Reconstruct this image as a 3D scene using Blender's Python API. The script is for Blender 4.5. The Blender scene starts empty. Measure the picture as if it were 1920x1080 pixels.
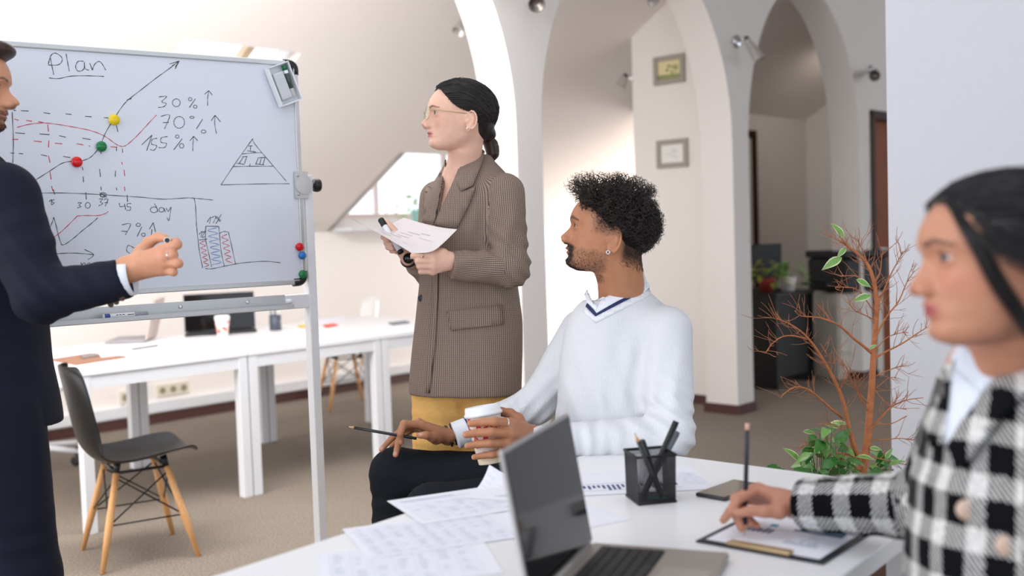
import bpy, bmesh, math, random
import numpy as np
from mathutils import Vector, Matrix

SC = bpy.context.scene
COL = SC.collection
random.seed(7)
# ------------------------------------------------------------------ camera, world, sun, exposure
FPX, CAM_H = 2000.0, 1.30
PITCH, ROLL = math.atan(0.0535), 0.033
_fw = Vector((0, math.cos(PITCH), -math.sin(PITCH)))
_r0 = Vector((1, 0, 0)); _u0 = _r0.cross(_fw)
_rt = _r0 * math.cos(ROLL) - _u0 * math.sin(ROLL)
_up = _u0 * math.cos(ROLL) + _r0 * math.sin(ROLL)
CAMP = Vector((0, 0, CAM_H))
CAMM = Matrix(((_rt.x, _up.x, _fw.x), (_rt.y, _up.y, _fw.y), (_rt.z, _up.z, _fw.z)))   # columns: right, up, forward
cam = bpy.data.cameras.new('camera'); camo = bpy.data.objects.new('camera', cam); COL.objects.link(camo)
camo.matrix_world = Matrix.Translation(CAMP) @ Matrix((_rt, _up, -_fw)).transposed().to_4x4()
cam.sensor_width = 36.0; cam.lens = FPX / 1920 * 36.0
cam.clip_start = 0.05; cam.clip_end = 200
cam.dof.use_dof = True; cam.dof.focus_distance = 2.95; cam.dof.aperture_fstop = 2.1
SC.camera = camo

def P(px, py, d):
    """world point of a photograph pixel at depth d (metres along the view axis)"""
    return CAMP + _rt * ((px - 960) * d / FPX) - _up * ((py - 540) * d / FPX) + _fw * d
def PZ(px, py, z):
    """world point of a pixel on the horizontal plane at height z"""
    r = _rt * ((px - 960) / FPX) - _up * ((py - 540) / FPX) + _fw
    return CAMP + r * ((z - CAM_H) / r.z)
def PPL(px, py, o, n):
    """world point of a pixel on the plane through o with normal n"""
    r = _rt * ((px - 960) / FPX) - _up * ((py - 540) / FPX) + _fw
    return CAMP + r * ((o - CAMP).dot(n) / r.dot(n))

vs = SC.view_settings
vs.view_transform = 'Standard'; vs.look = 'None'; vs.gamma = 1; vs.use_curve_mapping = False
vs.exposure = 0.28
SC.display_settings.display_device = 'sRGB'
W = bpy.data.worlds.new('sky'); SC.world = W; W.use_nodes = True
bg = W.node_tree.nodes['Background']; bg.inputs[0].default_value = (0.86, 0.92, 1.0, 1); bg.inputs[1].default_value = 1.5
SC.cycles.max_bounces = 7; SC.cycles.diffuse_bounces = 4; SC.cycles.transparent_max_bounces = 12
SC.cycles.use_denoising = True

def area(name, loc, target, sx, sy, power, col):
    l = bpy.data.lights.new(name, 'AREA'); l.shape = 'RECTANGLE'; l.size = sx; l.size_y = sy
    l.energy = power; l.color = col
    o = bpy.data.objects.new(name, l); COL.objects.link(o); o.location = loc
    o.rotation_euler = (Vector(target) - Vector(loc)).to_track_quat('-Z', 'Y').to_euler()
    return o
# daylight: left gable windows, window bay behind the camera; the rest is added fill
area('window_and_fill_light', (-5.3, 1.3, 1.3), (0.4, 7.4, 1.5), 4.4, 2.2, 138, (1.0, 0.965, 0.945))
area('window_and_fill_light', (4.55, 13.1, 1.5), (-1.6, 6.5, 1.3), 2.6, 2.4, 760, (1.0, 0.965, 0.945))  # added fill for the window wall and slope; no window is modelled there
area('window_and_fill_light', (-0.8, -3.6, 2.2), (0.2, 3.0, 1.0), 6.0, 2.6, 25, (0.68, 0.82, 1.0))
area('overhead_fill_light', (-0.4, 2.4, 4.0), (-0.4, 2.8, 0.0), 4.0, 2.4, 29, (0.86, 0.93, 1.0))  # added overhead fill for carpet and tables; the ceiling has no roof window
area('fill_light', (-1.65, 3.9, 2.72), (-2.4, 5.4, 0.2), 3.2, 0.9, 96, (1.0, 0.965, 0.945))  # added unseen fill in mid-air to brighten the knee wall and slope
area('fill_light', (-0.5, 8.1, 2.35), (-0.8, 8.4, 0.0), 2.4, 0.6, 38, (1.0, 0.965, 0.945))  # added fill without a fixture, lifts the wall seen through the second arch
area('fill_light', (3.30, 9.85, 2.8), (2.6, 10.6, 1.0), 0.6, 0.4, 2.2, (1.0, 0.90, 0.80))  # added fill hidden beside the right arch for the dark office wall

# ------------------------------------------------------------------ materials
MATS = {}
def mat(name, col, rough=0.5, metal=0.0, noise=0.0, nscale=40.0, bump=0.0, spec=0.5, emit=0.0, attr=None, col2=None, trans=0.0, alpha=1.0, sss=0.0, stretch=None, coat=0.0):
    if name in MATS: return MATS[name]
    m = bpy.data.materials.new(name); m.use_nodes = True
    nt = m.node_tree; b = nt.nodes['Principled BSDF']; L = nt.links
    b.inputs['Base Color'].default_value = (*col, 1)
    b.inputs['Roughness'].default_value = rough; b.inputs['Metallic'].default_value = metal
    b.inputs['Specular IOR Level'].default_value = spec
    if coat: b.inputs['Coat Weight'].default_value = coat
    if trans: b.inputs['Transmission Weight'].default_value = trans
    if alpha < 1: b.inputs['Alpha'].default_value = alpha
    if sss:
        b.inputs['Subsurface Weight'].default_value = sss; b.inputs['Subsurface Radius'].default_value = (0.012, 0.005, 0.003)
        b.inputs['Subsurface Scale'].default_value = 1.0
    if emit:
        b.inputs['Emission Color'].default_value = (*col, 1); b.inputs['Emission Strength'].default_value = emit
    src = None
    if attr:
        a = nt.nodes.new('ShaderNodeAttribute'); a.attribute_name = attr; src = a.outputs['Color']
    if noise or bump:
        tc = nt.nodes.new('ShaderNodeTexCoord'); vec = tc.outputs['Object']
        if stretch:
            mp = nt.nodes.new('ShaderNodeMapping'); mp.inputs['Scale'].default_value = stretch
            L.new(vec, mp.inputs['Vector']); vec = mp.outputs['Vector']
        n = nt.nodes.new('ShaderNodeTexNoise'); n.inputs['Scale'].default_value = nscale; n.inputs['Detail'].default_value = 4
        L.new(vec, n.inputs['Vector'])
        if noise:
            r = nt.nodes.new('ShaderNodeMapRange'); r.inputs[1].default_value = 0.3; r.inputs[2].default_value = 0.7
            r.inputs[3].default_value = 1 - noise; r.inputs[4].default_value = 1 + noise
            L.new(n.outputs['Fac'], r.inputs[0])
            mx = nt.nodes.new('ShaderNodeVectorMath'); mx.operation = 'SCALE'
            if src: L.new(src, mx.inputs[0])
            elif col2:
                mc = nt.nodes.new('ShaderNodeMix'); mc.data_type = 'RGBA'
                mc.inputs['A'].default_value = (*col, 1); mc.inputs['B'].default_value = (*col2, 1)
                L.new(n.outputs['Fac'], mc.inputs['Factor']); L.new(mc.outputs['Result'], mx.inputs[0])
            else: mx.inputs[0].default_value = col
            L.new(r.outputs[0], mx.inputs['Scale']); src = mx.outputs[0]
        if bump:
            bp = nt.nodes.new('ShaderNodeBump'); bp.inputs['Strength'].default_value = bump; bp.inputs['Distance'].default_value = 0.01
            L.new(n.outputs['Fac'], bp.inputs['Height']); L.new(bp.outputs[0], b.inputs['Normal'])
    if src: L.new(src, b.inputs['Base Color'])
    MATS[name] = m
    return m

def S(r, g, b):
    f = lambda c: (c / 255 / 12.92) if c <= 10 else ((c / 255 + 0.055) / 1.055) ** 2.4
    return (f(r), f(g), f(b))

# ------------------------------------------------------------------ mesh helpers
class MB:
    """collects simple solids into one mesh"""
    def __init__(self): self.v = []; self.f = []; self.sm = []
    def add(self, vs_, fs, smooth=False):
        n = len(self.v); self.v += [tuple(v) for v in vs_]
        self.f += [tuple(i + n for i in f) for f in fs]; self.sm += [smooth] * len(fs); return self
    def box(self, c, s, M=None):
        c = Vector(c); M = M or Matrix.Identity(3)
        vs_ = [c + M @ Vector((x * s[0] / 2, y * s[1] / 2, z * s[2] / 2)) for x in (-1, 1) for y in (-1, 1) for z in (-1, 1)]
        return self.add(vs_, [(0, 1, 3, 2), (4, 6, 7, 5), (0, 4, 5, 1), (2, 3, 7, 6), (0, 2, 6, 4), (1, 5, 7, 3)])
    def hexa(self, a, b):
        """a, b: two quads (4 points each) joined into a solid"""
        return self.add(list(a) + list(b), [(3, 2, 1, 0), (4, 5, 6, 7), (0, 1, 5, 4), (1, 2, 6, 5), (2, 3, 7, 6), (3, 0, 4, 7)])
    def slab(self, pts, t, n=None):
        """polygon (CCW seen from n) thickened by t against its normal"""
        pts = [Vector(p) for p in pts]; k = len(pts)
        if n is None: n = (pts[1] - pts[0]).cross(pts[2] - pts[0]).normalized()
        low = [p - n * t for p in pts]
        return self.add(pts + low, [tuple(range(k)), tuple(range(2 * k - 1, k - 1, -1))] + [(i, k + i, k + (i + 1) % k, (i + 1) % k) for i in range(k)])
    def tube(self, pts, r, n=8, cap=True, closed=False):
        pts = [Vector(p) for p in pts]; m = len(pts)
        rs = r if isinstance(r, (list, tuple)) else [r] * m
        vs_ = []; up = None
        for i, p in enumerate(pts):
            a = pts[(i - 1) % m] if (closed or i > 0) else p; b = pts[(i + 1) % m] if (closed or i < m - 1) else p
            t = (b - a); t = t.normalized() if t.length > 1e-9 else Vector((0, 0, 1))
            if up is None: up = t.orthogonal().normalized()
            up = (up - t * up.dot(t)); up = up.normalized() if up.length > 1e-6 else t.orthogonal().normalized()
            w = t.cross(up)
            for k in range(n):
                an = 2 * math.pi * k / n; vs_.append(p + (up * math.cos(an) + w * math.sin(an)) * rs[i])
        fs = []
        for i in range(m if closed else m - 1):
            j = (i + 1) % m
            for k in range(n): fs.append((i * n + k, i * n + (k + 1) % n, j * n + (k + 1) % n, j * n + k))
        self.add(vs_, fs, True)
        if cap and not closed:
            q = len(self.v) - m * n
            self.f += [tuple(q + k for k in range(n - 1, -1, -1)), tuple(q + (m - 1) * n + k for k in range(n))]; self.sm += [False, False]
        return self
    def lathe(self, o, axis, prof, n=24, smooth=True, cap=True):
        """prof: (radius, height along axis)"""
        axis = Vector(axis).normalized(); o = Vector(o); u = axis.orthogonal().normalized(); w = axis.cross(u); vs_ = []
        for (r, h) in prof:
            for k in range(n):
                an = 2 * math.pi * k / n; vs_.append(o + axis * h + (u * math.cos(an) + w * math.sin(an)) * r)
        fs = [(i * n + k, i * n + (k + 1) % n, (i + 1) * n + (k + 1) % n, (i + 1) * n + k) for i in range(len(prof) - 1) for k in range(n)]
        self.add(vs_, fs, smooth)
        if cap:
            q = len(self.v) - len(prof) * n
            self.f += [tuple(q + k for k in range(n - 1, -1, -1)), tuple(q + (len(prof) - 1) * n + k for k in range(n))]; self.sm += [False, False]
        return self
    def ball(self, c, r, n=12, sc=(1, 1, 1), M=None):
        c = Vector(c); M = M or Matrix.Identity(3); h = n // 2; vs_ = []
        for i in range(h + 1):
            th = math.pi * i / h
            for k in range(n):
                an = 2 * math.pi * k / n
                vs_.append(c + M @ Vector((r * sc[0] * math.sin(th) * math.cos(an), r * sc[1] * math.sin(th) * math.sin(an), r * sc[2] * math.cos(th))))
        fs = [(i * n + k, (i + 1) * n + k, (i + 1) * n + (k + 1) % n, i * n + (k + 1) % n) for i in range(h) for k in range(n)]
        return self.add(vs_, fs, True)
    def build(self, name, m, parent=None, bevel=0.0, seg=2, loc=None, **props):
        me = bpy.data.meshes.new(name)
        off = Vector((0, 0, 0))
        if parent is not None: off = Vector(parent.get('_o', (0, 0, 0)))
        if loc is not None: off = Vector(loc)
        me.from_pydata([tuple(Vector(v) - off) for v in self.v], [], self.f)
        me.polygons.foreach_set('use_smooth', self.sm)
        me.validate(); me.update()
        o = bpy.data.objects.new(name, me); COL.objects.link(o)
        if isinstance(m, (list, tuple)):
            for q in m: me.materials.append(q)
        elif m: me.materials.append(m)
        if loc is not None and parent is None: o.location = loc; o['_o'] = tuple(loc)
        if parent is not None: o.parent = parent; o['_o'] = tuple(off)
        if bevel:
            bv = o.modifiers.new('bevel', 'BEVEL'); bv.width = bevel; bv.segments = seg; bv.limit_method = 'ANGLE'; bv.angle_limit = 0.6
        for k, v in props.items(): o[k] = v
        return o

def tag(o, label=None, cat=None, group=None, kind=None):
    if label: o['label'] = label
    if cat: o['category'] = cat
    if group: o['group'] = group
    if kind: o['kind'] = kind
    return o
def thing(name, label, cat, loc, group=None):
    """an Empty at the thing's base that parents its parts (parts are given in world coordinates)"""
    o = bpy.data.objects.new(name, None); COL.objects.link(o); o.location = loc; o.empty_display_size = 0.05
    o['_o'] = tuple(loc); return tag(o, label, cat, group)
def struct(mb, name, m, parent=None, **kw):
    o = mb.build(name, m, parent, **kw)
    if parent is None: o['kind'] = 'structure'
    return o
def copy_tree(o, parent=None):
    c = o.copy(); COL.objects.link(c)
    if parent is not None: c.parent = parent
    for ch in list(o.children): copy_tree(ch, c)
    return c
def frame_m(u, n):
    """3x3 with columns u, n, u x n"""
    u = Vector(u).normalized(); n = Vector(n).normalized(); w = u.cross(n).normalized()
    return Matrix((u, n, w)).transposed()
# ------------------------------------------------------------------ the room
U = Vector((0.683, 0.730, 0)).normalized(); N = Vector((U.y, -U.x, 0)); Z = Vector((0, 0, 1))
A0 = Vector((-2.63, 7.60, 0))                    # a point of the window wall's foot
Q0 = Vector((1.51, 7.20, 0))                     # front corner of the pillar between arches B and C
def WL(s, t, z): return A0 + U * s + N * t + Z * z
def AR(s, t, z): return Q0 + U * s - N * t + Z * z     # t = depth behind the arcade's front face

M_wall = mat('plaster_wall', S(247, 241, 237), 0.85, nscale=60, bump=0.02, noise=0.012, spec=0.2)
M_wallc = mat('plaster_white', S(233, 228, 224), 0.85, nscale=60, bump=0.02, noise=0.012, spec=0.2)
M_skirt = mat('dark_skirting', S(78, 44, 40), 0.5)
M_white = mat('white_laminate', S(238, 238, 240), 0.35, spec=0.4)
M_wmetal = mat('white_metal', S(226, 228, 232), 0.4)
M_alu = mat('brushed_aluminium', S(196, 198, 200), 0.36, metal=0.55, nscale=200, noise=0.03)
M_chrome = mat('chrome', S(210, 210, 212), 0.15, metal=1.0)
M_black = mat('black_plastic', S(22, 23, 26), 0.45)
M_blackm = mat('black_metal', S(28, 28, 30), 0.4, metal=0.3)
M_wood = mat('beech_wood', S(214, 160, 104), 0.45, nscale=30, noise=0.10, stretch=(8, 8, 0.7))
M_door = mat('brown_door_wood', S(132, 66, 28), 0.6, spec=0.15, nscale=14, noise=0.25, stretch=(6, 6, 0.5))
M_doord = mat('dark_door_wood', S(58, 30, 19), 0.6, spec=0.15, nscale=14, noise=0.2, stretch=(6, 6, 0.5))

def carpet():
    m = bpy.data.materials.new('carpet'); m.use_nodes = True; nt = m.node_tree; L = nt.links; b = nt.nodes['Principled BSDF']
    tc = nt.nodes.new('ShaderNodeTexCoord')
    n1 = nt.nodes.new('ShaderNodeTexNoise'); n1.inputs['Scale'].default_value = 105; n1.inputs['Detail'].default_value = 6; n1.inputs['Roughness'].default_value = 0.75
    n2 = nt.nodes.new('ShaderNodeTexNoise'); n2.inputs['Scale'].default_value = 1.1; n2.inputs['Detail'].default_value = 3
    L.new(tc.outputs['Object'], n1.inputs['Vector']); L.new(tc.outputs['Object'], n2.inputs['Vector'])
    r = nt.nodes.new('ShaderNodeValToRGB'); r.color_ramp.elements[0].position = 0.32; r.color_ramp.elements[0].color = (*S(96, 88, 80), 1)
    r.color_ramp.elements[1].position = 0.68; r.color_ramp.elements[1].color = (*S(170, 158, 145), 1)
    L.new(n1.outputs['Fac'], r.inputs[0])
    mr = nt.nodes.new('ShaderNodeMapRange'); mr.inputs[1].default_value = 0.3; mr.inputs[2].default_value = 0.7; mr.inputs[3].default_value = 0.93; mr.inputs[4].default_value = 1.07
    L.new(n2.outputs['Fac'], mr.inputs[0])
    sc = nt.nodes.new('ShaderNodeVectorMath'); sc.operation = 'SCALE'; L.new(r.outputs[0], sc.inputs[0]); L.new(mr.outputs[0], sc.inputs['Scale'])
    L.new(sc.outputs[0], b.inputs['Base Color']); b.inputs['Roughness'].default_value = 0.95; b.inputs['Specular IOR Level'].default_value = 0.1
    bp = nt.nodes.new('ShaderNodeBump'); bp.inputs['Strength'].default_value = 0.6; bp.inputs['Distance'].default_value = 0.006
    L.new(n1.outputs['Fac'], bp.inputs['Height']); L.new(bp.outputs[0], b.inputs['Normal'])
    return m
M_carpet = carpet()
def pane_mat():
    m = bpy.data.materials.new('window_glass'); m.use_nodes = True; nt = m.node_tree; nt.nodes.clear()
    o = nt.nodes.new('ShaderNodeOutputMaterial'); mx = nt.nodes.new('ShaderNodeMixShader'); t = nt.nodes.new('ShaderNodeBsdfTransparent'); g = nt.nodes.new('ShaderNodeBsdfGlossy')
    g.inputs['Roughness'].default_value = 0.02; mx.inputs[0].default_value = 0.05
    nt.links.new(t.outputs[0], mx.inputs[1]); nt.links.new(g.outputs[0], mx.inputs[2]); nt.links.new(mx.outputs[0], o.inputs[0])
    return m
M_pane = pane_mat()

fl = MB(); fl.box((0, 6, -0.05), (34, 30, 0.1)); struct(fl, 'floor', M_carpet)

KZ, SLOPE = 1.34, 0.60
DS0, DS1 = 1.685, 3.05                           # dormer along the wall
DT = 0.964                                       # the dormer's depth at its head
# knee wall with the dormer's window opening
wz0, wz1, wzt = 1.45, KZ + SLOPE * DT, 2.45
w = MB()
def wall_piece(s0, s1, z0, z1): w.hexa([WL(s0, 0, z0), WL(s1, 0, z0), WL(s1, -0.12, z0), WL(s0, -0.12, z0)], [WL(s0, 0, z1), WL(s1, 0, z1), WL(s1, -0.12, z1), WL(s0, -0.12, z1)])
wall_piece(-9, 9, 0, KZ)
wall_piece(DS0, DS1, KZ, wz0)
for s in (DS0, DS1):                              # dormer cheeks
    e = 0.06 if s == DS1 else -0.06
    a = [WL(s, 0, KZ), WL(s, DT, wz1), WL(s, 0, wzt)]
    b = [p + U * e for p in a]
    w.add(a + b, [(0, 1, 2), (5, 4, 3), (0, 3, 4, 1), (1, 4, 5, 2), (2, 5, 3, 0)])
w.hexa([WL(DS0, -0.12, wzt), WL(DS1, -0.12, wzt), WL(DS1, DT, wz1), WL(DS0, DT, wz1)], [WL(DS0, -0.12, wzt + .08), WL(DS1, -0.12, wzt + .08), WL(DS1, DT, wz1 + .08), WL(DS0, DT, wz1 + .08)])
wall_left = struct(w, 'wall_left', M_wall)
# dormer window frame and pane
wf = MB()
for (s0, s1, z0, z1) in ((DS0, DS1, wz0, wz0 + .035), (DS0, DS1, wzt - .03, wzt), (DS0, DS0 + .015, wz0, wzt), (DS1 - .04, DS1, wz0, wzt), (2.2, 2.22, wz0, wzt)):
    wf.hexa([WL(s0, -.02, z0), WL(s1, -.02, z0), WL(s1, -.07, z0), WL(s0, -.07, z0)], [WL(s0, -.02, z1), WL(s1, -.02, z1), WL(s1, -.07, z1), WL(s0, -.07, z1)])
win1 = struct(wf, 'window_1', mat('pink_white_frame', S(244, 226, 220), .5))
pg = MB(); pg.hexa([WL(DS0 + .03, -.04, wz0 + .03), WL(DS1 - .03, -.04, wz0 + .03), WL(DS1 - .03, -.046, wz0 + .03), WL(DS0 + .03, -.046, wz0 + .03)], [WL(DS0 + .03, -.04, wzt - .02), WL(DS1 - .03, -.04, wzt - .02), WL(DS1 - .03, -.046, wzt - .02), WL(DS0 + .03, -.046, wzt - .02)])
pg.build('pane', M_pane, win1)
sl_ = MB(); sl_.hexa([WL(DS0 + .004, 0.001, KZ + .002), WL(DS1 - .004, .001, KZ + .002), WL(DS1 - .004, .26, KZ + .002), WL(DS0 + .004, .26, KZ + .002)], [WL(DS0 + .004, .001, KZ + .03), WL(DS1 - .004, .001, KZ + .03), WL(DS1 - .004, .26, KZ + .03), WL(DS0 + .004, .26, KZ + .03)])
sl_.build('window_sill', M_wmetal, win1)

# sloping ceiling with the dormer's notch and the roof window
def SLP(s, t, up=0.0): return WL(s, t, KZ + SLOPE * t + up)
sn = (Z - N * SLOPE).normalized()
so = WL(0, 0, KZ)
def st_of(px, py):
    p = PPL(px, py, so, sn) - A0
    return p.dot(U), p.dot(N)
sk_l, sk_r = st_of(343, 74), st_of(566, 98)
SKS0, SKS1 = sk_l[0], sk_r[0]; SKT1 = (sk_l[1] + sk_r[1]) / 2; SKT0 = SKT1 - 0.9
holes = [(SKS0, SKS1, SKT0, SKT1), (DS0, DS1, 0, DT)]
T_TOP = 3.04
ss = sorted({-9.0, 9.0, SKS0, SKS1, DS0, DS1}); ts = sorted({0.0, T_TOP, SKT0, SKT1, DT})
cb = MB()
for i in range(len(ss) - 1):
    for j in range(len(ts) - 1):
        ms, mt = (ss[i] + ss[i + 1]) / 2, (ts[j] + ts[j + 1]) / 2
        if any(h[0] < ms < h[1] and h[2] < mt < h[3] for h in holes): continue
        a, b, c, d = ss[i], ss[i + 1], ts[j], ts[j + 1]
        cb.hexa([SLP(a, c), SLP(b, c), SLP(b, d), SLP(a, d)], [SLP(a, c, .1), SLP(b, c, .1), SLP(b, d, .1), SLP(a, d, .1)])
ceil_slope = struct(cb, 'ceiling', M_wall)
sf = MB()
for (a, b, c, d) in ((SKS0, SKS1, SKT1 - .03, SKT1), (SKS0, SKS1, SKT0, SKT0 + .03), (SKS0, SKS0 + .03, SKT0, SKT1), (SKS1 - .03, SKS1, SKT0, SKT1)):
    sf.hexa([SLP(a, c, .06), SLP(b, c, .06), SLP(b, d, .06), SLP(a, d, .06)], [SLP(a, c, .16), SLP(b, c, .16), SLP(b, d, .16), SLP(a, d, .16)])
win2 = struct(sf, 'window_2', M_wmetal)
sg = MB(); sg.hexa([SLP(SKS0, SKT0, .10), SLP(SKS1, SKT0, .10), SLP(SKS1, SKT1, .10), SLP(SKS0, SKT1, .10)], [SLP(SKS0, SKT0, .106), SLP(SKS1, SKT0, .106), SLP(SKS1, SKT1, .106), SLP(SKS0, SKT1, .106)])
sg.build('pane', M_pane, win2)
sb = MB(); q = SKS0 + (SKS1 - SKS0) * 0.60
sb.hexa([SLP(q, SKT0, .07), SLP(q + .05, SKT0, .07), SLP(q + .05, SKT1, .07), SLP(q, SKT1, .07)], [SLP(q, SKT0, .12), SLP(q + .05, SKT0, .12), SLP(q + .05, SKT1, .12), SLP(q, SKT1, .12)])
sb.build('glazing_bar', mat('pine_bar', S(236, 208, 176), 0.5), win2, label='pale orange timber bar of the roof window')

# flat ceiling of the near room
CZ = 4.1
c2 = MB(); c2.hexa([AR(-7.5, -0.0, CZ), AR(9, -0.0, CZ), AR(9, -9.5, CZ), AR(-7.5, -9.5, CZ)], [AR(-7.5, -0.0, CZ + .1), AR(9, -0.0, CZ + .1), AR(9, -9.5, CZ + .1), AR(-7.5, -9.5, CZ + .1)])
struct(c2, 'ceiling', M_wallc)

# arcade: wall with three arches (front face at t = 0, 0.25 thick)
TH = 0.25
def arch_wall():
    zs = 1.85; m = MB(); top = CZ
    arches = [(-5.6, -2.137, 1.55), (-1.935, 0.0, 1.19), (0.21, 1.93, 1.19)]
    solid = [(-7.5, -5.6), (-2.137, -1.935), (0.0, 0.21), (1.93, 2.12), (3.0, 9.0)]
    for (a, b) in solid:
        m.hexa([AR(a, 0, 0), AR(b, 0, 0), AR(b, TH, 0), AR(a, TH, 0)], [AR(a, 0, top), AR(b, 0, top), AR(b, TH, top), AR(a, TH, top)])
    m.hexa([AR(2.12, 0, 2.19), AR(3.0, 0, 2.19), AR(3.0, TH, 2.19), AR(2.12, TH, 2.19)], [AR(2.12, 0, top), AR(3.0, 0, top), AR(3.0, TH, top), AR(2.12, TH, top)])
    for (a, b, h) in arches:
        K = 40; c = (a + b) / 2; r = (b - a) / 2
        pts = [(c - r * math.cos(math.pi * k / K), zs + h * math.sin(math.pi * k / K)) for k in range(K + 1)]
        for k in range(K):
            (x0, z0), (x1, z1) = pts[k], pts[k + 1]
            fr = [AR(x0, 0, z0), AR(x1, 0, z1), AR(x1, 0, top), AR(x0, 0, top)]
            bk = [AR(x0, TH, z0), AR(x1, TH, z1), AR(x1, TH, top), AR(x0, TH, top)]
            m.add(fr + bk, [(0, 1, 2, 3), (7, 6, 5, 4)]); m.add([fr[0], fr[1], bk[1], bk[0]], [(3, 2, 1, 0)], True)
    return struct(m, 'wall_back', M_wallc)
wall_back = arch_wall()
# cross wall behind the arcade that carries the two pictures
m = MB(); m.hexa([AR(.254, .20, 0), AR(.40, .20, 0), AR(.40, 1.0, 0), AR(.254, 1.0, 0)], [AR(.254, .20, CZ), AR(.40, .20, CZ), AR(.40, 1.0, CZ), AR(.254, 1.0, CZ)])
struct(m, 'wall_inner', M_wallc)
# baseboards
sk = MB(); sk.hexa([WL(-9, .001, 0), WL(9, .001, 0), WL(9, .018, 0), WL(-9, .018, 0)], [WL(-9, .001, .07), WL(9, .001, .07), WL(9, .018, .07), WL(-9, .018, .07)])
struct(sk, 'baseboard_left', M_skirt)
sk = MB()
for (a, b) in ((-2.137, -1.935), (0.0, .21), (1.93, 2.12)):
    e = .014
    sk.hexa([AR(a - e, -e, 0), AR(b + e, -e, 0), AR(b + e, TH + e, 0), AR(a - e, TH + e, 0)], [AR(a - e, -e, .065), AR(b + e, -e, .065), AR(b + e, TH + e, .065), AR(a - e, TH + e, .065)])
struct(sk, 'baseboard_back', M_skirt)
sk = MB(); sk.hexa([AR(.242, .265, 0), AR(.255, .265, 0), AR(.255, 1.01, 0), AR(.242, 1.01, 0)], [AR(.242, .265, .065), AR(.255, .265, .065), AR(.255, 1.01, .065), AR(.242, 1.01, .065)])
struct(sk, 'baseboard_inner', M_skirt)
# white cable duct along the window wall
tr = MB(); tr.hexa([WL(-6, .001, .085), WL(7, .001, .085), WL(7, .04, .085), WL(-6, .04, .085)], [WL(-6, .001, .155), WL(7, .001, .155), WL(7, .04, .155), WL(-6, .04, .155)])
trim1 = struct(tr, 'trim_1', M_wmetal)
tr = MB()
for s in (1.38, 3.4): tr.hexa([WL(s, .018, .0), WL(s + .05, .018, 0), WL(s + .05, .05, 0), WL(s, .05, 0)], [WL(s, .018, .09), WL(s + .05, .018, .09), WL(s + .05, .05, .09), WL(s, .05, .09)])
tr.build('bracket', M_wmetal, trim1)
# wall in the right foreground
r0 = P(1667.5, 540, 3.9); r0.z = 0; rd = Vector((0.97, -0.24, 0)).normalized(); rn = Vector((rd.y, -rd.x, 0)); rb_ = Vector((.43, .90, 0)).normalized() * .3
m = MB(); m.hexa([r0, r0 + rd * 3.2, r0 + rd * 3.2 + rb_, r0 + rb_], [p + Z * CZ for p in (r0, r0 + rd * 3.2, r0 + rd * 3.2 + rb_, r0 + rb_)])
struct(m, 'wall_right', mat('bluish_daylight_plaster', S(222, 221, 227), 0.85, nscale=60, bump=0.02, noise=0.012, spec=0.2))  # the bluish cast of the daylight is put into this wall's colour
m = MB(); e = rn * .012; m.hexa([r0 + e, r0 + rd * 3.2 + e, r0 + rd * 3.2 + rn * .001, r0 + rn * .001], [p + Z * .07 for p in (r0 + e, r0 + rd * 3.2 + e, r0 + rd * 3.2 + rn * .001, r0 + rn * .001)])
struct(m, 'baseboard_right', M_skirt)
# office behind arch C
m = MB()
def box_ar(s0, s1, t0, t1, z0, z1): m.hexa([AR(s0, t0, z0), AR(s1, t0, z0), AR(s1, t1, z0), AR(s0, t1, z0)], [AR(s0, t0, z1), AR(s1, t0, z1), AR(s1, t1, z1), AR(s0, t1, z1)])
box_ar(4.1, 4.25, 0.25, 1.72, 0, CZ)
struct(m, 'wall_far', M_wallc)
m = MB(); box_ar(1.3, 4.1, 1.6, 1.72, 0, CZ); struct(m, 'wall_office', M_wallc)
m = MB(); box_ar(0.3, 4.2, .25, 1.72, 3.25, 3.35); struct(m, 'ceiling', M_wallc)
# doors
def door(s0, s1, t, zt, name, mm, mf):
    d = MB(); d.hexa([AR(s0 + .06, t + .05, 0), AR(s1 - .06, t + .05, 0), AR(s1 - .06, t + .09, 0), AR(s0 + .06, t + .09, 0)], [AR(s0 + .06, t + .05, zt - .06), AR(s1 - .06, t + .05, zt - .06), AR(s1 - .06, t + .09, zt - .06), AR(s0 + .06, t + .09, zt - .06)])
    o = struct(d, name, mm)
    f = MB()
    for (a, b, z0, z1) in ((s0, s0 + .07, 0, zt), (s1 - .07, s1, 0, zt), (s0, s1, zt - .07, zt)):
        f.hexa([AR(a, t - .015, z0), AR(b, t - .015, z0), AR(b, t + .12, z0), AR(a, t + .12, z0)], [AR(a, t - .015, z1), AR(b, t - .015, z1), AR(b, t + .12, z1), AR(a, t + .12, z1)])
    f.build('door_frame', mf, o)
    return o
d1 = door(2.121, 2.999, 0.0, 2.188, 'door_1', M_door, M_doord)
hd = MB(); p = AR(2.27, .045, 1.05); hd.box(p, (.045, .03, .2), frame_m(U, N)); hd.tube([p, p + N * .05, p + N * .05 + U * .11], .009)
hd.build('door_handle', M_chrome, d1)
d2 = door(2.2, 3.06, 1.594, 2.2, 'door_2', M_doord, M_doord)
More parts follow.
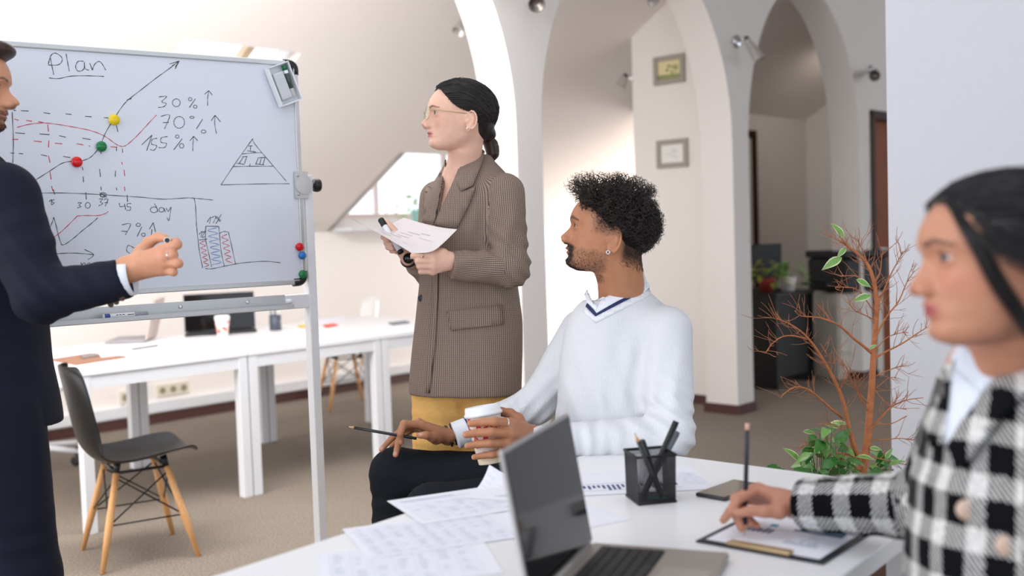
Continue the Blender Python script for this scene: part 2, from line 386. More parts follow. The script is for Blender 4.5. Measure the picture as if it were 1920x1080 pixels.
# ------------------------------------------------------------------ long row of white tables at the back
TF = Vector((-1.934, 4.707, 0)); TW, TD, TZ = 0.873, 1.20, 0.74
def make_table(o, w, d):
    r = thing('office_table', '', 'table', o, 'white tables pushed together in the back row')
    a, b = U, -N; t = .025
    def q(s, k, z): return Vector(o) + a * s + b * k + Z * z
    m = MB(); m.hexa([q(.002, 0, TZ - t), q(w - .002, 0, TZ - t), q(w - .002, d, TZ - t), q(.002, d, TZ - t)], [q(.002, 0, TZ), q(w - .002, 0, TZ), q(w - .002, d, TZ), q(.002, d, TZ)])
    m.build('tabletop', M_white, r, bevel=.003)
    for (s0, s1, k0, k1) in ((.05, w - .05, .008, .03), (.05, w - .05, d - .03, d - .008), (.008, .03, .05, d - .05), (w - .03, w - .008, .05, d - .05)):
        m = MB(); m.hexa([q(s0, k0, TZ - .085), q(s1, k0, TZ - .085), q(s1, k1, TZ - .085), q(s0, k1, TZ - .085)], [q(s0, k0, TZ - t), q(s1, k0, TZ - t), q(s1, k1, TZ - t), q(s0, k1, TZ - t)])
        m.build('frame_rail', M_wmetal, r)
    for s in (.004, w - .054):
        for k in (.004, d - .054):
            m = MB(); m.hexa([q(s, k, 0), q(s + .05, k, 0), q(s + .05, k + .05, 0), q(s, k + .05, 0)], [q(s, k, TZ - t), q(s + .05, k, TZ - t), q(s + .05, k + .05, TZ - t), q(s, k + .05, TZ - t)])
            m.build('leg', M_wmetal, r, bevel=.003)
    return r
tb = make_table(TF, TW, TD); tb['label'] = 'white office table of the back row with silver laptop and brown folder on it'
for i, lb in ((1, 'white office table of the back row under pen pot and coloured notes, middle of three'), (2, 'white office table of the back row partly behind the woman in the brown blazer')):
    c = copy_tree(tb); c.location = TF + U * TW * i; c['label'] = lb

def at_t(px, py): return PZ(px, py, TZ)

# ------------------------------------------------------------------ shell chairs
def make_shell_chair(shell_m, name):
    """built at the origin, facing +x"""
    r = thing(name, '', 'chair', (0, 0, 0))
    prof = [(.235, .415, .19), (.215, .432, .205), (.17, .436, .22), (.10, .428, .23), (.02, .415, .235), (-.06, .408, .235), (-.13, .412, .235), (-.175, .435, .232), (-.205, .48, .228), (-.222, .54, .222), (-.236, .61, .214), (-.25, .69, .203), (-.263, .76, .185), (-.272, .80, .155), (-.277, .82, .11)]
    nu = 13; vs_ = []; fs = []
    for i, (x, z, hw) in enumerate(prof):
        for k in range(nu):
            a = -1 + 2 * k / (nu - 1); e = abs(a) ** 2.6
            seat = max(0, min(1, (.5 - z) / .07)); back = 1 - seat
            vs_.append((x + back * .055 * e + seat * 0.0 - (0.02 * e * (1 if i < 2 else 0)), hw * a * (1 - .06 * e), z + seat * .032 * e))
    for i in range(len(prof) - 1):
        for k in range(nu - 1): fs.append((i * nu + k, (i + 1) * nu + k, (i + 1) * nu + k + 1, i * nu + k + 1))
    m = MB(); m.add(vs_, fs, True); sh = m.build('seat_shell', shell_m, r)
    so_ = sh.modifiers.new('thick', 'SOLIDIFY'); so_.thickness = .008; so_.offset = 0
    sh.modifiers.new('smooth', 'SUBSURF').render_levels = 2; sh.modifiers['smooth'].levels = 1
    tops = {}; bots = {}
    for sx in (-1, 1):
        for sy in (-1, 1):
            t = Vector((.10 * sx + .0, .115 * sy, .375)); b = Vector((.19 * sx, .205 * sy, 0)); tops[sx, sy] = t; bots[sx, sy] = b
            m = MB(); m.tube([b, b.lerp(t, .45), t], [.0095, .0155, .0125], 12); m.build('leg', M_wood, r)
    def L(k, f): return bots[k].lerp(tops[k], f)
    rods = []
    for sy in (-1, 1):
        rods += [(L((-1, sy), .47), L((1, sy), .95)), (L((1, sy), .47), L((-1, sy), .95)), (L((-1, sy), .47), L((1, sy), .47)) if sy == -1 else (L((-1, sy), .47), L((1, sy), .47))]
    for sx in (-1, 1):
        rods += [(L((sx, -1), .47), L((sx, 1), .95)), (L((sx, 1), .47), L((sx, -1), .95))]
    for a, b in rods:
        m = MB(); m.tube([a, b], .0035, 6); m.build('cross_rod', M_blackm, r)
    m = MB()
    for sx in (-1, 1):
        m.tube([tops[sx, -1] + Vector((0, -.0, .004)), tops[sx, 1] + Vector((0, 0, .004))], .008, 8)
        for sy in (-1, 1): m.tube([tops[sx, sy], tops[sx, sy] + Vector((-.01 * sx, -.01 * sy, .045))], [.012, .015], 8)
    for sy in (-1, 1): m.tube([tops[-1, sy], tops[1, sy]], .006, 8)
    m.build('seat_mount', M_blackm, r)
    return r
M_shellb = mat('black_shell', S(14, 16, 19), 0.34, spec=0.28)
M_shellw = mat('white_shell', S(238, 238, 238), 0.35)
ch = make_shell_chair(M_shellb, 'shell_chair'); ch.location = (-1.60, 4.42, 0); ch.rotation_euler = (0, 0, math.atan2(.53, .85))
tag(ch, 'black moulded shell chair with beech legs and black wire braces beside the suited man')
ch2 = make_shell_chair(M_shellw, 'shell_chair'); ch2.location = (-1.30, 8.15, 0); ch2.rotation_euler = (0, 0, math.radians(205))
tag(ch2, 'white moulded shell chair with wooden legs on the far side of the back tables')
# white swivel chair, mostly behind the suited man
r = thing('swivel_chair', 'white swivel chair on castors, mostly hidden behind the suited man', 'chair', (-2.86, 6.30, 0))
o = Vector((-2.86, 6.30, 0))
m = MB(); m.box(o + Z * .475, (.46, .46, .05)); m.build('seat', M_shellw, r, bevel=.02)
m = MB(); m.box(o + Vector((-.15, .18, .72)), (.34, .05, .38), frame_m((.75, .65, 0), (-.65, .75, 0))); m.build('backrest', M_shellw, r, bevel=.02)
m = MB(); m.tube([o + Z * .10, o + Z * .46], .028, 12); m.build('gas_column', M_chrome, r)
for k in range(5):
    a = math.radians(-12 + 72 * k); e = o + Vector((math.cos(a) * .27, math.sin(a) * .27, .085))
    m = MB(); m.tube([o + Z * .11, e], [.024, .015], 8); m.build('base_arm', M_wmetal, r)
    m = MB(); m.lathe(e + Vector((-math.sin(a) * -.02, math.cos(a) * -.02, -.052)), (-math.sin(a), math.cos(a), 0), [(.02, -.012), (.029, -.010), (.029, .012), (.02, .014)], 14); m.build('castor', M_black, r)

# wall sockets under the back tables
M_sock = mat('ivory_plastic', S(222, 216, 198), 0.45); M_sockd = mat('socket_recess', S(150, 140, 112), 0.5)
def sockets(s, z, n, lb):
    p = WL(s, 0.001, z); r = thing('wall_socket', lb, 'socket', p, 'wall sockets under the tables')
    F = frame_m(U, N); w_ = .085 * n
    m = MB(); m.box(p + U * w_ / 2 + N * .008, (w_, .016, .09), F); m.build('faceplate', M_sock, r, bevel=.004)
    for k in range(n):
        c = p + U * (.0425 + .085 * k) + N * .012
        m = MB(); m.lathe(c, N, [(.020, .0), (.020, .0055), (.024, .0055), (.024, .0)], 16, cap=False); m.lathe(c, N, [(.0005, .0048), (.020, .0048)], 16, cap=False)
        m.tube([c - U * .009 + N * .004, c - U * .009 + N * .0056], .003, 6); m.tube([c + U * .009 + N * .004, c + U * .009 + N * .0056], .003, 6)
        m.build('socket', M_sockd, r)
def s_at(px, py):
    q = PPL(px, py, A0, N) - A0; return q.dot(U), q.z
s0, z0 = s_at(292, 722); sockets(s0, z0 - .045, 3, 'ivory triple wall socket between the legs of the back tables')
s0, z0 = s_at(222, 735); sockets(s0, z0 - .045, 2, 'ivory double wall socket half behind a white table leg')

# ------------------------------------------------------------------ whiteboard on its stand
BD = Vector((.808, .589, 0)).normalized(); BN = Vector((BD.y, -BD.x, 0))   # along the board to the right, and out of its face
BO = Vector((-.658, 3.415, 0))                     # right edge of the board
BZ0, BZ1, BW = 1.152, 1.858, 0.935
def BP(s, z, k=0.0): return BO - BD * s + Z * z + BN * k      # s = distance from the right edge
def bq(px, py, k=0.0): return PPL(px, py, BO + BN * k, BN)
FB = frame_m(BD, BN)
M_board = mat('whiteboard_enamel', S(218, 222, 234), 0.16, spec=0.45)
wb = thing('whiteboard', 'white marker board on a metal stand covered in hand drawn charts titled Plan', 'whiteboard', BP(BW / 2, 0))
m = MB(); m.box(BP(BW / 2, (BZ0 + BZ1) / 2, -.009), (BW - .01, .018, BZ1 - BZ0 - .01), FB); m.build('writing_surface', M_board, wb)
fr = .016
for (s0, s1, z0, z1) in ((.02, BW - .02, BZ1 - fr, BZ1), (.02, BW - .02, BZ0, BZ0 + fr), (0, fr, BZ0 + .02, BZ1 - .02), (BW - fr, BW, BZ0 + .02, BZ1 - .02)):
    m = MB(); m.box(BP((s0 + s1) / 2, (z0 + z1) / 2, -.008), (s1 - s0, .026, z1 - z0), FB); m.build('frame_rail', M_alu, wb, bevel=.003)
for (s, z, ds, dz) in ((0, BZ1, 1, -1), (0, BZ0, 1, 1), (BW, BZ1, -1, -1), (BW, BZ0, -1, 1)):
    m = MB(); pts = []
    for k in range(7):
        a = math.pi / 2 * k / 6; pts.append(BP(s + ds * (.026 - .018 * math.cos(a) * 1.0), z + dz * (.026 - .018 * math.sin(a)), -.008))
    pts = [BP(s + ds * .008, z + dz * .042, -.008)] + pts + [BP(s + ds * .042, z + dz * .008, -.008)]
    m.tube(pts, .0145, 10); m.build('corner_cap', M_black, wb)
# posts, crossbar, tray, feet
for s, nm in ((-.022, 'r'), (BW + .022, 'l')):
    m = MB(); m.box(BP(s, .78, -.02), (.028, .045, 1.44), FB)
    m.build('post', M_wmetal, wb, bevel=.003)
    m = MB(); m.box(BP(s, .09, -.02), (.035, .55, .035), FB); m.build('foot', M_wmetal, wb, bevel=.004)
    for e in (-.27, .23):
        m = MB(); m.lathe(BP(s - .012, .035, e), BD, [(.02, 0), (.034, .002), (.034, .022), (.02, .024)], 16); m.build('castor', M_black, wb)
    m = MB(); m.tube([BP(s, .05, e_) for e_ in (-.27, -.269)], .008); 
    sg_ = -1 if s < 0 else 1
    m = MB(); m.lathe(BP(s + sg_ * .014, 1.468, -.02), -BD * sg_, [(.007, 0), (.007, .012), (.02, .014), (.022, .024), (.02, .034), (.004, .036)], 14); m.build('knob', M_black, wb)
    m = MB(); m.box(BP(s - sg_ * .028, 1.468, .006), (.045, .006, .085), FB)
    m.lathe(BP(s - sg_ * .02, 1.468, .008), BN, [(.03, 0), (.03, .004), (.001, .0045)], 20, smooth=False)
    for dz in (-.03, .03): m.lathe(BP(s - sg_ * .04, 1.468 + dz, .009), BN, [(.005, 0), (.004, .003), (.0005, .0035)], 8)
    m.build('pivot_plate', M_alu, wb)
m = MB(); m.box(BP(BW / 2, 1.097, -.02), (BW + .02, .03, .045), FB); m.build('crossbar', M_wmetal, wb, bevel=.003)
ty = MB(); sA = .075
ty.box(BP((sA + BW) / 2, 1.084, .030), (BW - sA, .07, .004), FB); ty.box(BP((sA + BW) / 2, 1.102, -.003), (BW - sA, .004, .040), FB); ty.box(BP((sA + BW) / 2, 1.088, .064), (BW - sA, .004, .012), FB)
ty.build('pen_tray', M_alu, wb)
for s in (.20, .41):
    m = MB(); m.lathe(BP(s, 1.107, .0), BN, [(.006, -.001), (.006, .002), (.003, .003)], 8); m.build('tray_screw', M_chrome, wb)
m = MB(); m.lathe(BP(.075, 1.100, .0), BD, [(.007, 0), (.007, .02), (.004, .022)], 10); m.build('tray_end', M_white, wb)

def ink(name, m_, strokes, w_=.0026):
    mb = MB()
    for st in strokes:
        p = [bq(x, y, .0004) for x, y in st]
        if len(p) > 2:                              # Catmull-Rom smoothing of the pen stroke
            q = []
            for i in range(len(p) - 1):
                a, b, c, d = p[max(i - 1, 0)], p[i], p[i + 1], p[min(i + 2, len(p) - 1)]
                for k in range(4):
                    t = k / 4; q.append(.5 * ((2 * b) + (c - a) * t + (2 * a - 5 * b + 4 * c - d) * t * t + (3 * b - a - 3 * c + d) * t ** 3))
            p = q + [p[-1]]
        vs_ = []
        for i, a in enumerate(p):
            t = (p[min(i + 1, len(p) - 1)] - p[max(i - 1, 0)]); t = t.normalized() if t.length > 1e-6 else BD
            sd = t.cross(BN).normalized() * w_ / 2 * (.75 + .25 * math.sin(i * 1.7))
            vs_ += [a - sd, a + sd]
        mb.add(vs_, [(2 * i, 2 * i + 1, 2 * i + 3, 2 * i + 2) for i in range(len(p) - 1)])
    return mb.build(name, m_, wb, kind='stuff')
def c1(l): return [(x / 3, y / 3 + 60) for x, y in l]
def c2_(l): return [(x / 3, y / 3 + 380) for x, y in l]
def ell(cx, cy, rx, ry, n=12): return [(cx + rx * math.cos(2 * math.pi * k / n - 1.2), cy + ry * math.sin(2 * math.pi * k / n - 1.2)) for k in range(n + 1)]
BK = [c1(l) for l in [
    [(283, 145), (292, 190), (302, 240)], [(272, 180), (285, 135), (310, 118), (345, 140), (348, 165), (325, 185), (270, 185)], [(372, 122), (380, 170), (390, 220)],
    [(470, 165), (440, 165), (425, 195), (440, 220), (470, 210), (475, 170), (478, 205), (500, 215)], [(505, 175), (520, 215)], [(520, 215), (530, 185), (555, 165), (575, 180), (595, 215)],
    [(275, 258), (330, 262), (400, 248), (500, 246), (585, 250)],
    [(145, 865), (220, 820), (290, 775), (350, 738), (400, 728), (440, 728), (490, 715), (520, 695), (550, 660), (575, 610), (600, 555), (640, 490), (690, 415), (725, 378)], [(713, 382), (740, 375)],
    [(725, 378), (800, 320), (880, 258), (960, 200), (1005, 165)], [(955, 180), (1008, 163)], [(1008, 163), (985, 207)], [(968, 190), (1002, 172), (985, 195)],
    [(118, 443), (160, 444)], [(245, 454), (282, 459)], [(368, 460), (402, 464)], [(478, 474), (515, 477)], [(585, 482), (608, 483)], [(75, 441), (90, 441)],
    [(85, 567), (140, 572)], [(222, 573), (278, 577)], [(332, 583), (370, 592)], [(462, 597), (510, 605)],
    [(58, 680), (80, 682)], [(105, 683), (130, 686)], [(230, 690), (265, 698)], [(355, 700), (395, 706)], [(68, 450), (75, 600), (72, 735)],
    [(300, 885), (308, 915)], [(655, 525), (663, 562)], [(655, 645), (655, 670)], [(565, 670), (570, 685)], [(560, 770), (565, 815)], [(568, 870), (570, 890)],
    [(650, 780), (648, 815)], [(655, 875), (657, 890)], [(463, 760), (467, 778)], [(468, 812), (470, 845)], [(482, 900), (486, 943)], [(715, 915), (718, 955)],
    [(150, 910), (300, 905), (480, 910), (650, 920), (800, 930), (920, 940), (1050, 933), (1095, 935), (1150, 940), (1200, 945)],
    [(1092, 935), (1100, 980), (1105, 1080), (1108, 1110), (1120, 1220), (1140, 1328)],
    [(277, 955), (290, 942), (288, 970)], [(306, 943), (294, 947), (293, 956), (305, 962), (290, 972)],
    [(437, 962), (458, 960), (445, 974), (455, 982), (435, 990)], ell(494, 975, 14, 16), [(557, 940), (578, 938), (565, 955), (578, 965), (555, 978)], [(585, 942), (607, 940), (592, 980)], [(588, 960), (608, 960)],
    ell(580, 916, 18, 13), ell(578, 918, 12, 9), [(560, 905), (600, 930)], [(672, 962), (675, 982), (705, 978)], [(700, 965), (707, 1000)], [(738, 965), (718, 966), (716, 982), (735, 985), (730, 1003), (712, 1002)],
    ell(866, 1000, 20, 16), [(888, 1012), (880, 985), (868, 965)], ell(908, 1000, 14, 13), [(922, 990), (930, 1012)], [(935, 990), (945, 1010), (962, 985), (950, 1060), (940, 1045)],
    [(893, 365), (938, 362), (910, 392), (935, 402), (922, 420), (890, 425)], ell(992, 398, 22, 22), ell(1070, 378, 10, 9), [(1100, 375), (1065, 425)], ell(1098, 420, 10, 9), [(1168, 415), (1168, 370), (1175, 330)], [(1150, 350), (1175, 330)], [(1175, 330), (1195, 355)],
    [(905, 475), (955, 468), (925, 545)], [(915, 510), (950, 508)], ell(1008, 508, 30, 33), ell(1080, 480, 12, 6), [(1140, 490), (1105, 545)], ell(1145, 560, 13, 9), [(1218, 572), (1208, 520), (1210, 470)], [(1187, 500), (1210, 468)], [(1210, 468), (1240, 505)],
    [(797, 635), (855, 580)], [(855, 580), (825, 668)], [(885, 598), (857, 604), (852, 630), (882, 640), (866, 665), (845, 660)], [(943, 588), (908, 595), (906, 620), (937, 627), (925, 650), (892, 650)], ell(997, 588, 10, 9), [(1025, 600), (978, 662)], ell(1022, 640, 12, 13), [(1085, 670), (1085, 630), (1090, 588)], [(1068, 612), (1090, 586)], [(1090, 586), (1112, 612)],
    [(1422, 600), (1335, 722), (1243, 860)], [(1243, 860), (1430, 855), (1628, 853)], [(1422, 600), (1430, 625), (1500, 710), (1610, 838)], [(1362, 687), (1420, 680), (1475, 678)], [(1308, 757), (1400, 755), (1535, 755)],
    [(1398, 642), (1420, 640)], [(1410, 640), (1408, 665)], [(1390, 668), (1438, 674)], [(1362, 702), (1392, 700)], [(1368, 705), (1345, 740)], [(1388, 702), (1375, 740)], [(1332, 738), (1375, 745)], [(1408, 740), (1404, 755)],
    [(1450, 708), (1495, 705)], [(1452, 710), (1438, 745)], [(1470, 710), (1460, 745)], [(1490, 708), (1480, 745)], [(1437, 742), (1485, 747)]]]
BK += [c2_(l) for l in [
    [(235, 180), (270, 155), (290, 120), (302, 82)], [(302, 82), (315, 125), (330, 190), (347, 238)], [(347, 238), (370, 232), (420, 195), (460, 160), (510, 120), (550, 85)],
    [(230, 291), (265, 290), (350, 285), (430, 284), (525, 292)], [(475, 263), (527, 292), (495, 320)], [(455, 335), (463, 368)], [(460, 350), (475, 338), (485, 365)], [(487, 350), (502, 338), (518, 367)], ell(555, 355, 14, 14), [(582, 345), (590, 365)],
    [(685, 125), (735, 120), (705, 182)], [(682, 160), (718, 162)], ell(778, 125, 12, 9), [(798, 135), (772, 190)], ell(807, 180, 11, 9), [(850, 195), (855, 150)], [(840, 150), (862, 112)], [(862, 112), (875, 165)], [(755, 255), (722, 240), (712, 268), (730, 285)],
    [(1155, 205), (1158, 132)], [(1158, 132), (1230, 133)], [(1230, 133), (1235, 180), (1245, 280), (1262, 355)], [(1118, 210), (1165, 205)], [(1155, 205), (1175, 290), (1190, 362)], [(1235, 172), (1260, 162), (1285, 166)], [(1285, 166), (1300, 230), (1325, 345)],
    [(1155, 370), (1190, 372), (1260, 358), (1325, 345), (1400, 335), (1500, 330), (1578, 338)], [(1165, 110), (1185, 80), (1178, 118)], [(1190, 85), (1215, 75), (1200, 115)], [(1245, 65), (1215, 118)], ell(1222, 85, 5, 5, 8), ell(1236, 100, 5, 5, 8), [(1120, 180), (1137, 160), (1130, 195)], [(1140, 168), (1153, 160), (1138, 195), (1156, 190)]]]
def zig(x0, x1, y0, y1, n, sh): return [((x0 if k % 2 else x1) + sh * k / n, y0 + (y1 - y0) * k / n) for k in range(n + 1)]
RD = [c1(l) for l in [
    [(95, 537), (150, 522), (220, 512), (270, 513), (340, 522), (420, 536), (500, 552), (560, 572), (600, 593), (640, 622), (670, 640), (695, 643), (720, 630), (770, 585), (830, 520), (880, 467)],
    [(80, 490), (105, 496)], [(147, 497), (180, 502)], [(215, 503), (245, 510)], [(68, 604), (102, 604)], [(190, 613), (235, 618)], [(308, 625), (350, 629)], [(430, 628), (468, 635)], [(498, 640), (508, 643)], [(620, 645), (660, 648)],
    [(268, 520), (273, 560)], [(275, 610), (273, 650)], [(273, 695), (281, 735)], [(281, 785), (288, 830)], [(290, 865), (298, 895)], [(688, 655), (690, 680)], [(685, 730), (688, 745)], [(698, 775), (702, 810)], [(700, 870), (703, 895)]]]
RD += [c2_(l) for l in [[(220, 155), (250, 175), (290, 197), (330, 175), (380, 130), (435, 75)], [(435, 75), (480, 72), (550, 72), (590, 62), (608, 50)], zig(1122, 1152, 215, 362, 11, 26), zig(1243, 1278, 178, 338, 10, 28)]]
ink('black_drawing', mat('black_marker_ink', S(64, 78, 78), 0.5), BK)
ink('red_drawing', mat('red_marker_ink', S(198, 58, 74), 0.5), RD)
ink('blue_drawing', mat('blue_marker_ink', S(88, 136, 190), 0.5), [c2_(zig(1166, 1222, 140, 350, 13, 26))])

for (px, py, r_, colr, nm, lb) in ((213, 225, .0155, (238, 206, 20), 'yellow', 'yellow round magnet at the upper bend of the drawn curve'), (189, 275, .0150, (16, 122, 66), 'green', 'green round magnet on the drawn curve between the yellow and red ones'), (143, 304, .0150, (214, 14, 26), 'red', 'red round magnet lowest on the drawn curve, near the suited man'),
        (560, 463, .0135, (214, 40, 40), 'red', 'red round magnet on the right edge of the board, topmost of three'), (565, 479, .0130, (40, 116, 190), 'blue', 'blue round magnet on the right edge of the board under the red one'), (566, 514, .0135, (20, 120, 66), 'green', 'green round magnet in the lower right corner of the board')):
    m = MB(); p = bq(px, py, 0); m.lathe(p, BN, [(r_ * .86, .0002), (r_ * .95, .004), (r_, .008), (r_ * .93, .0115), (r_ * .70, .014), (r_ * .35, .0155), (.0004, .016)], 24)
    tag(m.build('board_magnet', mat('magnet_' + nm, S(*colr), 0.25, spec=0.5), loc=p), lb, 'magnet', 'round magnets on the whiteboard')

# white magnetic marker holder hung on the board's upper right corner
h0 = bq(531, 158, .0165); ha = (bq(527, 120, .012) - bq(495, 131, .012)); ang = math.radians(-22)
hx = (BD * math.cos(ang) - Z * math.sin(-ang) * -1).normalized(); hx = (BD * math.cos(.36) + Z * math.sin(.36)).normalized(); hz = (Z * math.cos(.36) - BD * math.sin(.36)).normalized()
FH = Matrix((hx, BN, hx.cross(BN) * -1)).transposed(); FH = frame_m(hx, BN)
r = thing('marker_holder', 'white plastic marker holder hung askew on the upper right corner of the board', 'holder', bq(531, 158, 0))
def HP(x, z, k): return h0 + hx * x + hz * z + BN * k
M_hold = mat('white_plastic', S(232, 234, 238), 0.35)
m = MB(); m.box(HP(0, 0, -.009), (.075, .004, .125), FH)
m.build('back_plate', M_hold, r, bevel=.002)
m = MB()
for (x, z, sx, sz) in ((-.036, 0, .004, .125), (.036, 0, .004, .125), (0, -.061, .075, .004), (0, .061, .075, .004)): m.box(HP(x, z, .003), (sx, .026, sz), FH)
m.build('rim', M_hold, r)
m = MB(); m.box(HP(-.010, -.004, .006), (.036, .022, .085), FH); m.build('eraser_block', mat('eraser_felt', S(206, 209, 214), 0.8), r, bevel=.004)
m = MB(); m.tube([HP(.016, -.045, .006), HP(.022, .052, .006)], .0075, 12); mk = tag(m.build('marker_pen', M_hold, loc=HP(.016, -.045, .006)), 'white marker with a green band in the holder on the board corner', 'marker')
m = MB(); m.tube([HP(.0212, .038, .006), HP(.0222, .054, .006)], .0079, 12); m.build('cap', mat('green_plastic', S(20, 110, 70), 0.35), mk)
m = MB(); m.tube([HP(.0175, -.02, .006), HP(.0205, .028, .006)], .0077, 12); m.build('label_band', mat('marker_label', S(70, 80, 78), 0.5), mk)
# blue and white marker lying in the tray
a, b = BP(.872, 1.0725, .04), BP(.700, 1.0725, .04)
a = PPL(193, 592, BO + BN * .045, BN); b = PPL(278, 583, BO + BN * .045, BN); a.z = b.z = 1.0955
d_ = b - a; L_ = d_.length; d_.normalize()
m = MB(); m.lathe(a, d_, [(.004, 0), (.0085, .002), (.0085, L_ * .68), (.0065, L_ * .69)], 14); mk = tag(m.build('marker_pen', M_hold, loc=a), 'blue and white marker lying in the pen tray under the board', 'marker')
m = MB(); m.lathe(a + d_ * L_ * .69, d_, [(.007, 0), (.0078, .001), (.0078, L_ * .29), (.004, L_ * .3)], 14); m.build('cap', mat('grey_cap', S(150, 156, 166), 0.4), mk)
m = MB(); m.lathe(a, d_, [(.0088, .003), (.0088, .018)], 14, cap=False); m.build('end_band', mat('blue_plastic', S(30, 72, 150), 0.4), mk)
m = MB(); q = d_.cross(BN)
for k in range(3):
    p = a + d_ * (L_ * (.26 + .07 * k)) + BN * .0079
    m.add([p - q * .005, p - q * .005 + d_ * .006, p + q * .005 + d_ * .016, p + q * .005 + d_ * .010], [(0, 1, 2, 3)])
p = a + d_ * (L_ * .52) + BN * .0082
m.add([p - q * .004, p - q * .004 + d_ * .018, p + q * .0005 + d_ * .018, p + q * .0005], [(0, 1, 2, 3)])
m.build('printed_stripes', mat('navy_print', S(28, 46, 84), 0.5), mk)
# ------------------------------------------------------------------ near table and what lies on it
C1 = Vector((.231, 2.705, TZ)); C2 = Vector((.892, 2.145, TZ)); TA = Vector((-.619, -.785, 0)).normalized(); TBx = (C2 - C1).normalized()
nt_ = thing('meeting_table', 'large white meeting table in the foreground with laptop, papers and pen cup', 'table', ((C1 + C2) / 2 + TA * .7) * 1.0 - Z * TZ)
def TP(k, w, z=TZ): return Vector((C1.x, C1.y, 0)) + TA * k + TBx * w + Z * z
WN = (C2 - C1).length
m = MB(); m.hexa([TP(0, 0, TZ - .03), TP(1.5, 0, TZ - .03), TP(1.5, WN, TZ - .03), TP(0, WN, TZ - .03)], [TP(0, 0), TP(1.5, 0), TP(1.5, WN), TP(0, WN)])
m.build('tabletop', M_white, nt_, bevel=.002)
for (k0, k1, w0, w1) in ((.06, 1.44, .06, .085), (.06, 1.44, WN - .085, WN - .06), (.06, .085, .1, WN - .1), (1.415, 1.44, .1, WN - .1)):
    m = MB(); m.hexa([TP(k0, w0, TZ - .09), TP(k1, w0, TZ - .09), TP(k1, w1, TZ - .09), TP(k0, w1, TZ - .09)], [TP(k0, w0, TZ - .03), TP(k1, w0, TZ - .03), TP(k1, w1, TZ - .03), TP(k0, w1, TZ - .03)])
    m.build('frame_rail', M_wmetal, nt_)
for k in (.06, 1.39):
    for w_ in (.06, WN - .11):
        m = MB(); m.hexa([TP(k, w_, 0), TP(k + .05, w_, 0), TP(k + .05, w_ + .05, 0), TP(k, w_ + .05, 0)], [TP(k, w_, TZ - .03), TP(k + .05, w_, TZ - .03), TP(k + .05, w_ + .05, TZ - .03), TP(k, w_ + .05, TZ - .03)])
        m.build('leg', M_wmetal, nt_)

M_paper = mat('printer_paper', S(236, 237, 246), 0.7, spec=0.2)
M_print = mat('blue_grey_print', S(192, 198, 218), 0.7); M_printd = mat('dark_blue_print', S(70, 86, 128), 0.7); M_printl = mat('pale_print', S(218, 222, 236), 0.7)
def sheet(name, lb, o, ux, w_, h_, z, cat='paper', group='printed sheets on the meeting table', curl=None, m_=None):
    """paper on a horizontal plane; o = a corner, ux = direction of its width, height runs to the left of ux"""
    o = Vector((o[0], o[1], 0)); ux = Vector((ux[0], ux[1], 0)).normalized(); uy = Vector((-ux.y, ux.x, 0))
    n_ = 8; vs_ = []
    def pt(a, b, dz=0):
        c = 0
        if curl: t = max(0, (curl[0] * a / w_ + curl[1] * b / h_) - curl[2]); c = curl[3] * t * t
        return o + ux * a + uy * b + Z * (z + c + dz)
    for s_ in (0.0, .0004):
        for i in range(n_ + 1):
            for j in range(n_ + 1): vs_.append(pt(w_ * i / n_, h_ * j / n_, s_))
    k = (n_ + 1) ** 2; fs = []
    for i in range(n_):
        for j in range(n_):
            a = i * (n_ + 1) + j; q = (a, a + n_ + 1, a + n_ + 2, a + 1); fs += [tuple(x + k for x in q), q[::-1]]
    m = MB(); m.add(vs_, fs)
    return tag(m.build(name, m_ or M_paper, loc=pt(w_ / 2, h_ / 2)), lb, cat, group), pt
def printed(par, pt, rects, m_, name='print'):
    m = MB()
    for (a0, b0, a1, b1) in rects:
        ka = max(1, int(abs(a1 - a0) / .03)); kb = max(1, int(abs(b1 - b0) / .03))
        for i in range(ka):
            for j in range(kb):
                A_, B_ = a0 + (a1 - a0) * i / ka, a0 + (a1 - a0) * (i + 1) / ka; c, d = b0 + (b1 - b0) * j / kb, b0 + (b1 - b0) * (j + 1) / kb
                m.add([pt(A_, c, .0007), pt(B_, c, .0007), pt(B_, d, .0007), pt(A_, d, .0007)], [(0, 1, 2, 3)])
    return m.build(name, m_, par, kind='stuff')
def grid_print(par, pt, a0, b0, a1, b1, na, nb, w_=.0008, fill=.5, seed=1):
    rc = [(a0, b0 + (b1 - b0) * i / nb, a1, b0 + (b1 - b0) * i / nb + w_) for i in range(nb + 1)] + [(a0 + (a1 - a0) * i / na, b0, a0 + (a1 - a0) * i / na + w_, b1) for i in range(na + 1)]
    printed(par, pt, rc, M_printl, 'table_lines')
    rr = random.Random(seed); tx = []
    for i in range(na):
        for j in range(nb):
            if rr.random() < fill:
                x = a0 + (a1 - a0) * (i + .2) / na; y = b0 + (b1 - b0) * (j + .3) / nb
                tx.append((x, y, x + (a1 - a0) / na * rr.uniform(.25, .55), y + (b1 - b0) / nb * .2))
    printed(par, pt, tx, M_print, 'table_figures')
def dirpx(a, b): v = at_t(*b) - at_t(*a); return (v.x, v.y)
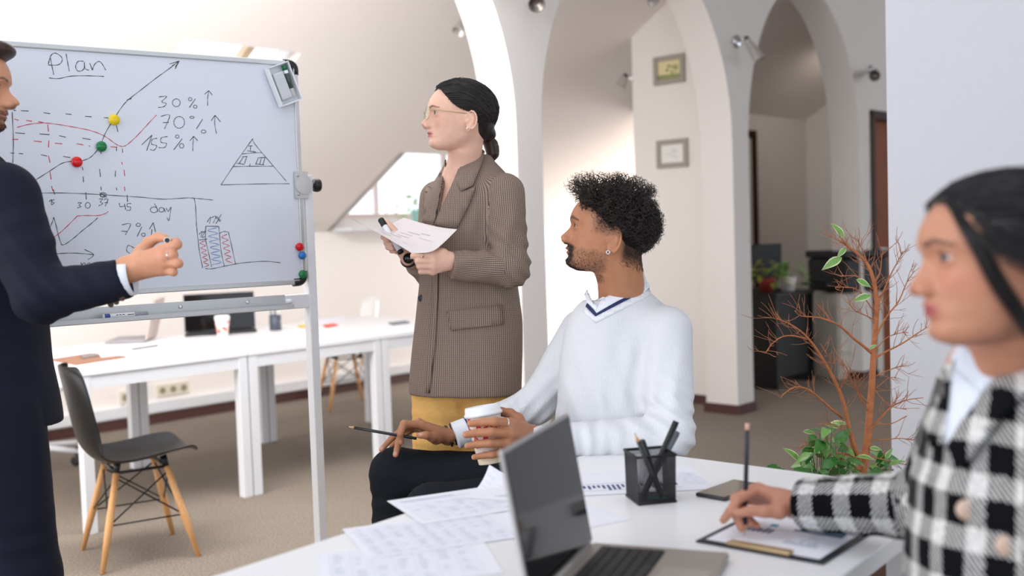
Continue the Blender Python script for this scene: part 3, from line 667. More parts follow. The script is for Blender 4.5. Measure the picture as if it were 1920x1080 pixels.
# sheets behind the pen cup
o = at_t(1082, 931); ux = dirpx((1082, 931), (1352, 917))
s_, pt = sheet('paper_sheet', 'printed bar chart sheet lying behind the black pen cup', o, ux, .297, .21, TZ + .0006)
rr = random.Random(4); printed(s_, pt, [(.012 + i * .0105, .062 - rr.uniform(.0, .03), .012 + i * .0105 + .006, .082) for i in range(21)], M_printd, 'chart_bars')
printed(s_, pt, [(.005, .094, .235, .0955), (.005, .035, .235, .0362)], M_printd, 'chart_lines'); grid_print(s_, pt, .237, .05, .29, .16, 5, 12, seed=2)
o = at_t(1010, 1010); s_, pt = sheet('paper_sheet', 'blank white sheet half under the open laptop screen', o, dirpx((1010, 1010), (1130, 985)), .21, .297, TZ + .0002)
# sheets left of the laptop
o = at_t(690, 1050); s_, pt = sheet('paper_sheet', 'sheet printed with a pale number table, nearest the left edge of the meeting table', o, (.93, .36), .297, .21, TZ + .0012)
grid_print(s_, pt, .015, .015, .28, .19, 9, 14, seed=3, fill=.75)
o = at_t(792, 985); s_, pt = sheet('paper_sheet', 'printed table sheet lying just left of the laptop screen', o, (.90, .43), .297, .21, TZ + .0018)
grid_print(s_, pt, .015, .02, .28, .15, 8, 10, seed=5, fill=.6); printed(s_, pt, [(.02, .17, .2, .172), (.02, .18, .14, .186)], M_print)
o = at_t(868, 936); s_, pt = sheet('paper_sheet', 'white sheet with a curled up corner between the laptop and the black trousers', o, (.93, -.36), .21, .15, TZ + .0024, curl=(-1.1, 1.0, .35, .09))
printed(s_, pt, [(.06 + .008 * i, .03 + .007 * i, .15 + .004 * i, .034 + .007 * i) for i in range(8)], M_print)
o = at_t(600, 1110); s_, pt = sheet('paper_sheet', 'sheet at the bottom edge of the picture left of the laptop', o, (.97, .2), .297, .21, TZ + .0006); grid_print(s_, pt, .02, .02, .27, .19, 7, 12, seed=8)

# ------------------------------------------------------------------ laptops
M_lap = mat('silver_laptop', S(176, 174, 174), 0.36, metal=0.6); M_lapd = mat('laptop_base', S(168, 160, 152), 0.4, metal=0.45)
M_screen = mat('dark_screen', S(12, 12, 14), 0.09, spec=0.5); M_key = mat('black_key', S(26, 26, 29), 0.5)
def make_laptop(lb, H, hd, ed, Lw, D, back, keys, ml, mb_, keym=None):
    """H: hinge corner, hd: along the hinge, ed: from the hinge to the front edge, back: lean of the lid"""
    H = Vector(H); hd = Vector(hd).normalized(); ed = Vector(ed).normalized(); r = thing('laptop', lb, 'laptop', H + hd * Lw / 2 + ed * D / 2)
    if hd.cross(ed).z < 0: F = Matrix((hd, ed, Vector((0, 0, -1)))).transposed()
    else: F = Matrix((hd, ed, Z)).transposed()
    m = MB(); m.box(H + hd * Lw / 2 + ed * D / 2 + Z * .0085, (Lw, D, .013), F); m.build('base', mb_, r, bevel=.004)
    for e in ((.02, .03), (.02, D - .03), (Lw - .02, .03), (Lw - .02, D - .03)):
        m = MB(); m.tube([H + hd * e[0] + ed * e[1], H + hd * e[0] + ed * e[1] + Z * .003], .006, 8); m.build('rubber_foot', M_black, r)
    v = (-ed * back + Z * .225); hgt = v.length; v.normalize(); nf = hd.cross(v).normalized(); nf = nf if nf.dot(ed) > 0 else -nf
    FS = Matrix((hd, v, hd.cross(v))).transposed(); c = H + Z * .016 + hd * Lw / 2 + v * hgt / 2
    m = MB(); m.box(c - nf * .004, (Lw, hgt, .007), FS); lid = m.build('screen_lid', ml, r, bevel=.003)
    m = MB(); m.box(c, (Lw - .012, hgt - .012, .0016), FS); m.build('display', M_screen, lid)
    m = MB(); m.tube([H + hd * .02 + Z * .014 - ed * .002, H + hd * (Lw - .02) + Z * .014 - ed * .002], .006, 10); m.build('hinge', M_black if ml is M_black else ml, r)
    if keys:
        kb = MB(); kb.box(H + hd * Lw / 2 + ed * D * .33 + Z * .0153, (Lw - .05, D * .47, .0012), F); kb.build('keyboard_bed', mat('keyboard_bed', S(40, 40, 42), .6), r)
        ncol, nrow = 14, 6; kw = (Lw - .055) / ncol; kd = D * .46 / nrow; base = None
        for j in range(nrow):
            for i in range(ncol):
                if j == nrow - 1 and 4 <= i <= 8 and i != 6: continue
                wid = kw * (5 if (j == nrow - 1 and i == 6) else 1) - .0028
                p = H + hd * (.0275 + kw * (i + .5)) + ed * (D * .10 + kd * (j + .5)) + Z * .0172
                if base is None or wid > kw:
                    m = MB(); m.box(p, (wid, kd - .0026, .0028), F); k = m.build('key', M_key, r, loc=None)
                    if base is None:
                        bpos = p.copy(); base = k
                else:
                    k = base.copy(); COL.objects.link(k); k.location = p - bpos
        m = MB(); m.box(H + hd * Lw * .5 + ed * D * .79 + Z * .0153, (.11, D * .33, .0008), F); m.build('touchpad', mat('touchpad', S(180, 172, 164), .35, metal=.4), r)
    return r
make_laptop('open silver laptop on the meeting table, screen edge towards the viewer', (.127, 1.831, TZ), (-.352, -.936, 0), (.936, -.352, 0), .325, .235, .037, True, M_lap, M_lapd)

# ------------------------------------------------------------------ mesh pen cup
pl_, pf_, pr_ = at_t(1176, 926), at_t(1197, 949), at_t(1263, 943)
ex = (pr_ - pf_); ex.z = 0; ex = ex.normalized(); ey = Vector((-ex.y, ex.x, 0)); W_ = .082; pc = pf_ + ex * W_ / 2 + ey * W_ / 2; CHt = .098
cup = thing('pen_cup', 'square black wire mesh pen cup on the meeting table', 'pen cup', (pc.x, pc.y, TZ))
def CP(a, b, z): return pc + ex * a + ey * b + Z * z
hw = W_ / 2 * .96
m = MB(); m.tube([CP(-hw, -hw, .003), CP(hw, -hw, .003), CP(hw, hw, .003), CP(-hw, hw, .003)], .003, 6, closed=True); m.build('bottom_rim', M_blackm, cup)
m = MB(); m.box(CP(0, 0, .0035), (W_ * .95, W_ * .95, .003), Matrix((ex, ey, Z)).transposed()); m.build('base_plate', M_blackm, cup)
hw2 = W_ / 2
m = MB(); m.tube([CP(-hw2, -hw2, CHt), CP(hw2, -hw2, CHt), CP(hw2, hw2, CHt), CP(-hw2, hw2, CHt)], .0032, 6, closed=True); m.build('top_rim', M_blackm, cup)
for (a0, b0, a1, b1) in ((-1, -1, 1, -1), (1, -1, 1, 1), (1, 1, -1, 1), (-1, 1, -1, -1)):
    m = MB(); n_ = 20
    def wp(t, z): k = .96 + .04 * z / CHt; return CP((a0 + (a1 - a0) * t) * W_ / 2 * k, (b0 + (b1 - b0) * t) * W_ / 2 * k, z)
    def strand(p, q):
        d = (q - p).normalized(); sd = d.cross(Z.cross(wp(1, 0) - wp(0, 0)).normalized()).normalized() * .00055; nn = Z.cross(wp(1, 0) - wp(0, 0)).normalized() * .0004
        m.add([p - sd - nn, p + sd - nn, p + nn, q - sd - nn, q + sd - nn, q + nn], [(0, 1, 4, 3), (1, 2, 5, 4), (2, 0, 3, 5)])
    sp = .0042
    k = -CHt
    while k < W_:
        for sgn in (1, -1):
            t0, z0, t1, z1 = k, 0, k + CHt, CHt
            if t0 < 0: z0 += -t0; t0 = 0
            if t1 > W_: z1 -= t1 - W_; t1 = W_
            if t1 > t0:
                f = (lambda x: x / W_) if sgn > 0 else (lambda x: 1 - x / W_)
                strand(wp(f(t0), z0), wp(f(t1), z1))
        k += sp
    m.build('mesh_wall', M_blackm, cup, kind='stuff')
def pen(name, lb, a, b, r_, m_, tip=None, tipl=.0, cat='pen', group=None, capm=None, clip=False):
    a, b = Vector(a), Vector(b); d = (b - a); L_ = d.length; d.normalize()
    m = MB(); m.lathe(a, d, [(r_ * .9, 0), (r_, .003), (r_, L_ - tipl), (r_ * (.25 if tip else .85), L_)] if not tip else [(r_ * .9, 0), (r_, .002), (r_, L_ - tipl)], 10)
    o = tag(m.build(name, m_, loc=a), lb, cat, group)
    if tip:
        m = MB(); m.lathe(a + d * (L_ - tipl), d, [(r_, 0), (r_ * .22, tipl * .85)], 10); m.build('sharpened_tip', tip, o)
        m = MB(); m.lathe(a + d * (L_ - tipl * .15), d, [(r_ * .25, 0), (.0002, tipl * .18)], 6); m.build('lead', M_black, o)
    if clip:
        u_ = d.orthogonal().normalized(); m = MB(); m.box(a + d * (L_ - .022) + u_ * (r_ + .0015), (.003, .002, .035), frame_m(u_, d.cross(u_)) @ Matrix.Identity(3)); m.tube([a + d * (L_ - .004), a + d * (L_ - .004) + u_ * (r_ + .002), a + d * (L_ - .042) + u_ * (r_ + .0018)], .0014, 6); m.build('clip', capm or M_blackm, o)
    return o
M_pencilw = mat('pencil_wood', S(214, 170, 132), 0.6); M_dark = mat('dark_pen', S(24, 26, 30), 0.35)
zb = .0065
pen('pen', 'thick black marker leaning right in the mesh cup, tallest of its pens', CP(-.012, .012, zb), P(1268, 790, 2.21), .0068, M_dark, clip=True)
pen('pen', 'grey pen leaning right behind the tallest marker in the mesh cup', CP(-.004, .028, zb), P(1271, 810, 2.25), .0052, mat('grey_pen', S(96, 102, 110), .35), clip=True)
pen('pencil', 'black pencil with bare wooden point leaning left in the mesh cup', CP(.016, -.018, zb), P(1190, 812, 2.10), .0040, M_dark, tip=M_pencilw, tipl=.02, cat='pencil')
pen('pen', 'dark thick pen leaning left in the mesh cup, lower than the pencil', CP(.022, -.004, zb), P(1203, 826, 2.16), .0062, M_dark, clip=True)
for k, (a_, b_, cc, nm) in enumerate(((-.015, -.015, (30, 130, 110), 'green'), (.004, -.022, (40, 150, 130), 'teal'), (.018, .008, (190, 160, 60), 'yellow'))):
    m = MB(); m.tube([CP(a_ + x, b_ + y, .0065 + z_) for x, y, z_ in ((0, 0, 0), (.022, .004, 0), (.023, -.003, .001), (.004, -.005, .001), (.003, .002, .002), (.018, .004, .002))], .0009, 6)
    tag(m.build('paper_clip', mat('clip_' + nm, S(*cc), .35), loc=CP(a_, b_, .0065)), nm + ' paper clip lying in the bottom of the mesh cup', 'paper clip', 'paper clips in the mesh cup')

# phone
f0 = at_t(1304, 931); fx = (at_t(1334, 948) - f0); fx.z = 0; fx = fx.normalized(); fx = Vector((.72, -.69, 0)).normalized(); fy = Vector((-fx.y, fx.x, 0)); FFm = Matrix((fx, fy, Z)).transposed(); fc = f0 + fx * .036 + fy * .072
r = thing('phone', 'black smartphone lying on the meeting table by the writing hand', 'phone', (fc.x, fc.y, TZ))
m = MB(); m.box(fc + Z * .0045, (.072, .146, .0085), FFm); m.build('phone_body', M_black, r, bevel=.0035, seg=3)
m = MB(); m.box(fc + Z * .0089, (.066, .140, .0006), FFm); m.build('phone_screen', mat('phone_glass', S(96, 84, 66), .06, spec=.7), r)

# clipboard with printed sheet
b0 = Vector((.309, 1.857, 0)); bs = Vector((.77, -.635, 0)).normalized(); bl = Vector((-bs.y, bs.x, 0))
r = thing('clipboard', 'dark clipboard with printed charts under the writing hand', 'clipboard', b0 + bs * .12 + bl * .16 + Z * TZ)
FBc = Matrix((bs, bl, Z)).transposed()
m = MB(); m.box(b0 + bs * .118 + bl * .16 + Z * (TZ + .0022), (.236, .32, .003), FBc); m.build('board', mat('dark_board', S(30, 32, 40), .5), r, bevel=.001)
m = MB(); m.box(b0 + bs * .118 + bl * .012 + Z * (TZ + .0075), (.115, .018, .007), FBc); m.tube([b0 + bs * .06 + bl * .004 + Z * (TZ + .008), b0 + bs * .176 + bl * .004 + Z * (TZ + .008)], .004, 8); m.build('metal_clip', mat('brass_clip', S(186, 160, 122), .35, metal=.5), r, bevel=.001)
s_, pt = sheet('paper_sheet', 'sheet with blue charts clamped on the dark clipboard', b0 + bs * .013 + bl * .014, bs, .21, .285, TZ + .0042, group='sheets held on clipboards')
rr = random.Random(9)
printed(s_, pt, [(.02, .20, .095, .203), (.02, .21, .08, .213), (.11, .24, .19, .244)] + [(.12 + .008 * i, .05, .125 + .008 * i, .055 + rr.uniform(.01, .03)) for i in range(8)], M_print)
printed(s_, pt, [(.105 + .009 * i, .13, .114 + .009 * i, .14 + .03 * abs(math.sin(i * .5)) + .003 * i) for i in range(10)], mat('teal_print', S(44, 84, 118), .7), 'area_chart')
printed(s_, pt, [(.02 + .010 * i, .09, .027 + .010 * i, .10 + rr.uniform(.005, .03)) for i in range(6)], M_printd, 'chart_bars')
printed(s_, pt, [(.055, .135, .07, .15)], mat('cyan_print', S(60, 150, 190), .7), 'pie_mark')

# ------------------------------------------------------------------ things on the back tables
TT = TZ + .0005
def on_t(px, py): p = PZ(px, py, TZ); return p
make_laptop('open silver laptop seen from the side on the left back table', on_t(272, 642), (-.12, .99, 0), (-.99, -.12, 0), .31, .22, .055, False, mat('rosy_laptop', S(206, 190, 182), .4, metal=.2), mat('grey_laptop', S(150, 148, 152), .4, metal=.4))
make_laptop('open black laptop on the back tables behind the whiteboard tray', on_t(347, 628) + U * .0, on_t(482, 619) - on_t(347, 628), Vector((0.3, -1, 0)) - Vector((0, 0, 0)), .42, .15, .02, False, M_black, M_black)
p = on_t(418, 631); r = thing('paper_cup', 'paper cup with a red leaf print and white lid on the back table', 'paper cup', p)
M_cupw = mat('cup_paper', S(240, 236, 230), .6)
m = MB(); m.lathe(p, Z, [(.030, 0), (.0305, .002), (.043, .108)], 24); m.build('cup_body', M_cupw, r)
m = MB(); rr = random.Random(3)
for i in range(46):
    a = rr.uniform(0, 6.28); z = rr.uniform(.016, .094); s = rr.uniform(.004, .009); pts = []
    for k in range(6):
        b = k * 1.047; aa = a + math.cos(b) * s / .037; zz = z + math.sin(b) * s * 1.2; R_ = .0305 + (.0125) * zz / .108 + .0004
        pts.append(p + Vector((math.cos(aa) * R_, math.sin(aa) * R_, zz)))
    m.add(pts, [(0, 1, 2, 3, 4, 5)])
m.build('leaf_print', mat('red_leaf_print', S(214, 104, 84), .6), r, kind='stuff')
m = MB(); m.lathe(p + Z * .106, Z, [(.0445, 0), (.0455, .004), (.043, .008), (.041, .018), (.036, .019)], 24); m.build('lid', M_hold, r)
p = on_t(517, 619); r = thing('pen_pot', 'dark round pen pot standing on the back table beside coloured notes', 'pen pot', p)
m = MB(); m.lathe(p, Z, [(.034, 0), (.036, .002), (.036, .095), (.034, .095), (.034, .004), (.001, .004)], 20); m.build('pot_wall', mat('smoky_mesh', S(74, 80, 94), .5), r)
for (dx, dy, tx, ty, hh, cc, lb) in ((-.012, 0, -.03, 0, .16, (40, 96, 130), 'blue pencil in the pen pot on the back table'), (.006, .01, -.006, .01, .15, (44, 52, 74), 'dark pen in the pen pot on the back table'), (.012, -.006, .036, -.01, .15, (196, 214, 200), 'pale green pen in the pen pot on the back table')):
    pen('pen', lb, p + Vector((dx, dy, .006)), p + Vector((tx, ty, hh)), .0045, mat('pen_%d_%d' % (cc[0], cc[1]), S(*cc), .4))
def flat(name, lb, cat, pts, z, t, m_, grp=None):
    q = [on_t(*a) for a in pts]; q = [Vector((a.x, a.y, z + t)) for a in q]
    if (q[1] - q[0]).cross(q[2] - q[0]).z < 0: q = q[::-1]
    m = MB(); m.slab(q, t, Z); c = sum(q, Vector()) / len(q); return tag(m.build(name, m_, loc=(c.x, c.y, z)), lb, cat, grp)
flat('paper_stack', 'white papers on the left back table behind the brown folder', 'paper', ((100, 661), (178, 651), (196, 660), (116, 671)), TT, .006, M_paper)
flat('folder', 'brown folder at the left end of the back table', 'folder', ((94, 676), (170, 664), (236, 671), (142, 685)), TT, .006, mat('brown_folder', S(150, 106, 84), .6))
flat('notebook', 'small grey notebook lying on the brown folder', 'notebook', ((150, 671), (178, 667), (186, 671), (156, 676)), TT + .0062, .008, mat('grey_cover', S(132, 124, 118), .6))
flat('paper_sheet', 'white sheet lying across the right of the brown folder', 'paper', ((184, 664), (222, 660), (232, 668), (190, 673)), TT + .0065, .003, M_paper)
flat('paper_sheet', 'white sheet under the dark pen on the left back table', 'paper', ((215, 655), (300, 640), (330, 655), (240, 669)), TT, .0012, M_paper)
a, b = on_t(248, 657), on_t(296, 650); pen('pen', 'dark pen lying on a white sheet on the left back table', a + Z * .0062, b + Z * .0062, .0045, M_dark)
flat('paper_sheet', 'white sheet on the back table nearest the right whiteboard post', 'paper', ((536, 626), (630, 615), (650, 622), (545, 634)), TT, .002, M_paper)
flat('paper_sheet', 'second white sheet behind the coloured notes on the back table', 'paper', ((560, 604), (640, 594), (664, 600), (580, 611)), TT, .002, M_paper)
flat('sticky_note', 'yellow note on the back table behind the whiteboard post', 'note', ((558, 612), (588, 608), (597, 611), (566, 615)), TT + .0022, .004, mat('yellow_note', S(240, 208, 40), .6))
flat('sticky_note', 'orange red note on the back table right of the whiteboard post', 'note', ((606, 611), (626, 608), (634, 611), (612, 615)), TT + .0022, .004, mat('red_note', S(236, 92, 76), .6))
flat('phone', 'dark phone lying on the back table beside the standing woman', 'phone', ((728, 607), (760, 603), (768, 606), (736, 610)), TT, .008, mat('grey_phone', S(110, 116, 122), .4))

# ------------------------------------------------------------------ wall lamps and pictures
M_lampg = mat('ribbed_steel', S(205, 203, 200), .3, metal=.7)
def spot_lamp(lb, base, nrm, joint, tip, mm=None):
    base, joint, tip = Vector(base), Vector(joint), Vector(tip); nrm = Vector(nrm).normalized(); mm = mm or M_lampg
    r = thing('wall_lamp', lb, 'lamp', base, 'spot lamps on the arcade')
    m = MB(); m.lathe(base, nrm, [(.045, 0), (.045, .012), (.036, .02), (.01, .022)], 20); m.build('base', M_chrome, r)
    m = MB(); m.tube([base + nrm * .02, base + nrm * .05, joint], .010, 8); m.build('arm', M_chrome, r)
    m = MB(); m.ball(joint, .020, 12); m.build('joint', M_black, r)
    d = (tip - joint); L_ = d.length; d.normalize()
    m = MB(); pr = [(.012, -.01), (.022, .012)]
    for k in range(6): f = .012 + (L_ - .012) * (k + 1) / 6; rr_ = .022 + .022 * (k + 1) / 6; pr += [(rr_ - .003, f - .004), (rr_, f)]
    pr += [(.040, L_ - .001), (.030, L_ - .03), (.001, L_ - .035)]
    m.lathe(joint, d, pr, 20); m.build('shade', mm, r)
def fp(px, py, k): return PPL(px, py, Q0 + N * k, N)
spot_lamp('steel wall spot lamp between the second arch and the dark doorway arch', fp(1380, 78, 0), N, fp(1400, 73, .08), fp(1424, 112, .16))
spot_lamp('wall spot lamp right of the doorway arch, seen end on', fp(1632, 132, 0), N, fp(1634, 136, .06), fp(1640, 142, .17), mat('dark_steel', S(120, 112, 106), .3, metal=.7))
spot_lamp('wall spot lamp at the top of the picture above the pillar', fp(1001, -22, 0), N, fp(1002, -10, .06), fp(1006, 8, .16), mat('dark_steel', S(120, 112, 106), .3, metal=.7))
q = AR(-2.06, TH, 2.50); spot_lamp('spot lamp behind the left pillar pointing down to the left', q, -N, P(874, 32, 6.2), P(860, 60, 6.15))
q = AR(.30, 1.0, 2.42); spot_lamp('small spot lamp behind the wall with the pictures', q, -N, q - N * .075 - U * .03 + Z * .02, q - N * .11 - U * .06 - Z * .06)
q = AR(-.5, TH, 2.9); spot_lamp('spot lamp inside the second arch at the top edge', q, -N, P(1213, -14, 7.0), P(1226, 2, 6.95))
M_frame = mat('grey_picture_frame', S(158, 152, 142), .5)
for (px, py, lb, kind) in ((1256, 131, 'grey framed small landscape picture, upper one on the inner wall', 0), (1262, 288, 'grey framed pale drawing, lower one on the inner wall', 1)):
    p = PPL(px, py, AR(.254, 0, 0), -U); r = thing('picture_frame', lb, 'picture', p - Z * .1, 'framed pictures on the inner wall'); n_ = -U; a = N; F = Matrix((a, n_, Z)).transposed()
    w_, h_ = .27, .205
    for (x, z, sx, sz) in ((-w_ / 2 + .018, 0, .036, h_), (w_ / 2 - .018, 0, .036, h_), (0, h_ / 2 - .018, w_ - .072, .036), (0, -h_ / 2 + .018, w_ - .072, .036)):
        m = MB(); m.box(p + a * x + Z * z + n_ * .012, (sx, .022, sz), F); m.build('frame_bar', M_frame, r, bevel=.003)
    m = MB(); m.box(p + n_ * .006, (w_ - .06, .008, h_ - .06), F); art = m.build('artwork', mat('art_%d' % kind, S(222, 208, 160) if kind == 0 else S(232, 230, 226), .7), r)
    m = MB(); rr = random.Random(kind + 5)
    if kind == 0:
        for k in range(14):
            x, z, s = rr.uniform(-.02, .065), rr.uniform(-.03, .03), rr.uniform(.008, .018); m.add([p + a * (x + s * math.cos(t * 1.047)) + Z * (z + s * .7 * math.sin(t * 1.047)) + n_ * (.0102 + .0001 * k) for t in range(6)], [tuple(range(6))])
        m.add([p + a * x + Z * z + n_ * .0102 for x, z in ((-.1, -.07), (.1, -.07), (.1, -.035), (-.1, -.03))], [(0, 1, 2, 3)])
        m.build('painted_trees', mat('art_green', S(142, 150, 96), .7), art, kind='stuff')
    else:
        for k in range(9):
            x, z = rr.uniform(-.05, .03), -.035 + .008 * k; m.add([p + a * (x + dx) + Z * (z + dz) + n_ * .0102 for dx, dz in ((0, 0), (.04, 0), (.04, .003), (0, .003))], [(0, 1, 2, 3)])
        m.build('drawn_lines', mat('art_blue', S(176, 184, 196), .7), art, kind='stuff')

# ------------------------------------------------------------------ dark office behind the right arch
def OP(px, py, d): return P(px, py, d)
cb0 = PZ(1572, 712, 0); cx_ = Vector((-.93, -.10, 0)).normalized(); cy_ = Vector((.62, .78, 0)).normalized()
fx_ = (PZ(1507, 700, 0) - cb0); fx_.z = 0; fx_ = fx_.normalized(); fy_ = Vector((-fx_.y, fx_.x, 0)); fy_ = fy_ if fy_.y > 0 else -fy_
r = thing('drawer_pedestal', 'pale drawer pedestal in the dark office behind the arch', 'cabinet', cb0 + fx_ * .15 + fy_ * .2); Fp = Matrix((fx_, fy_, fx_.cross(fy_))).transposed(); wq, dq, hq = .30, .46, .70
M_ped = mat('pale_cabinet', S(214, 208, 198), .5)
m = MB(); m.box(cb0 + fx_ * wq / 2 + fy_ * dq / 2 + Z * hq / 2, (wq, dq, hq), Fp); m.build('cabinet_body', M_ped, r, bevel=.004)
for k in range(4):
    m = MB(); m.box(cb0 - fx_ * .008 + fy_ * dq / 2 + Z * (.10 + .165 * k + .03), (.016, dq - .03, .155), Fp); d_ = m.build('drawer', M_ped, r, bevel=.003)
    m = MB(); m.box(cb0 - fx_ * .02 + fy_ * dq / 2 + Z * (.10 + .165 * k + .08), (.012, .12, .012), Fp); m.build('drawer_handle', M_chrome, d_)
pcn = cb0 + fx_ * .16 + fy_ * dq / 2 + Z * hq
r = thing('printer', 'black office printer on top of the pale drawer pedestal', 'printer', pcn)
m = MB(); m.box(pcn + Z * .15, (.50, .44, .28), Fp); m.build('printer_body', M_black, r, bevel=.03)
m = MB(); m.box(pcn + Z * .32, (.52, .46, .06), Fp); m.build('scanner_lid', M_black, r, bevel=.015)
m = MB(); m.box(pcn + Z * .08 - fy_ * .26, (.34, .16, .02), Fp); m.build('paper_tray', M_blackm, r)
dk = OP(1440, 560, 8.6); dk.z = 0; r = thing('office_desk', 'dark desk with plants in the office behind the arch', 'desk', dk)
M_dkd = mat('dark_desk', S(13, 12, 12), .55)
m = MB(); m.box(dk + Z * .735, (.62, .5, .03), frame_m(U, N)); m.build('desktop', M_dkd, r)
for k in (-.29, .29): 
    m = MB(); m.box(dk + U * k + Z * .36, (.03, .48, .72), frame_m(U, N)); m.build('side_panel', M_dkd, r)
m = MB(); m.box(dk + Z * .40 + N * .20, (.55, .02, .64), frame_m(U, N)); m.build('front_panel', M_dkd, r)
p = OP(1436, 492, 8.75); r = thing('monitor', 'black monitor on the dark desk left of the printer', 'monitor', Vector((p.x, p.y, .75)))
m = MB(); m.box(p, (.27, .04, .30), frame_m(Vector((1, .25, 0)), Vector((-.25, 1, 0)))); m.build('screen', M_black, r, bevel=.008)
m = MB(); m.tube([Vector((p.x, p.y, .765)), Vector((p.x, p.y, p.z - .12))], .02); m.build('stand', M_black, r)
m = MB(); m.box(Vector((p.x, p.y, .757)), (.2, .16, .014)); m.build('foot', M_black, r)

# ------------------------------------------------------------------ plants
def leaf_mesh(name, m_, L_=1.0, wd=.42, m2=None):
    me = bpy.data.meshes.new(name); v = []; f = []; n = 6
    for i in range(n + 1):
        t = i / n; w_ = wd * math.sin(math.pi * t ** .85) * (1 - .25 * t); z = -.25 * t * t
        v += [(t, -w_ / 2, z + .06 * w_ * 2), (t, 0, z), (t, w_ / 2, z + .06 * w_ * 2)]
    for i in range(n):
        a = 3 * i; f += [(a, a + 3, a + 4, a + 1), (a + 1, a + 4, a + 5, a + 2)]
    if m2:                                            # pale variegated margin
        e = []
        for i in range(n):
            for s in (0, 2):
                a, b = Vector(v[3 * i + s]), Vector(v[3 * i + 3 + s]); c, d = Vector(v[3 * i + 1]), Vector(v[3 * i + 4]); q = len(v)
                v += [tuple(a + Vector((0, 0, .006))), tuple(b + Vector((0, 0, .006))), tuple(b.lerp(d, .28) + Vector((0, 0, .006))), tuple(a.lerp(c, .28) + Vector((0, 0, .006)))]; e.append((q, q + 1, q + 2, q + 3))
        f += e
    me.from_pydata(v, [], f); me.materials.append(m_)
    if m2:
        me.materials.append(m2)
        for k, p_ in enumerate(me.polygons): p_.material_index = 1 if k >= 2 * n else 0
    for p_ in me.polygons: p_.use_smooth = True
    me.update(); return me
M_leafg = mat('glossy_green_leaf', S(62, 122, 50), .25, noise=.15, nscale=6); M_leaf2 = mat('mid_green_leaf', S(116, 162, 82), .32, noise=.12, nscale=6); M_leafv = mat('cream_leaf_margin', S(206, 214, 160), .4)
M_bark = mat('brown_bark', S(182, 112, 68), .7, noise=.2, nscale=50, bump=.2); M_twig = mat('twig_bark', S(172, 112, 78), .75)
L_dark, L_mid, L_var = leaf_mesh('leaf_dark', M_leafg, wd=.62), leaf_mesh('leaf_mid', M_leaf2, wd=.58), leaf_mesh('leaf_variegated', M_leaf2, wd=.46, m2=M_leafv)
def put_leaf(par, me, p, d, up, size, name='leaf', label=None):
    o = bpy.data.objects.new(name, me); COL.objects.link(o); o.parent = par
    x = Vector(d).normalized(); y = Vector(up).cross(x); y = y.normalized() if y.length > 1e-4 else x.orthogonal().normalized(); z = x.cross(y)
    M_ = Matrix((x * size, y * size, z * size)).transposed().to_4x4(); M_.translation = Vector(p) - Vector(par['_o']); o.matrix_local = M_
    return o
PD = 3.25
def b3(x, y, d=0.0): return P(1340 + x / 2, 380 + y / 2, PD + d)
pot = b3(553, 1040); pot = Vector((pot.x, pot.y, 0))
fic = thing('potted_tree', 'nearly bare potted fig tree with brown twigs in front of the right wall', 'plant', pot)
m = MB(); m.lathe(pot, Z, [(.13, 0), (.15, .01), (.19, .34), (.2, .36), (.18, .36), (.17, .32), (.001, .31)], 24); m.build('pot', mat('brown_pot', S(96, 72, 60), .6), fic)
def smooth_path(p, k=3):
    q = []
    for i in range(len(p) - 1):
        a, b, c, d = p[max(i - 1, 0)], p[i], p[i + 1], p[min(i + 2, len(p) - 1)]
        for j in range(k):
            t = j / k; q.append(.5 * ((2 * b) + (c - a) * t + (2 * a - 5 * b + 4 * c - d) * t * t + (3 * b - a - 3 * c + d) * t ** 3))
    return q + [p[-1]]
main = [pot + Z * .3, b3(553, 1040)] + [b3(x, y) for x, y in ((562, 960), (575, 880), (581, 790), (590, 680), (596, 560), (603, 470), (608, 380), (598, 300), (575, 235), (535, 190), (500, 165), (482, 145))]
def limb(pts, r0, r1, nm='branch', mm=None):
    q = smooth_path(pts); m = MB(); m.tube(q, [r0 + (r1 - r0) * i / (len(q) - 1) for i in range(len(q))], 8); m.build(nm, mm or M_bark, fic); return q
q = smooth_path(main); m = MB(); m.tube(q, [.0155 - .0125 * (i / (len(q) - 1)) ** .8 for i in range(len(q))], 10); m.build('trunk', M_bark, fic)
limbs = [q]
random.seed(11)
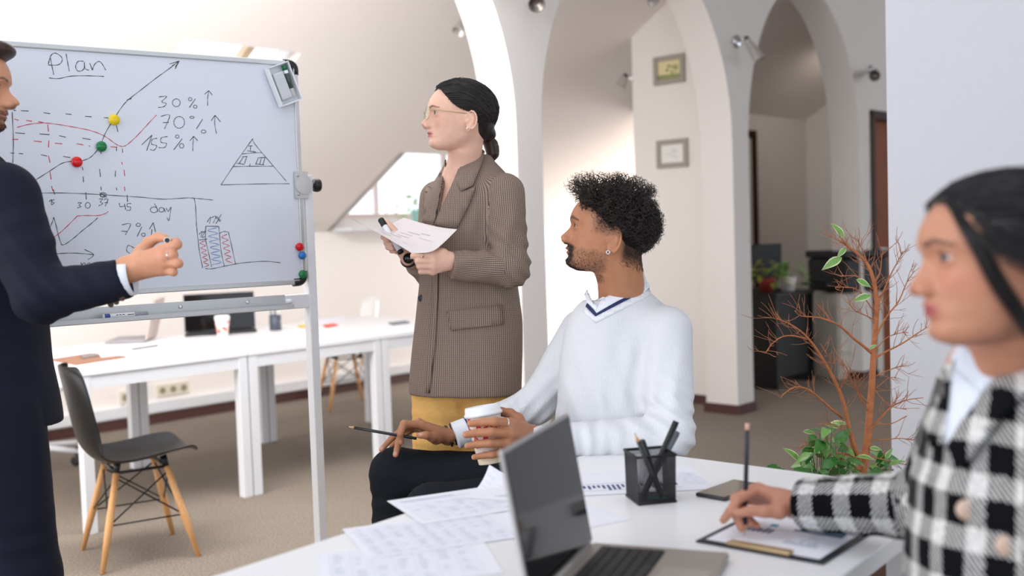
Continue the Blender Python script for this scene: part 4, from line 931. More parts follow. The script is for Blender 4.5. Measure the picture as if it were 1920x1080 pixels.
for pts, r0_, dd in (([(552, 985), (525, 920), (505, 850), (488, 770), (465, 700), (430, 630), (395, 570), (360, 520), (320, 480), (262, 445), (212, 432)], .0085, -.10),
        ([(590, 565), (555, 535), (520, 508), (480, 470), (440, 447), (385, 430), (325, 425), (300, 405)], .0050, -.12), ([(345, 512), (300, 500), (255, 502), (215, 530), (190, 565)], .0028, -.14),
        ([(598, 520), (620, 470), (650, 420), (690, 370), (720, 300), (748, 258)], .0038, -.05), ([(590, 590), (640, 560), (700, 530), (760, 490), (797, 468)], .0036, -.05), ([(583, 850), (620, 810), (665, 765), (720, 740), (782, 732)], .0040, -.03),
        ([(478, 805), (440, 775), (395, 735), (350, 700), (300, 692), (262, 715), (248, 732)], .0042, -.12), ([(606, 400), (630, 340), (660, 270), (690, 215), (705, 182)], .0032, -.03), ([(545, 965), (500, 945), (440, 935), (380, 905), (312, 915)], .003, -.1),
        ([(558, 1010), (510, 985), (460, 955), (420, 925)], .0042, -.06), ([(588, 660), (625, 640), (680, 618), (716, 610)], .0026, -.02), ([(578, 890), (640, 888), (700, 884), (755, 892)], .0018, -.02), ([(572, 950), (640, 965), (690, 978), (730, 985)], .0018, .0),
        ([(585, 760), (545, 720), (515, 670), (495, 620), (470, 590)], .0030, -.10), ([(581, 790), (550, 740), (530, 690), (552, 655)], .0022, -.08), ([(600, 440), (560, 420), (520, 400), (500, 360)], .002, -.06), ([(598, 300), (620, 260), (625, 220), (630, 180)], .0022, -.02),
        ([(530, 900), (500, 830), (478, 850), (440, 830), (380, 832)], .0018, -.08), ([(575, 235), (560, 190), (545, 160), (536, 135)], .0018, .0), ([(600, 330), (540, 280), (500, 274), (472, 276)], .0018, -.03), ([(604, 420), (540, 330), (490, 318), (452, 318)], .0018, -.04), ([(500, 165), (460, 140), (430, 122), (405, 112)], .0016, .02),
        ([(470, 720), (478, 690), (490, 660)], .0018, -.1), ([(430, 640), (440, 600), (415, 560)], .0016, -.1), ([(590, 640), (600, 700), (655, 760), (720, 775)], .0018, -.02), ([(600, 560), (640, 510), (690, 490), (727, 487)], .0018, -.02), ([(720, 800), (660, 830), (610, 830), (583, 850)], .0018, -.02), ([(600, 700), (650, 660), (680, 655)], .0016, -.02)):
    n_ = len(pts); limbs.append(limb([b3(x, y, dd * i / (n_ - 1)) for i, (x, y) in enumerate(pts)], r0_, .0011))
tw = MB(); rr = random.Random(21); cv = MB()
for li, q in enumerate(limbs):
    ln = sum((q[i + 1] - q[i]).length for i in range(len(q) - 1)); cnt = int(ln / .015)
    for k in range(cnt):
        f = rr.uniform(.42 if li == 0 else .15, 1) ** (.7); i = min(int(f * (len(q) - 1)), len(q) - 2); p = q[i].lerp(q[i + 1], rr.random()); t = (q[i + 1] - q[i]).normalized()
        sd = (_rt * rr.uniform(-1, 1) + _up * rr.uniform(-.35, .9) + _fw * rr.uniform(-.6, .6)); sd = (sd - t * sd.dot(t)).normalized(); d = (t * .7 + sd * .9).normalized(); L_ = rr.uniform(.02, .07); pts = [p]
        for j in range(4):
            d = (d + Vector((rr.uniform(-.3, .3), rr.uniform(-.3, .3), rr.uniform(-.15, .35)))).normalized(); pts.append(pts[-1] + d * L_ / 3)
        tw.tube(pts, [.0011, .0009, .0008, .0007, .0005], 4, cap=False)
        if rr.random() < .5:
            e = pts[2]; d2 = (d + Vector((rr.uniform(-1, 1), rr.uniform(-1, 1), rr.uniform(-.5, 1)))).normalized(); tw.tube([e, e + d2 * L_ * .3, e + d2 * L_ * .5 + Z * .004], [.0008, .0006, .0004], 4, cap=False)
tw.build('twigs', M_twig, fic, kind='stuff')
for (x0, y0, x1, y1, mm) in ((485, 132, 450, 78, L_var), (492, 168, 464, 200, L_var), (478, 205, 410, 240, L_var), (530, 288, 586, 310, L_var), (586, 347, 526, 362, L_var), (580, 548, 606, 532, L_var), (330, 858, 375, 860, L_var), (400, 842, 425, 860, L_var), (470, 842, 425, 828, L_var), (580, 920, 625, 922, L_var), (400, 932, 410, 965, L_var), (355, 898, 405, 918, L_var), (640, 960, 664, 925, L_var)):
    a, b = b3(x0, y0, -.02), b3(x1, y1, -.03); put_leaf(fic, mm, a, b - a, -_fw * .8 + _up * .5 + _rt * rr.uniform(-.4, .4), (b - a).length * 1.08)
# leafy plant at the foot of the tree
gp = b3(460, 1010, -.05); gp = Vector((gp.x - .03, gp.y + .02, 0))
lp = thing('leafy_plant', 'glossy green leafy plant at the foot of the bare fig tree', 'plant', gp)
m = MB(); m.lathe(gp, Z, [(.07, 0), (.08, .01), (.11, .24), (.118, .26), (.1, .26), (.095, .24), (.001, .235)], 20); m.build('pot', mat('dark_pot', S(70, 62, 58), .6), lp)
rr = random.Random(5); stems = MB()
spots = [(x, y) for x in range(240, 670, 24) for y in range(835, 1075, 20)]
top = lambda x: 985 - 150 * math.exp(-((x - 420) / 95) ** 2) - 45 * math.exp(-((x - 640) / 40) ** 2)
cnt = 0
for (x, y) in spots:
    x += rr.uniform(-12, 12); y += rr.uniform(-10, 10)
    if y < top(x) + rr.uniform(-6, 25): continue
    d = rr.uniform(-.16, .12); p = b3(x, y, d); dr = _rt * rr.uniform(-1, 1) + _up * rr.uniform(-.7, .5) - _fw * rr.uniform(-.2, .7)
    put_leaf(lp, L_dark if rr.random() < .66 else (L_mid if rr.random() < .7 else L_var), p, dr, _up * 1.0 - _fw * rr.uniform(.1, 1.0) + _rt * rr.uniform(-.5, .5), rr.uniform(.040, .068)); cnt += 1
    if cnt % 3 == 0:
        b = gp + Vector((rr.uniform(-.05, .05), rr.uniform(-.05, .05), .24)); stems.tube([b, b.lerp(p, .5) + Z * .04, p], [.002, .0016, .0012], 5, cap=False)
for k in range(9):
    x = rr.uniform(350, 500); p = b3(x, top(x) + rr.uniform(-10, 30), rr.uniform(-.1, .05)); b = gp + Z * .25; stems.tube([b, b.lerp(p, .6) + Z * .03, p], [.0024, .0018, .0012], 5, cap=False)
stems.build('stems', mat('green_stem', S(110, 120, 70), .6), lp, kind='stuff')
# plant in the dormer
p = PPL(788, 428, WL(0, .16, 0), N); p = Vector((p.x, p.y, KZ + .031)); wp_ = thing('potted_plant', 'bright green trailing plant in a pale teal pot in the dormer window', 'plant', p)
m = MB(); m.lathe(p, Z, [(.055, 0), (.06, .005), (.075, .13), (.08, .14), (.07, .14), (.068, .12), (.001, .118)], 20); m.build('pot', mat('teal_pot', S(150, 196, 184), .5), wp_)
M_leafl = mat('light_leaf', S(150, 190, 84), .4); L_light = leaf_mesh('leaf_light', M_leafl, wd=.6)
rr = random.Random(8)
for k in range(46):
    a = rr.uniform(0, 6.28); R_ = abs(rr.gauss(0, .11)); h_ = .17 + rr.uniform(-.05, .14) - R_ * .35
    put_leaf(wp_, L_light, p + Vector((math.cos(a) * R_ * 1.3, math.sin(a) * R_ * .8, h_)), (math.cos(a), math.sin(a), rr.uniform(-.6, .3)), (0, rr.uniform(-.6, .2), 1), rr.uniform(.05, .08))
m = MB()
for k in range(10):
    a = rr.uniform(0, 6.28); m.tube([p + Z * .12, p + Vector((math.cos(a) * .05, math.sin(a) * .05, .2)), p + Vector((math.cos(a) * .13, math.sin(a) * .1, .19))], [.002, .0018, .001], 5)
m.build('stems', mat('green_stem', S(110, 120, 70), .6), wp_, kind='stuff')
# plants on the dark desk
for (px, py, d, lb, mm, n_) in ((1438, 552, 8.45, 'yellow green plant on the dark desk under the monitor', mat('yellow_leaf', S(150, 156, 50), .4), 46), (1478, 560, 8.5, 'dark green trailing plant on the dark desk beside the pedestal', M_leaf2, 50)):
    p = OP(px, py, d); p.z = .751; r = thing('potted_plant', lb, 'plant', p, 'plants in the dark office')
    m = MB(); m.lathe(p, Z, [(.05, 0), (.07, .1), (.073, .11), (.06, .11), (.001, .1)], 16); m.build('pot', mat('red_pot', S(150, 52, 48), .5) if px < 1450 else M_cupw, r)
    lm = leaf_mesh('leaf_small', mm, wd=.5); rr = random.Random(int(px))
    for k in range(n_):
        a = rr.uniform(0, 6.28); R_ = rr.uniform(.02, .15); put_leaf(r, lm, p + Vector((math.cos(a) * R_, math.sin(a) * R_ * .6, rr.uniform(.1, .27) - R_ * .4)), (math.cos(a), math.sin(a), rr.uniform(-.8, .4)), (0, -.3, 1), rr.uniform(.05, .09))
# ------------------------------------------------------------------ people: implicit bodies turned into one continuous mesh each
A_ = np.array
def W3(px, py, d): return A_(P(px, py, d))
RT, UP, FW = A_(_rt), A_(_up), A_(_fw)
def nrm(v): v = A_(v, float); return v / (np.linalg.norm(v) + 1e-12)
def smin(a, b, k):
    if k <= 0: return np.minimum(a, b)
    h = np.clip(.5 + .5 * (b - a) / k, 0, 1); return b * (1 - h) + a * h - k * h * (1 - h)
def smax(a, b, k): return -smin(-a, -b, k)
class Pr:
    def __init__(s, fn, lo, hi, k=.01, sub=False): s.fn, s.lo, s.hi, s.k, s.sub = fn, A_(lo, float), A_(hi, float), k, sub
def cone_d(p, a, b, ra, rb, fl=None, fd=None):
    ba = b - a; q = p - a; t = np.clip(q @ ba / (ba @ ba), 0, 1); v = q - t[:, None] * ba
    if fl: e = v @ fd; v = v + np.outer(e * (1 / fl - 1), fd)
    return np.sqrt((v * v).sum(1)) - (ra + (rb - ra) * t)
def cone(a, b, ra, rb, k=.01, fl=None, fd=None, sub=False):
    a, b = A_(a, float), A_(b, float); r = max(ra, rb) + .002
    if fd is not None: fd = nrm(fd)
    return Pr(lambda p: cone_d(p, a, b, ra, rb, fl, fd), np.minimum(a, b) - r, np.maximum(a, b) + r, k, sub)
def chain(pts, rs, k=.01, ki=.004):
    pts = [A_(q, float) for q in pts]; r = max(rs) + .002
    def fn(p):
        d = None
        for i in range(len(pts) - 1):
            e = cone_d(p, pts[i], pts[i + 1], rs[i], rs[i + 1]); d = e if d is None else smin(d, e, ki)
        return d
    return Pr(fn, np.min(pts, 0) - r, np.max(pts, 0) + r, k)
def ellip(c, r, F=None, k=.01, sub=False):
    c = A_(c, float); r = A_(r, float); F = np.eye(3) if F is None else A_(F, float)      # rows of F: local axes
    def fn(p):
        q = (p - c) @ F.T; k0 = np.sqrt(((q / r) ** 2).sum(1)); k1 = np.sqrt(((q / r ** 2) ** 2).sum(1)); return k0 * (k0 - 1) / (k1 + 1e-9)
    m = r.max(); return Pr(fn, c - m, c + m, k, sub)
def loft(rows, X=None, Y=None, p=2.3, k=.02, cap=.02, twist=None):
    """rows: (centre, rx, ry) from top to bottom; X, Y the section axes (camera right and forward by default)"""
    X = RT if X is None else nrm(X); Y = FW if Y is None else nrm(Y); Zx = nrm(np.cross(X, Y)); Zx = Zx if Zx[2] > 0 else -Zx
    c = A_([A_(r[0], float) for r in rows]); o = c[0]; zz = (c - o) @ Zx; ii = np.argsort(zz); zs_ = zz[ii]; cx = ((c - o) @ X)[ii]; cy = ((c - o) @ Y)[ii]; rx = A_([r[1] for r in rows], float)[ii]; ry = A_([r[2] for r in rows], float)[ii]
    fz = np.linspace(zs_[0], zs_[-1], 200)
    def sm(v):
        f = np.interp(fz, zs_, v); kn = np.hanning(23); kn /= kn.sum(); return np.convolve(np.pad(f, 11, mode='edge'), kn, mode='valid')
    cx, cy, rx, ry = map(sm, (cx, cy, rx, ry))
    def fn(pt):
        q = pt - o; z = q @ Zx; a = np.interp(z, fz, cx); b = np.interp(z, fz, cy); u = np.interp(z, fz, rx); w_ = np.interp(z, fz, ry)
        g = (np.abs((q @ X - a) / u) ** p + np.abs((q @ Y - b) / w_) ** p) ** (1 / p)
        d = (g - 1) * np.minimum(u, w_); return smax(smax(d, z - fz[-1], cap), fz[0] - z, cap)
    m = max(rx.max(), ry.max()) * 1.3
    return Pr(fn, c.min(0) - m, c.max(0) + m, k)
def sil(rows, d, ry, **kw):
    """rows: (py, left px, right px[, depth, half thickness]) traced as a silhouette at depth d"""
    L = []
    for r in rows:
        dd = r[3] if len(r) > 3 and r[3] is not None else d; t = r[4] if len(r) > 4 else ry
        L.append((W3((r[1] + r[2]) / 2, r[0], dd), (r[2] - r[1]) / 2 * dd / FPX, t))
    return loft(L, **kw)
def field(prims, p, disp=None):
    d = np.full(len(p), 1.0)
    for q in prims:
        e = q.fn(p)
        d = smax(d, -e, q.k) if q.sub else smin(d, e, q.k)
    if disp is not None: d = d + disp(p)
    return d
def iso(prims, h, disp=None, smooth=2):
    B = 12; lo = np.min([q.lo for q in prims if not q.sub], 0) - 3 * h; hi = np.max([q.hi for q in prims if not q.sub], 0) + 3 * h
    nb = np.ceil((hi - lo) / (h * B)).astype(int)
    bi = np.stack(np.meshgrid(*[np.arange(n) for n in nb], indexing='ij'), -1).reshape(-1, 3)
    half = h * B / 2; ctr = lo + bi * (h * B) + half
    keep = np.zeros(len(bi), bool); near = []
    for q in prims:
        m = np.all((ctr + half + q.k + h > q.lo) & (ctr - half - q.k - h < q.hi), 1); near.append(m)
        if not q.sub: keep |= m
    near = A_(near)
    idx = np.where(keep)[0]; bi, ctr, near = bi[idx], ctr[idx], near[:, idx]
    dc = field(prims, ctr, disp); act = np.abs(dc) < half * 1.7321 * 1.35 + .006
    bi, near = bi[act], near[:, act]
    g = np.arange(B + 1); G = np.stack(np.meshgrid(g, g, g, indexing='ij'), -1).reshape(-1, 3); n1 = B + 1
    BIG = 1 << 20
    def key(c): return (c[:, 0].astype(np.int64) * 4096 + c[:, 1]) * 4096 + c[:, 2]
    VK, VP, QK = [], [], []
    co = [(0, 0, 0), (1, 0, 0), (0, 1, 0), (1, 1, 0), (0, 0, 1), (1, 0, 1), (0, 1, 1), (1, 1, 1)]
    ed = [(0, 1), (2, 3), (4, 5), (6, 7), (0, 2), (1, 3), (4, 6), (5, 7), (0, 4), (1, 5), (2, 6), (3, 7)]
    for b in range(len(bi)):
        pl = [q for q, m in zip(prims, near[:, b]) if m]
        if not pl: continue
        base = bi[b] * B; p = lo + (G + base) * h
        f = field(pl, p, disp); f = np.where(f == 0, 1e-9, f).reshape(n1, n1, n1); s = f < 0
        if s.all() or not s.any(): continue
        cs = [f[c[0]:c[0] + B, c[1]:c[1] + B, c[2]:c[2] + B] for c in co]
        inn = sum((c < 0).astype(np.int8) for c in cs); a = np.argwhere((inn > 0) & (inn < 8))
        if len(a) == 0: continue
        v = A_([c[a[:, 0], a[:, 1], a[:, 2]] for c in cs]); acc = np.zeros((len(a), 3)); cnt = np.zeros(len(a))
        for i, j in ed:
            m = (v[i] < 0) != (v[j] < 0); t = np.where(m, v[i] / np.where(m, v[i] - v[j], 1), 0)
            acc += m[:, None] * (A_(co[i]) + t[:, None] * (A_(co[j]) - A_(co[i]))); cnt += m
        VK.append(key(a + base + 1)); VP.append(lo + (a + base + acc / cnt[:, None]) * h)
        for ax in range(3):
            sl = [slice(0, B)] * 3; s0 = s[tuple(sl)]; sl[ax] = slice(1, B + 1); s1 = s[tuple(sl)]
            e = np.argwhere(s0 != s1)
            if len(e) == 0: continue
            fl = s0[e[:, 0], e[:, 1], e[:, 2]]; c = e + base + 1; u, w_ = [(1, 2), (2, 0), (0, 1)][ax]
            du = np.zeros(3, int); du[u] = 1; dw = np.zeros(3, int); dw[w_] = 1
            q = np.stack([key(c), key(c - du), key(c - du - dw), key(c - dw)], 1); q[~fl] = q[~fl][:, ::-1]; QK.append(q)
    VK = np.concatenate(VK); VP = np.concatenate(VP); QK = np.concatenate(QK)
    o = np.argsort(VK); VK, VP = VK[o], VP[o]
    ix = np.clip(np.searchsorted(VK, QK), 0, len(VK) - 1); ok = (VK[ix] == QK).all(1); F = ix[ok]
    for _ in range(smooth):
        acc = np.zeros_like(VP); cnt = np.zeros(len(VP))
        for i in range(4):
            for j in ((i + 1) % 4, (i - 1) % 4):
                np.add.at(acc, F[:, i], VP[F[:, j]]); np.add.at(cnt, F[:, i], 1)
        m = cnt > 0; VP[m] = VP[m] * .5 + .5 * acc[m] / cnt[m][:, None]
    return VP, F
def np_mesh(name, V, F, mats, parent=None, loc=None, col=None, fab=None, mi=None):
    me = bpy.data.meshes.new(name); off = A_(parent['_o'] if parent is not None else (loc if loc is not None else (0, 0, 0)), float)
    me.vertices.add(len(V)); me.vertices.foreach_set('co', (V - off).astype(np.float32).ravel())
    k = F.shape[1]; me.loops.add(len(F) * k); me.loops.foreach_set('vertex_index', F.astype(np.int32).ravel())
    me.polygons.add(len(F)); me.polygons.foreach_set('loop_start', np.arange(0, len(F) * k, k, dtype=np.int32))
    me.polygons.foreach_set('loop_total', np.full(len(F), k, np.int32)); me.polygons.foreach_set('use_smooth', np.ones(len(F), bool))
    for m in (mats if isinstance(mats, (list, tuple)) else [mats]): me.materials.append(m)
    if mi is not None: me.polygons.foreach_set('material_index', mi.astype(np.int32))
    me.update(calc_edges=True); me.validate()
    if col is not None and len(me.vertices) == len(V):
        a = me.attributes.new('tint', 'FLOAT_COLOR', 'POINT'); a.data.foreach_set('color', np.concatenate([col, np.ones((len(col), 1))], 1).astype(np.float32).ravel())
    if fab is not None and len(me.vertices) == len(V):
        a = me.attributes.new('fab', 'FLOAT_VECTOR', 'POINT'); a.data.foreach_set('vector', fab.astype(np.float32).ravel())
    o = bpy.data.objects.new(name, me); COL.objects.link(o)
    if parent is not None: o.parent = parent; o['_o'] = tuple(off)
    elif loc is not None: o.location = loc; o['_o'] = tuple(off)
    return o
_rs = np.random.RandomState(3); _lat = _rs.rand(64, 64, 64).astype(np.float32)
def vnoise(p, s):
    q = p * s + 100.0; i = np.floor(q).astype(int); f = q - i; f = f * f * (3 - 2 * f); r = 0
    for c in ((0, 0, 0), (1, 0, 0), (0, 1, 0), (1, 1, 0), (0, 0, 1), (1, 0, 1), (0, 1, 1), (1, 1, 1)):
        w_ = np.ones(len(p))
        for a in range(3): w_ = w_ * (f[:, a] if c[a] else 1 - f[:, a])
        j = (i + A_(c)) & 63; r = r + w_ * _lat[j[:, 0], j[:, 1], j[:, 2]]
    return r
def folds(spots):
    """cloth folds: (centre, axis across the folds, radius, wavelength, amplitude)"""
    S_ = [(A_(c, float), nrm(a), r, wl, am) for c, a, r, wl, am in spots]
    def f(p):
        d = np.zeros(len(p))
        for c, a, r, wl, am in S_:
            q = p - c; w_ = np.exp(-(q * q).sum(1) / r ** 2)
            if w_.max() < .01: continue
            ph = q @ a / wl * 6.283 + 2.5 * vnoise(p, 9.0); d += am * w_ * (np.abs(np.sin(ph / 2)) ** 1.5 - .4) * (.5 + vnoise(p + 3, 14.0))
        return d
    return f
def on_surface(prims, o, d, disp=None, n=60, t0=0.0, span=None):
    """sphere-trace rays o + t d (arrays) onto a garment; rays that just miss it stop where they pass closest"""
    t = np.full(len(o), t0); bt = t.copy(); bd = np.full(len(o), 9.0)
    for _ in range(n):
        f = field(prims, o + d * t[:, None], disp); m = np.abs(f) < bd; bd[m] = np.abs(f)[m]; bt[m] = t[m]; t = t + np.clip(f, -.02, .05) * .8
    return o + d * bt[:, None]
def patch(name, prims, poly, depth, mat_, parent, lift=.004, thick=.004, res=7, disp=None, fabs=None, bevel=True):
    """a flat piece of cloth (pixel polygon) laid on a garment as seen from the front, with real thickness"""
    bm = bmesh.new(); vs_ = [bm.verts.new((x, y, 0)) for x, y in poly]; f = bm.faces.new(vs_)
    xs = [q[0] for q in poly]; ys = [q[1] for q in poly]; st = max(max(xs) - min(xs), max(ys) - min(ys)) / res
    for a in (0, 1):
        lo_, hi_ = (min(xs), max(xs)) if a == 0 else (min(ys), max(ys)); c = lo_ + st
        while c < hi_:
            g = bm.verts[:] + bm.edges[:] + bm.faces[:]; no = (1, 0, 0) if a == 0 else (0, 1, 0); co_ = (c, 0, 0) if a == 0 else (0, c, 0)
            bmesh.ops.bisect_plane(bm, geom=g, plane_co=co_, plane_no=no); c += st
    bmesh.ops.triangulate(bm, faces=bm.faces[:]); bm.verts.index_update()
    px = A_([(v.co.x, v.co.y) for v in bm.verts]); tri = A_([[v.index for v in fc.verts] for fc in bm.faces]); bm.free()
    rays = A_([A_(P(x, y, 1.0)) - A_(CAMP) for x, y in px]); rays /= np.linalg.norm(rays, axis=1)[:, None]
    s = on_surface(prims, np.repeat(A_(CAMP)[None], len(px), 0), rays, disp, t0=depth - .45)
    e = .003; n_ = np.stack([field(prims, s + A_(v), disp) - field(prims, s - A_(v), disp) for v in ((e, 0, 0), (0, e, 0), (0, 0, e))], 1); n_ /= np.linalg.norm(n_, axis=1)[:, None] + 1e-9
    top, bot = s + n_ * lift, s + n_ * (lift - thick); k = len(s)
    ec = {}
    for t in tri:
        for i in range(3): a, b = t[i], t[(i + 1) % 3]; ec[(a, b)] = ec.get((a, b), 0) + 1
    bd = [(a, b) for (a, b) in ec if (b, a) not in ec]
    nf = np.cross(top[tri[0][1]] - top[tri[0][0]], top[tri[0][2]] - top[tri[0][0]]) @ n_[tri[0][0]]
    if nf < 0: tri = tri[:, ::-1]; bd = [(b, a) for a, b in bd]
    Ft = [tuple(t) for t in tri] + [tuple(x + k for x in t[::-1]) for t in tri] + [(b, a, a + k) for a, b in bd] + [(b, a + k, b + k) for a, b in bd]
    V = np.concatenate([top, bot]); o = np_mesh(name, V, A_(Ft), mat_, parent, fab=None if fabs is None else fabs(V))
    return o

# ---- heads
def interp(z, t): t = A_(t, float); return np.interp(z, t[:, 0], t[:, 1])
PROF_F = [(-.01, .070), (0, .078), (.006, .092), (.013, .099), (.021, .1005), (.028, .0965), (.033, .0985), (.038, .1045), (.0415, .1035), (.0425, .1015), (.0435, .103), (.047, .1075), (.052, .1045), (.058, .1035), (.061, .107), (.064, .116), (.068, .1255), (.072, .129), (.076, .1275), (.083, .1215), (.092, .114), (.100, .1085), (.107, .1045), (.113, .105), (.122, .1075), (.135, .1065), (.150, .102), (.165, .094), (.18, .082), (.2, .055), (.22, .0)]
BASE_F = [(-.01, .066), (0, .074), (.01, .092), (.02, .0965), (.03, .0945), (.045, .098), (.06, .097), (.075, .0955), (.09, .094), (.105, .0955), (.12, .1015), (.135, .1035), (.15, .1005), (.165, .093), (.18, .08), (.2, .055), (.22, .0)]
WID = [(0, .024), (.01, .035), (.02, .0425), (.035, .0505), (.05, .0565), (.07, .063), (.09, .067), (.11, .0695), (.13, .072), (.15, .0705), (.17, .062), (.19, .047), (.205, .030), (.22, .010)]
XC = [(0, .066), (.01, .054), (.02, .042), (.035, .020), (.05, .006), (.07, 0)]
XB = [(0, .030), (.01, .040), (.02, .045), (.035, .040), (.05, .045), (.08, .06), (.15, .07)]
WN = [(0, .022), (.015, .022), (.03, .023), (.043, .022), (.053, .018), (.058, .0145), (.064, .0165), (.07, .0155), (.076, .0135), (.085, .0118), (.1, .010), (.109, .015), (.12, .042), (.2, .06)]
class Head:
    def __init__(s, o, fwd, up, sc=1.0, male=False, jaw=1.0, nose=1.0, lids=(.40, -.34), prof=None, ear=1.0, smile=0.0, cz=1.0):
        s.cz = cz
        s.o = A_(o, float); s.f = nrm(fwd); s.l = nrm(np.cross(up, s.f)); s.u = np.cross(s.f, s.l); s.F = np.stack([s.f, s.l, s.u]); s.sc = sc; s.male = male; s.jaw = jaw; s.nose = nose; s.lids = lids; s.ear = ear; s.smile = smile
        s.prof = prof or PROF_F
    def w(s, x, y, z): return s.o + (s.f * x + s.l * y + s.u * z) * s.sc
    def loc(s, p): return (p - s.o) @ s.F.T / s.sc
    def unsq(s, q):                                       # low or high crown: heights above the eyes are scaled by cz
        q = q.copy(); z = q[:, 2]; q[:, 2] = np.where(z > .105, .105 + (z - .105) / s.cz, z); return q
    def hair(s, q): q = A_(q, float).copy(); z = q[:, 2]; q[:, 2] = np.where(z > .105, .105 + (z - .105) * s.cz, z); return s.o + (q @ s.F) * s.sc
    def skull(s, p):
        q = s.unsq(s.loc(p)) - A_((.002, 0, .135)); r = A_((.0985, .0735, .0875)); k0 = np.sqrt(((q / r) ** 2).sum(1)); k1 = np.sqrt(((q / r ** 2) ** 2).sum(1)); return k0 * (k0 - 1) / (k1 + 1e-9) * s.sc * .9
    def face(s, P_):
        q = s.unsq(s.loc(P_)); x, y, z = q[:, 0], q[:, 1], q[:, 2]; ay = np.abs(y); zc = np.clip(z, 0, .22)
        wd = interp(zc, WID) * np.where(zc < .07, 1 + (s.jaw - 1) * (1 - zc / .07), 1); xf = interp(zc, BASE_F)
        pr_ = interp(zc, s.prof); wn = interp(zc, WN); dl = (pr_ - xf); dl = np.where((zc > .057) & (zc < .112), dl * s.nose, dl)
        dl = dl * np.exp(-(ay / wn) ** 2.6)
        dl = dl - .0085 * np.exp(-((ay - .031) / .0165) ** 2 - ((z - .1045) / .0125) ** 2)
        dl = dl - (.0035 * np.exp(-((z - .0425 - s.smile * ay * 6) / .0016) ** 2) * np.exp(-(ay / .0245) ** 6))
        dl = dl + .0022 * np.exp(-((ay - .030) / .018) ** 2 - ((z - (.119 if s.male else .121)) / .006) ** 2) * (2.0 if s.male else 1)
        dl = dl + .004 * np.exp(-((ay - .042) / .018) ** 2 - ((z - .080) / .014) ** 2) - .002 * np.exp(-((ay - .034) / .01) ** 2 - ((z - .05) / .014) ** 2)
        xx = x - dl * np.clip((x - .03) / .03, 0, 1)
        xc = interp(zc, XC); af = np.maximum(xf - xc, .006); ab = interp(zc, XB); u = xx - xc; u = np.where(u > 0, u / af, -u / ab); pw = 2.35
        g = (np.abs(u) ** pw + (ay / wd) ** pw) ** (1 / pw); d = (g - 1) * np.minimum(np.minimum(af, wd), .06)
        d = smax(d, -z - .001, .014); d = smax(d, z - .2, .03)
        return d * s.sc * .85
    def prims(s, neck=None, nr=(.056, .062)):
        sc = s.sc; L = []
        c = s.w(.03, 0, .1); R = .15 * sc
        L.append(Pr(s.skull, c - R, c + R, .01))
        L.append(Pr(s.face, c - R, c + R, .016 * sc))
        if neck is not None:
            L.append(cone(s.w(-.022, 0, .055), neck, nr[0], nr[1], .022, 1.12, s.f))
        for sg in (1, -1):
            L.append(ellip(s.w(.1085, .0130 * sg, .0672), A_((.0112, .0075, .0082)) * sc * (1.12 if s.male else 1), s.F, .005))
            L.append(ellip(s.w(.113, .0068 * sg, .0605), A_((.0055, .0032, .004)) * sc, s.F, .002, True))
            ec = s.w(.0812, .0308 * sg, .1045); hi, lo = s.lids
            def lid(p, ec=ec, hi=hi, lo=lo):
                q = (p - ec) @ s.F.T / sc; r = np.sqrt((q * q).sum(1)); ph = np.arctan2(q[:, 2], np.maximum(q[:, 0], 1e-4)); w_ = np.sqrt(np.clip(1 - (q[:, 1] / .0135) ** 2, 0, 1))
                sl = np.maximum(ph - hi * w_, lo * w_ - ph) * r; sl = np.where(q[:, 0] < 0, .01, sl); return np.maximum(r - .0138, -sl) * sc
            L.append(Pr(lid, ec - .016 * sc, ec + .016 * sc, .003))
            # ear: plate, rim, inner ridge, tragus, lobe
            e = s.ear; E = lambda x, y, z: s.w(-.010 + x * e, (.0745 + y) * sg, .085 + z * e)
            fa = nrm(s.f * .94 + s.l * sg * -.34); la = nrm(s.l * sg - fa * (s.l * sg @ fa)); Fe = np.stack([fa, la, np.cross(fa, la)])
            L.append(ellip(E(.0, .001, 0), A_((.0165, .0048, .0275)) * sc * e, Fe, .004))
            rim = []
            for k in range(11):
                a = math.radians(150 - 29 * k + 0); rim.append(E(.0165 * -math.cos(a) * -1 * -1, .0065 - .006 * math.cos(a) * -.9, .0275 * math.sin(a)))
            rim = [E(.0155 * math.cos(math.radians(a)), .0062 - .0075 * math.cos(math.radians(a)), .0275 * math.sin(math.radians(a)) + .001) for a in range(20, 251, 23)]
            L.append(chain(rim, [.0032 * sc] * len(rim), .003, .001))
            ah = [E(.004, .0045, .017), E(-.006, .0075, .007), E(-.0065, .008, -.004), E(.0, .006, -.014)]
            L.append(chain(ah, [.0026 * sc] * 4, .003, .001))
            L.append(ellip(E(.0035, .0105, -.003), A_((.0072, .0085, .0100)) * sc, s.F, .003, True))
            L.append(ellip(E(.0125, .001, -.004), A_((.004, .004, .006)) * sc, s.F, .003))
            L.append(ellip(E(.005, .001, -.026), A_((.0068, .0042, .0078)) * sc, s.F, .004))
        return L
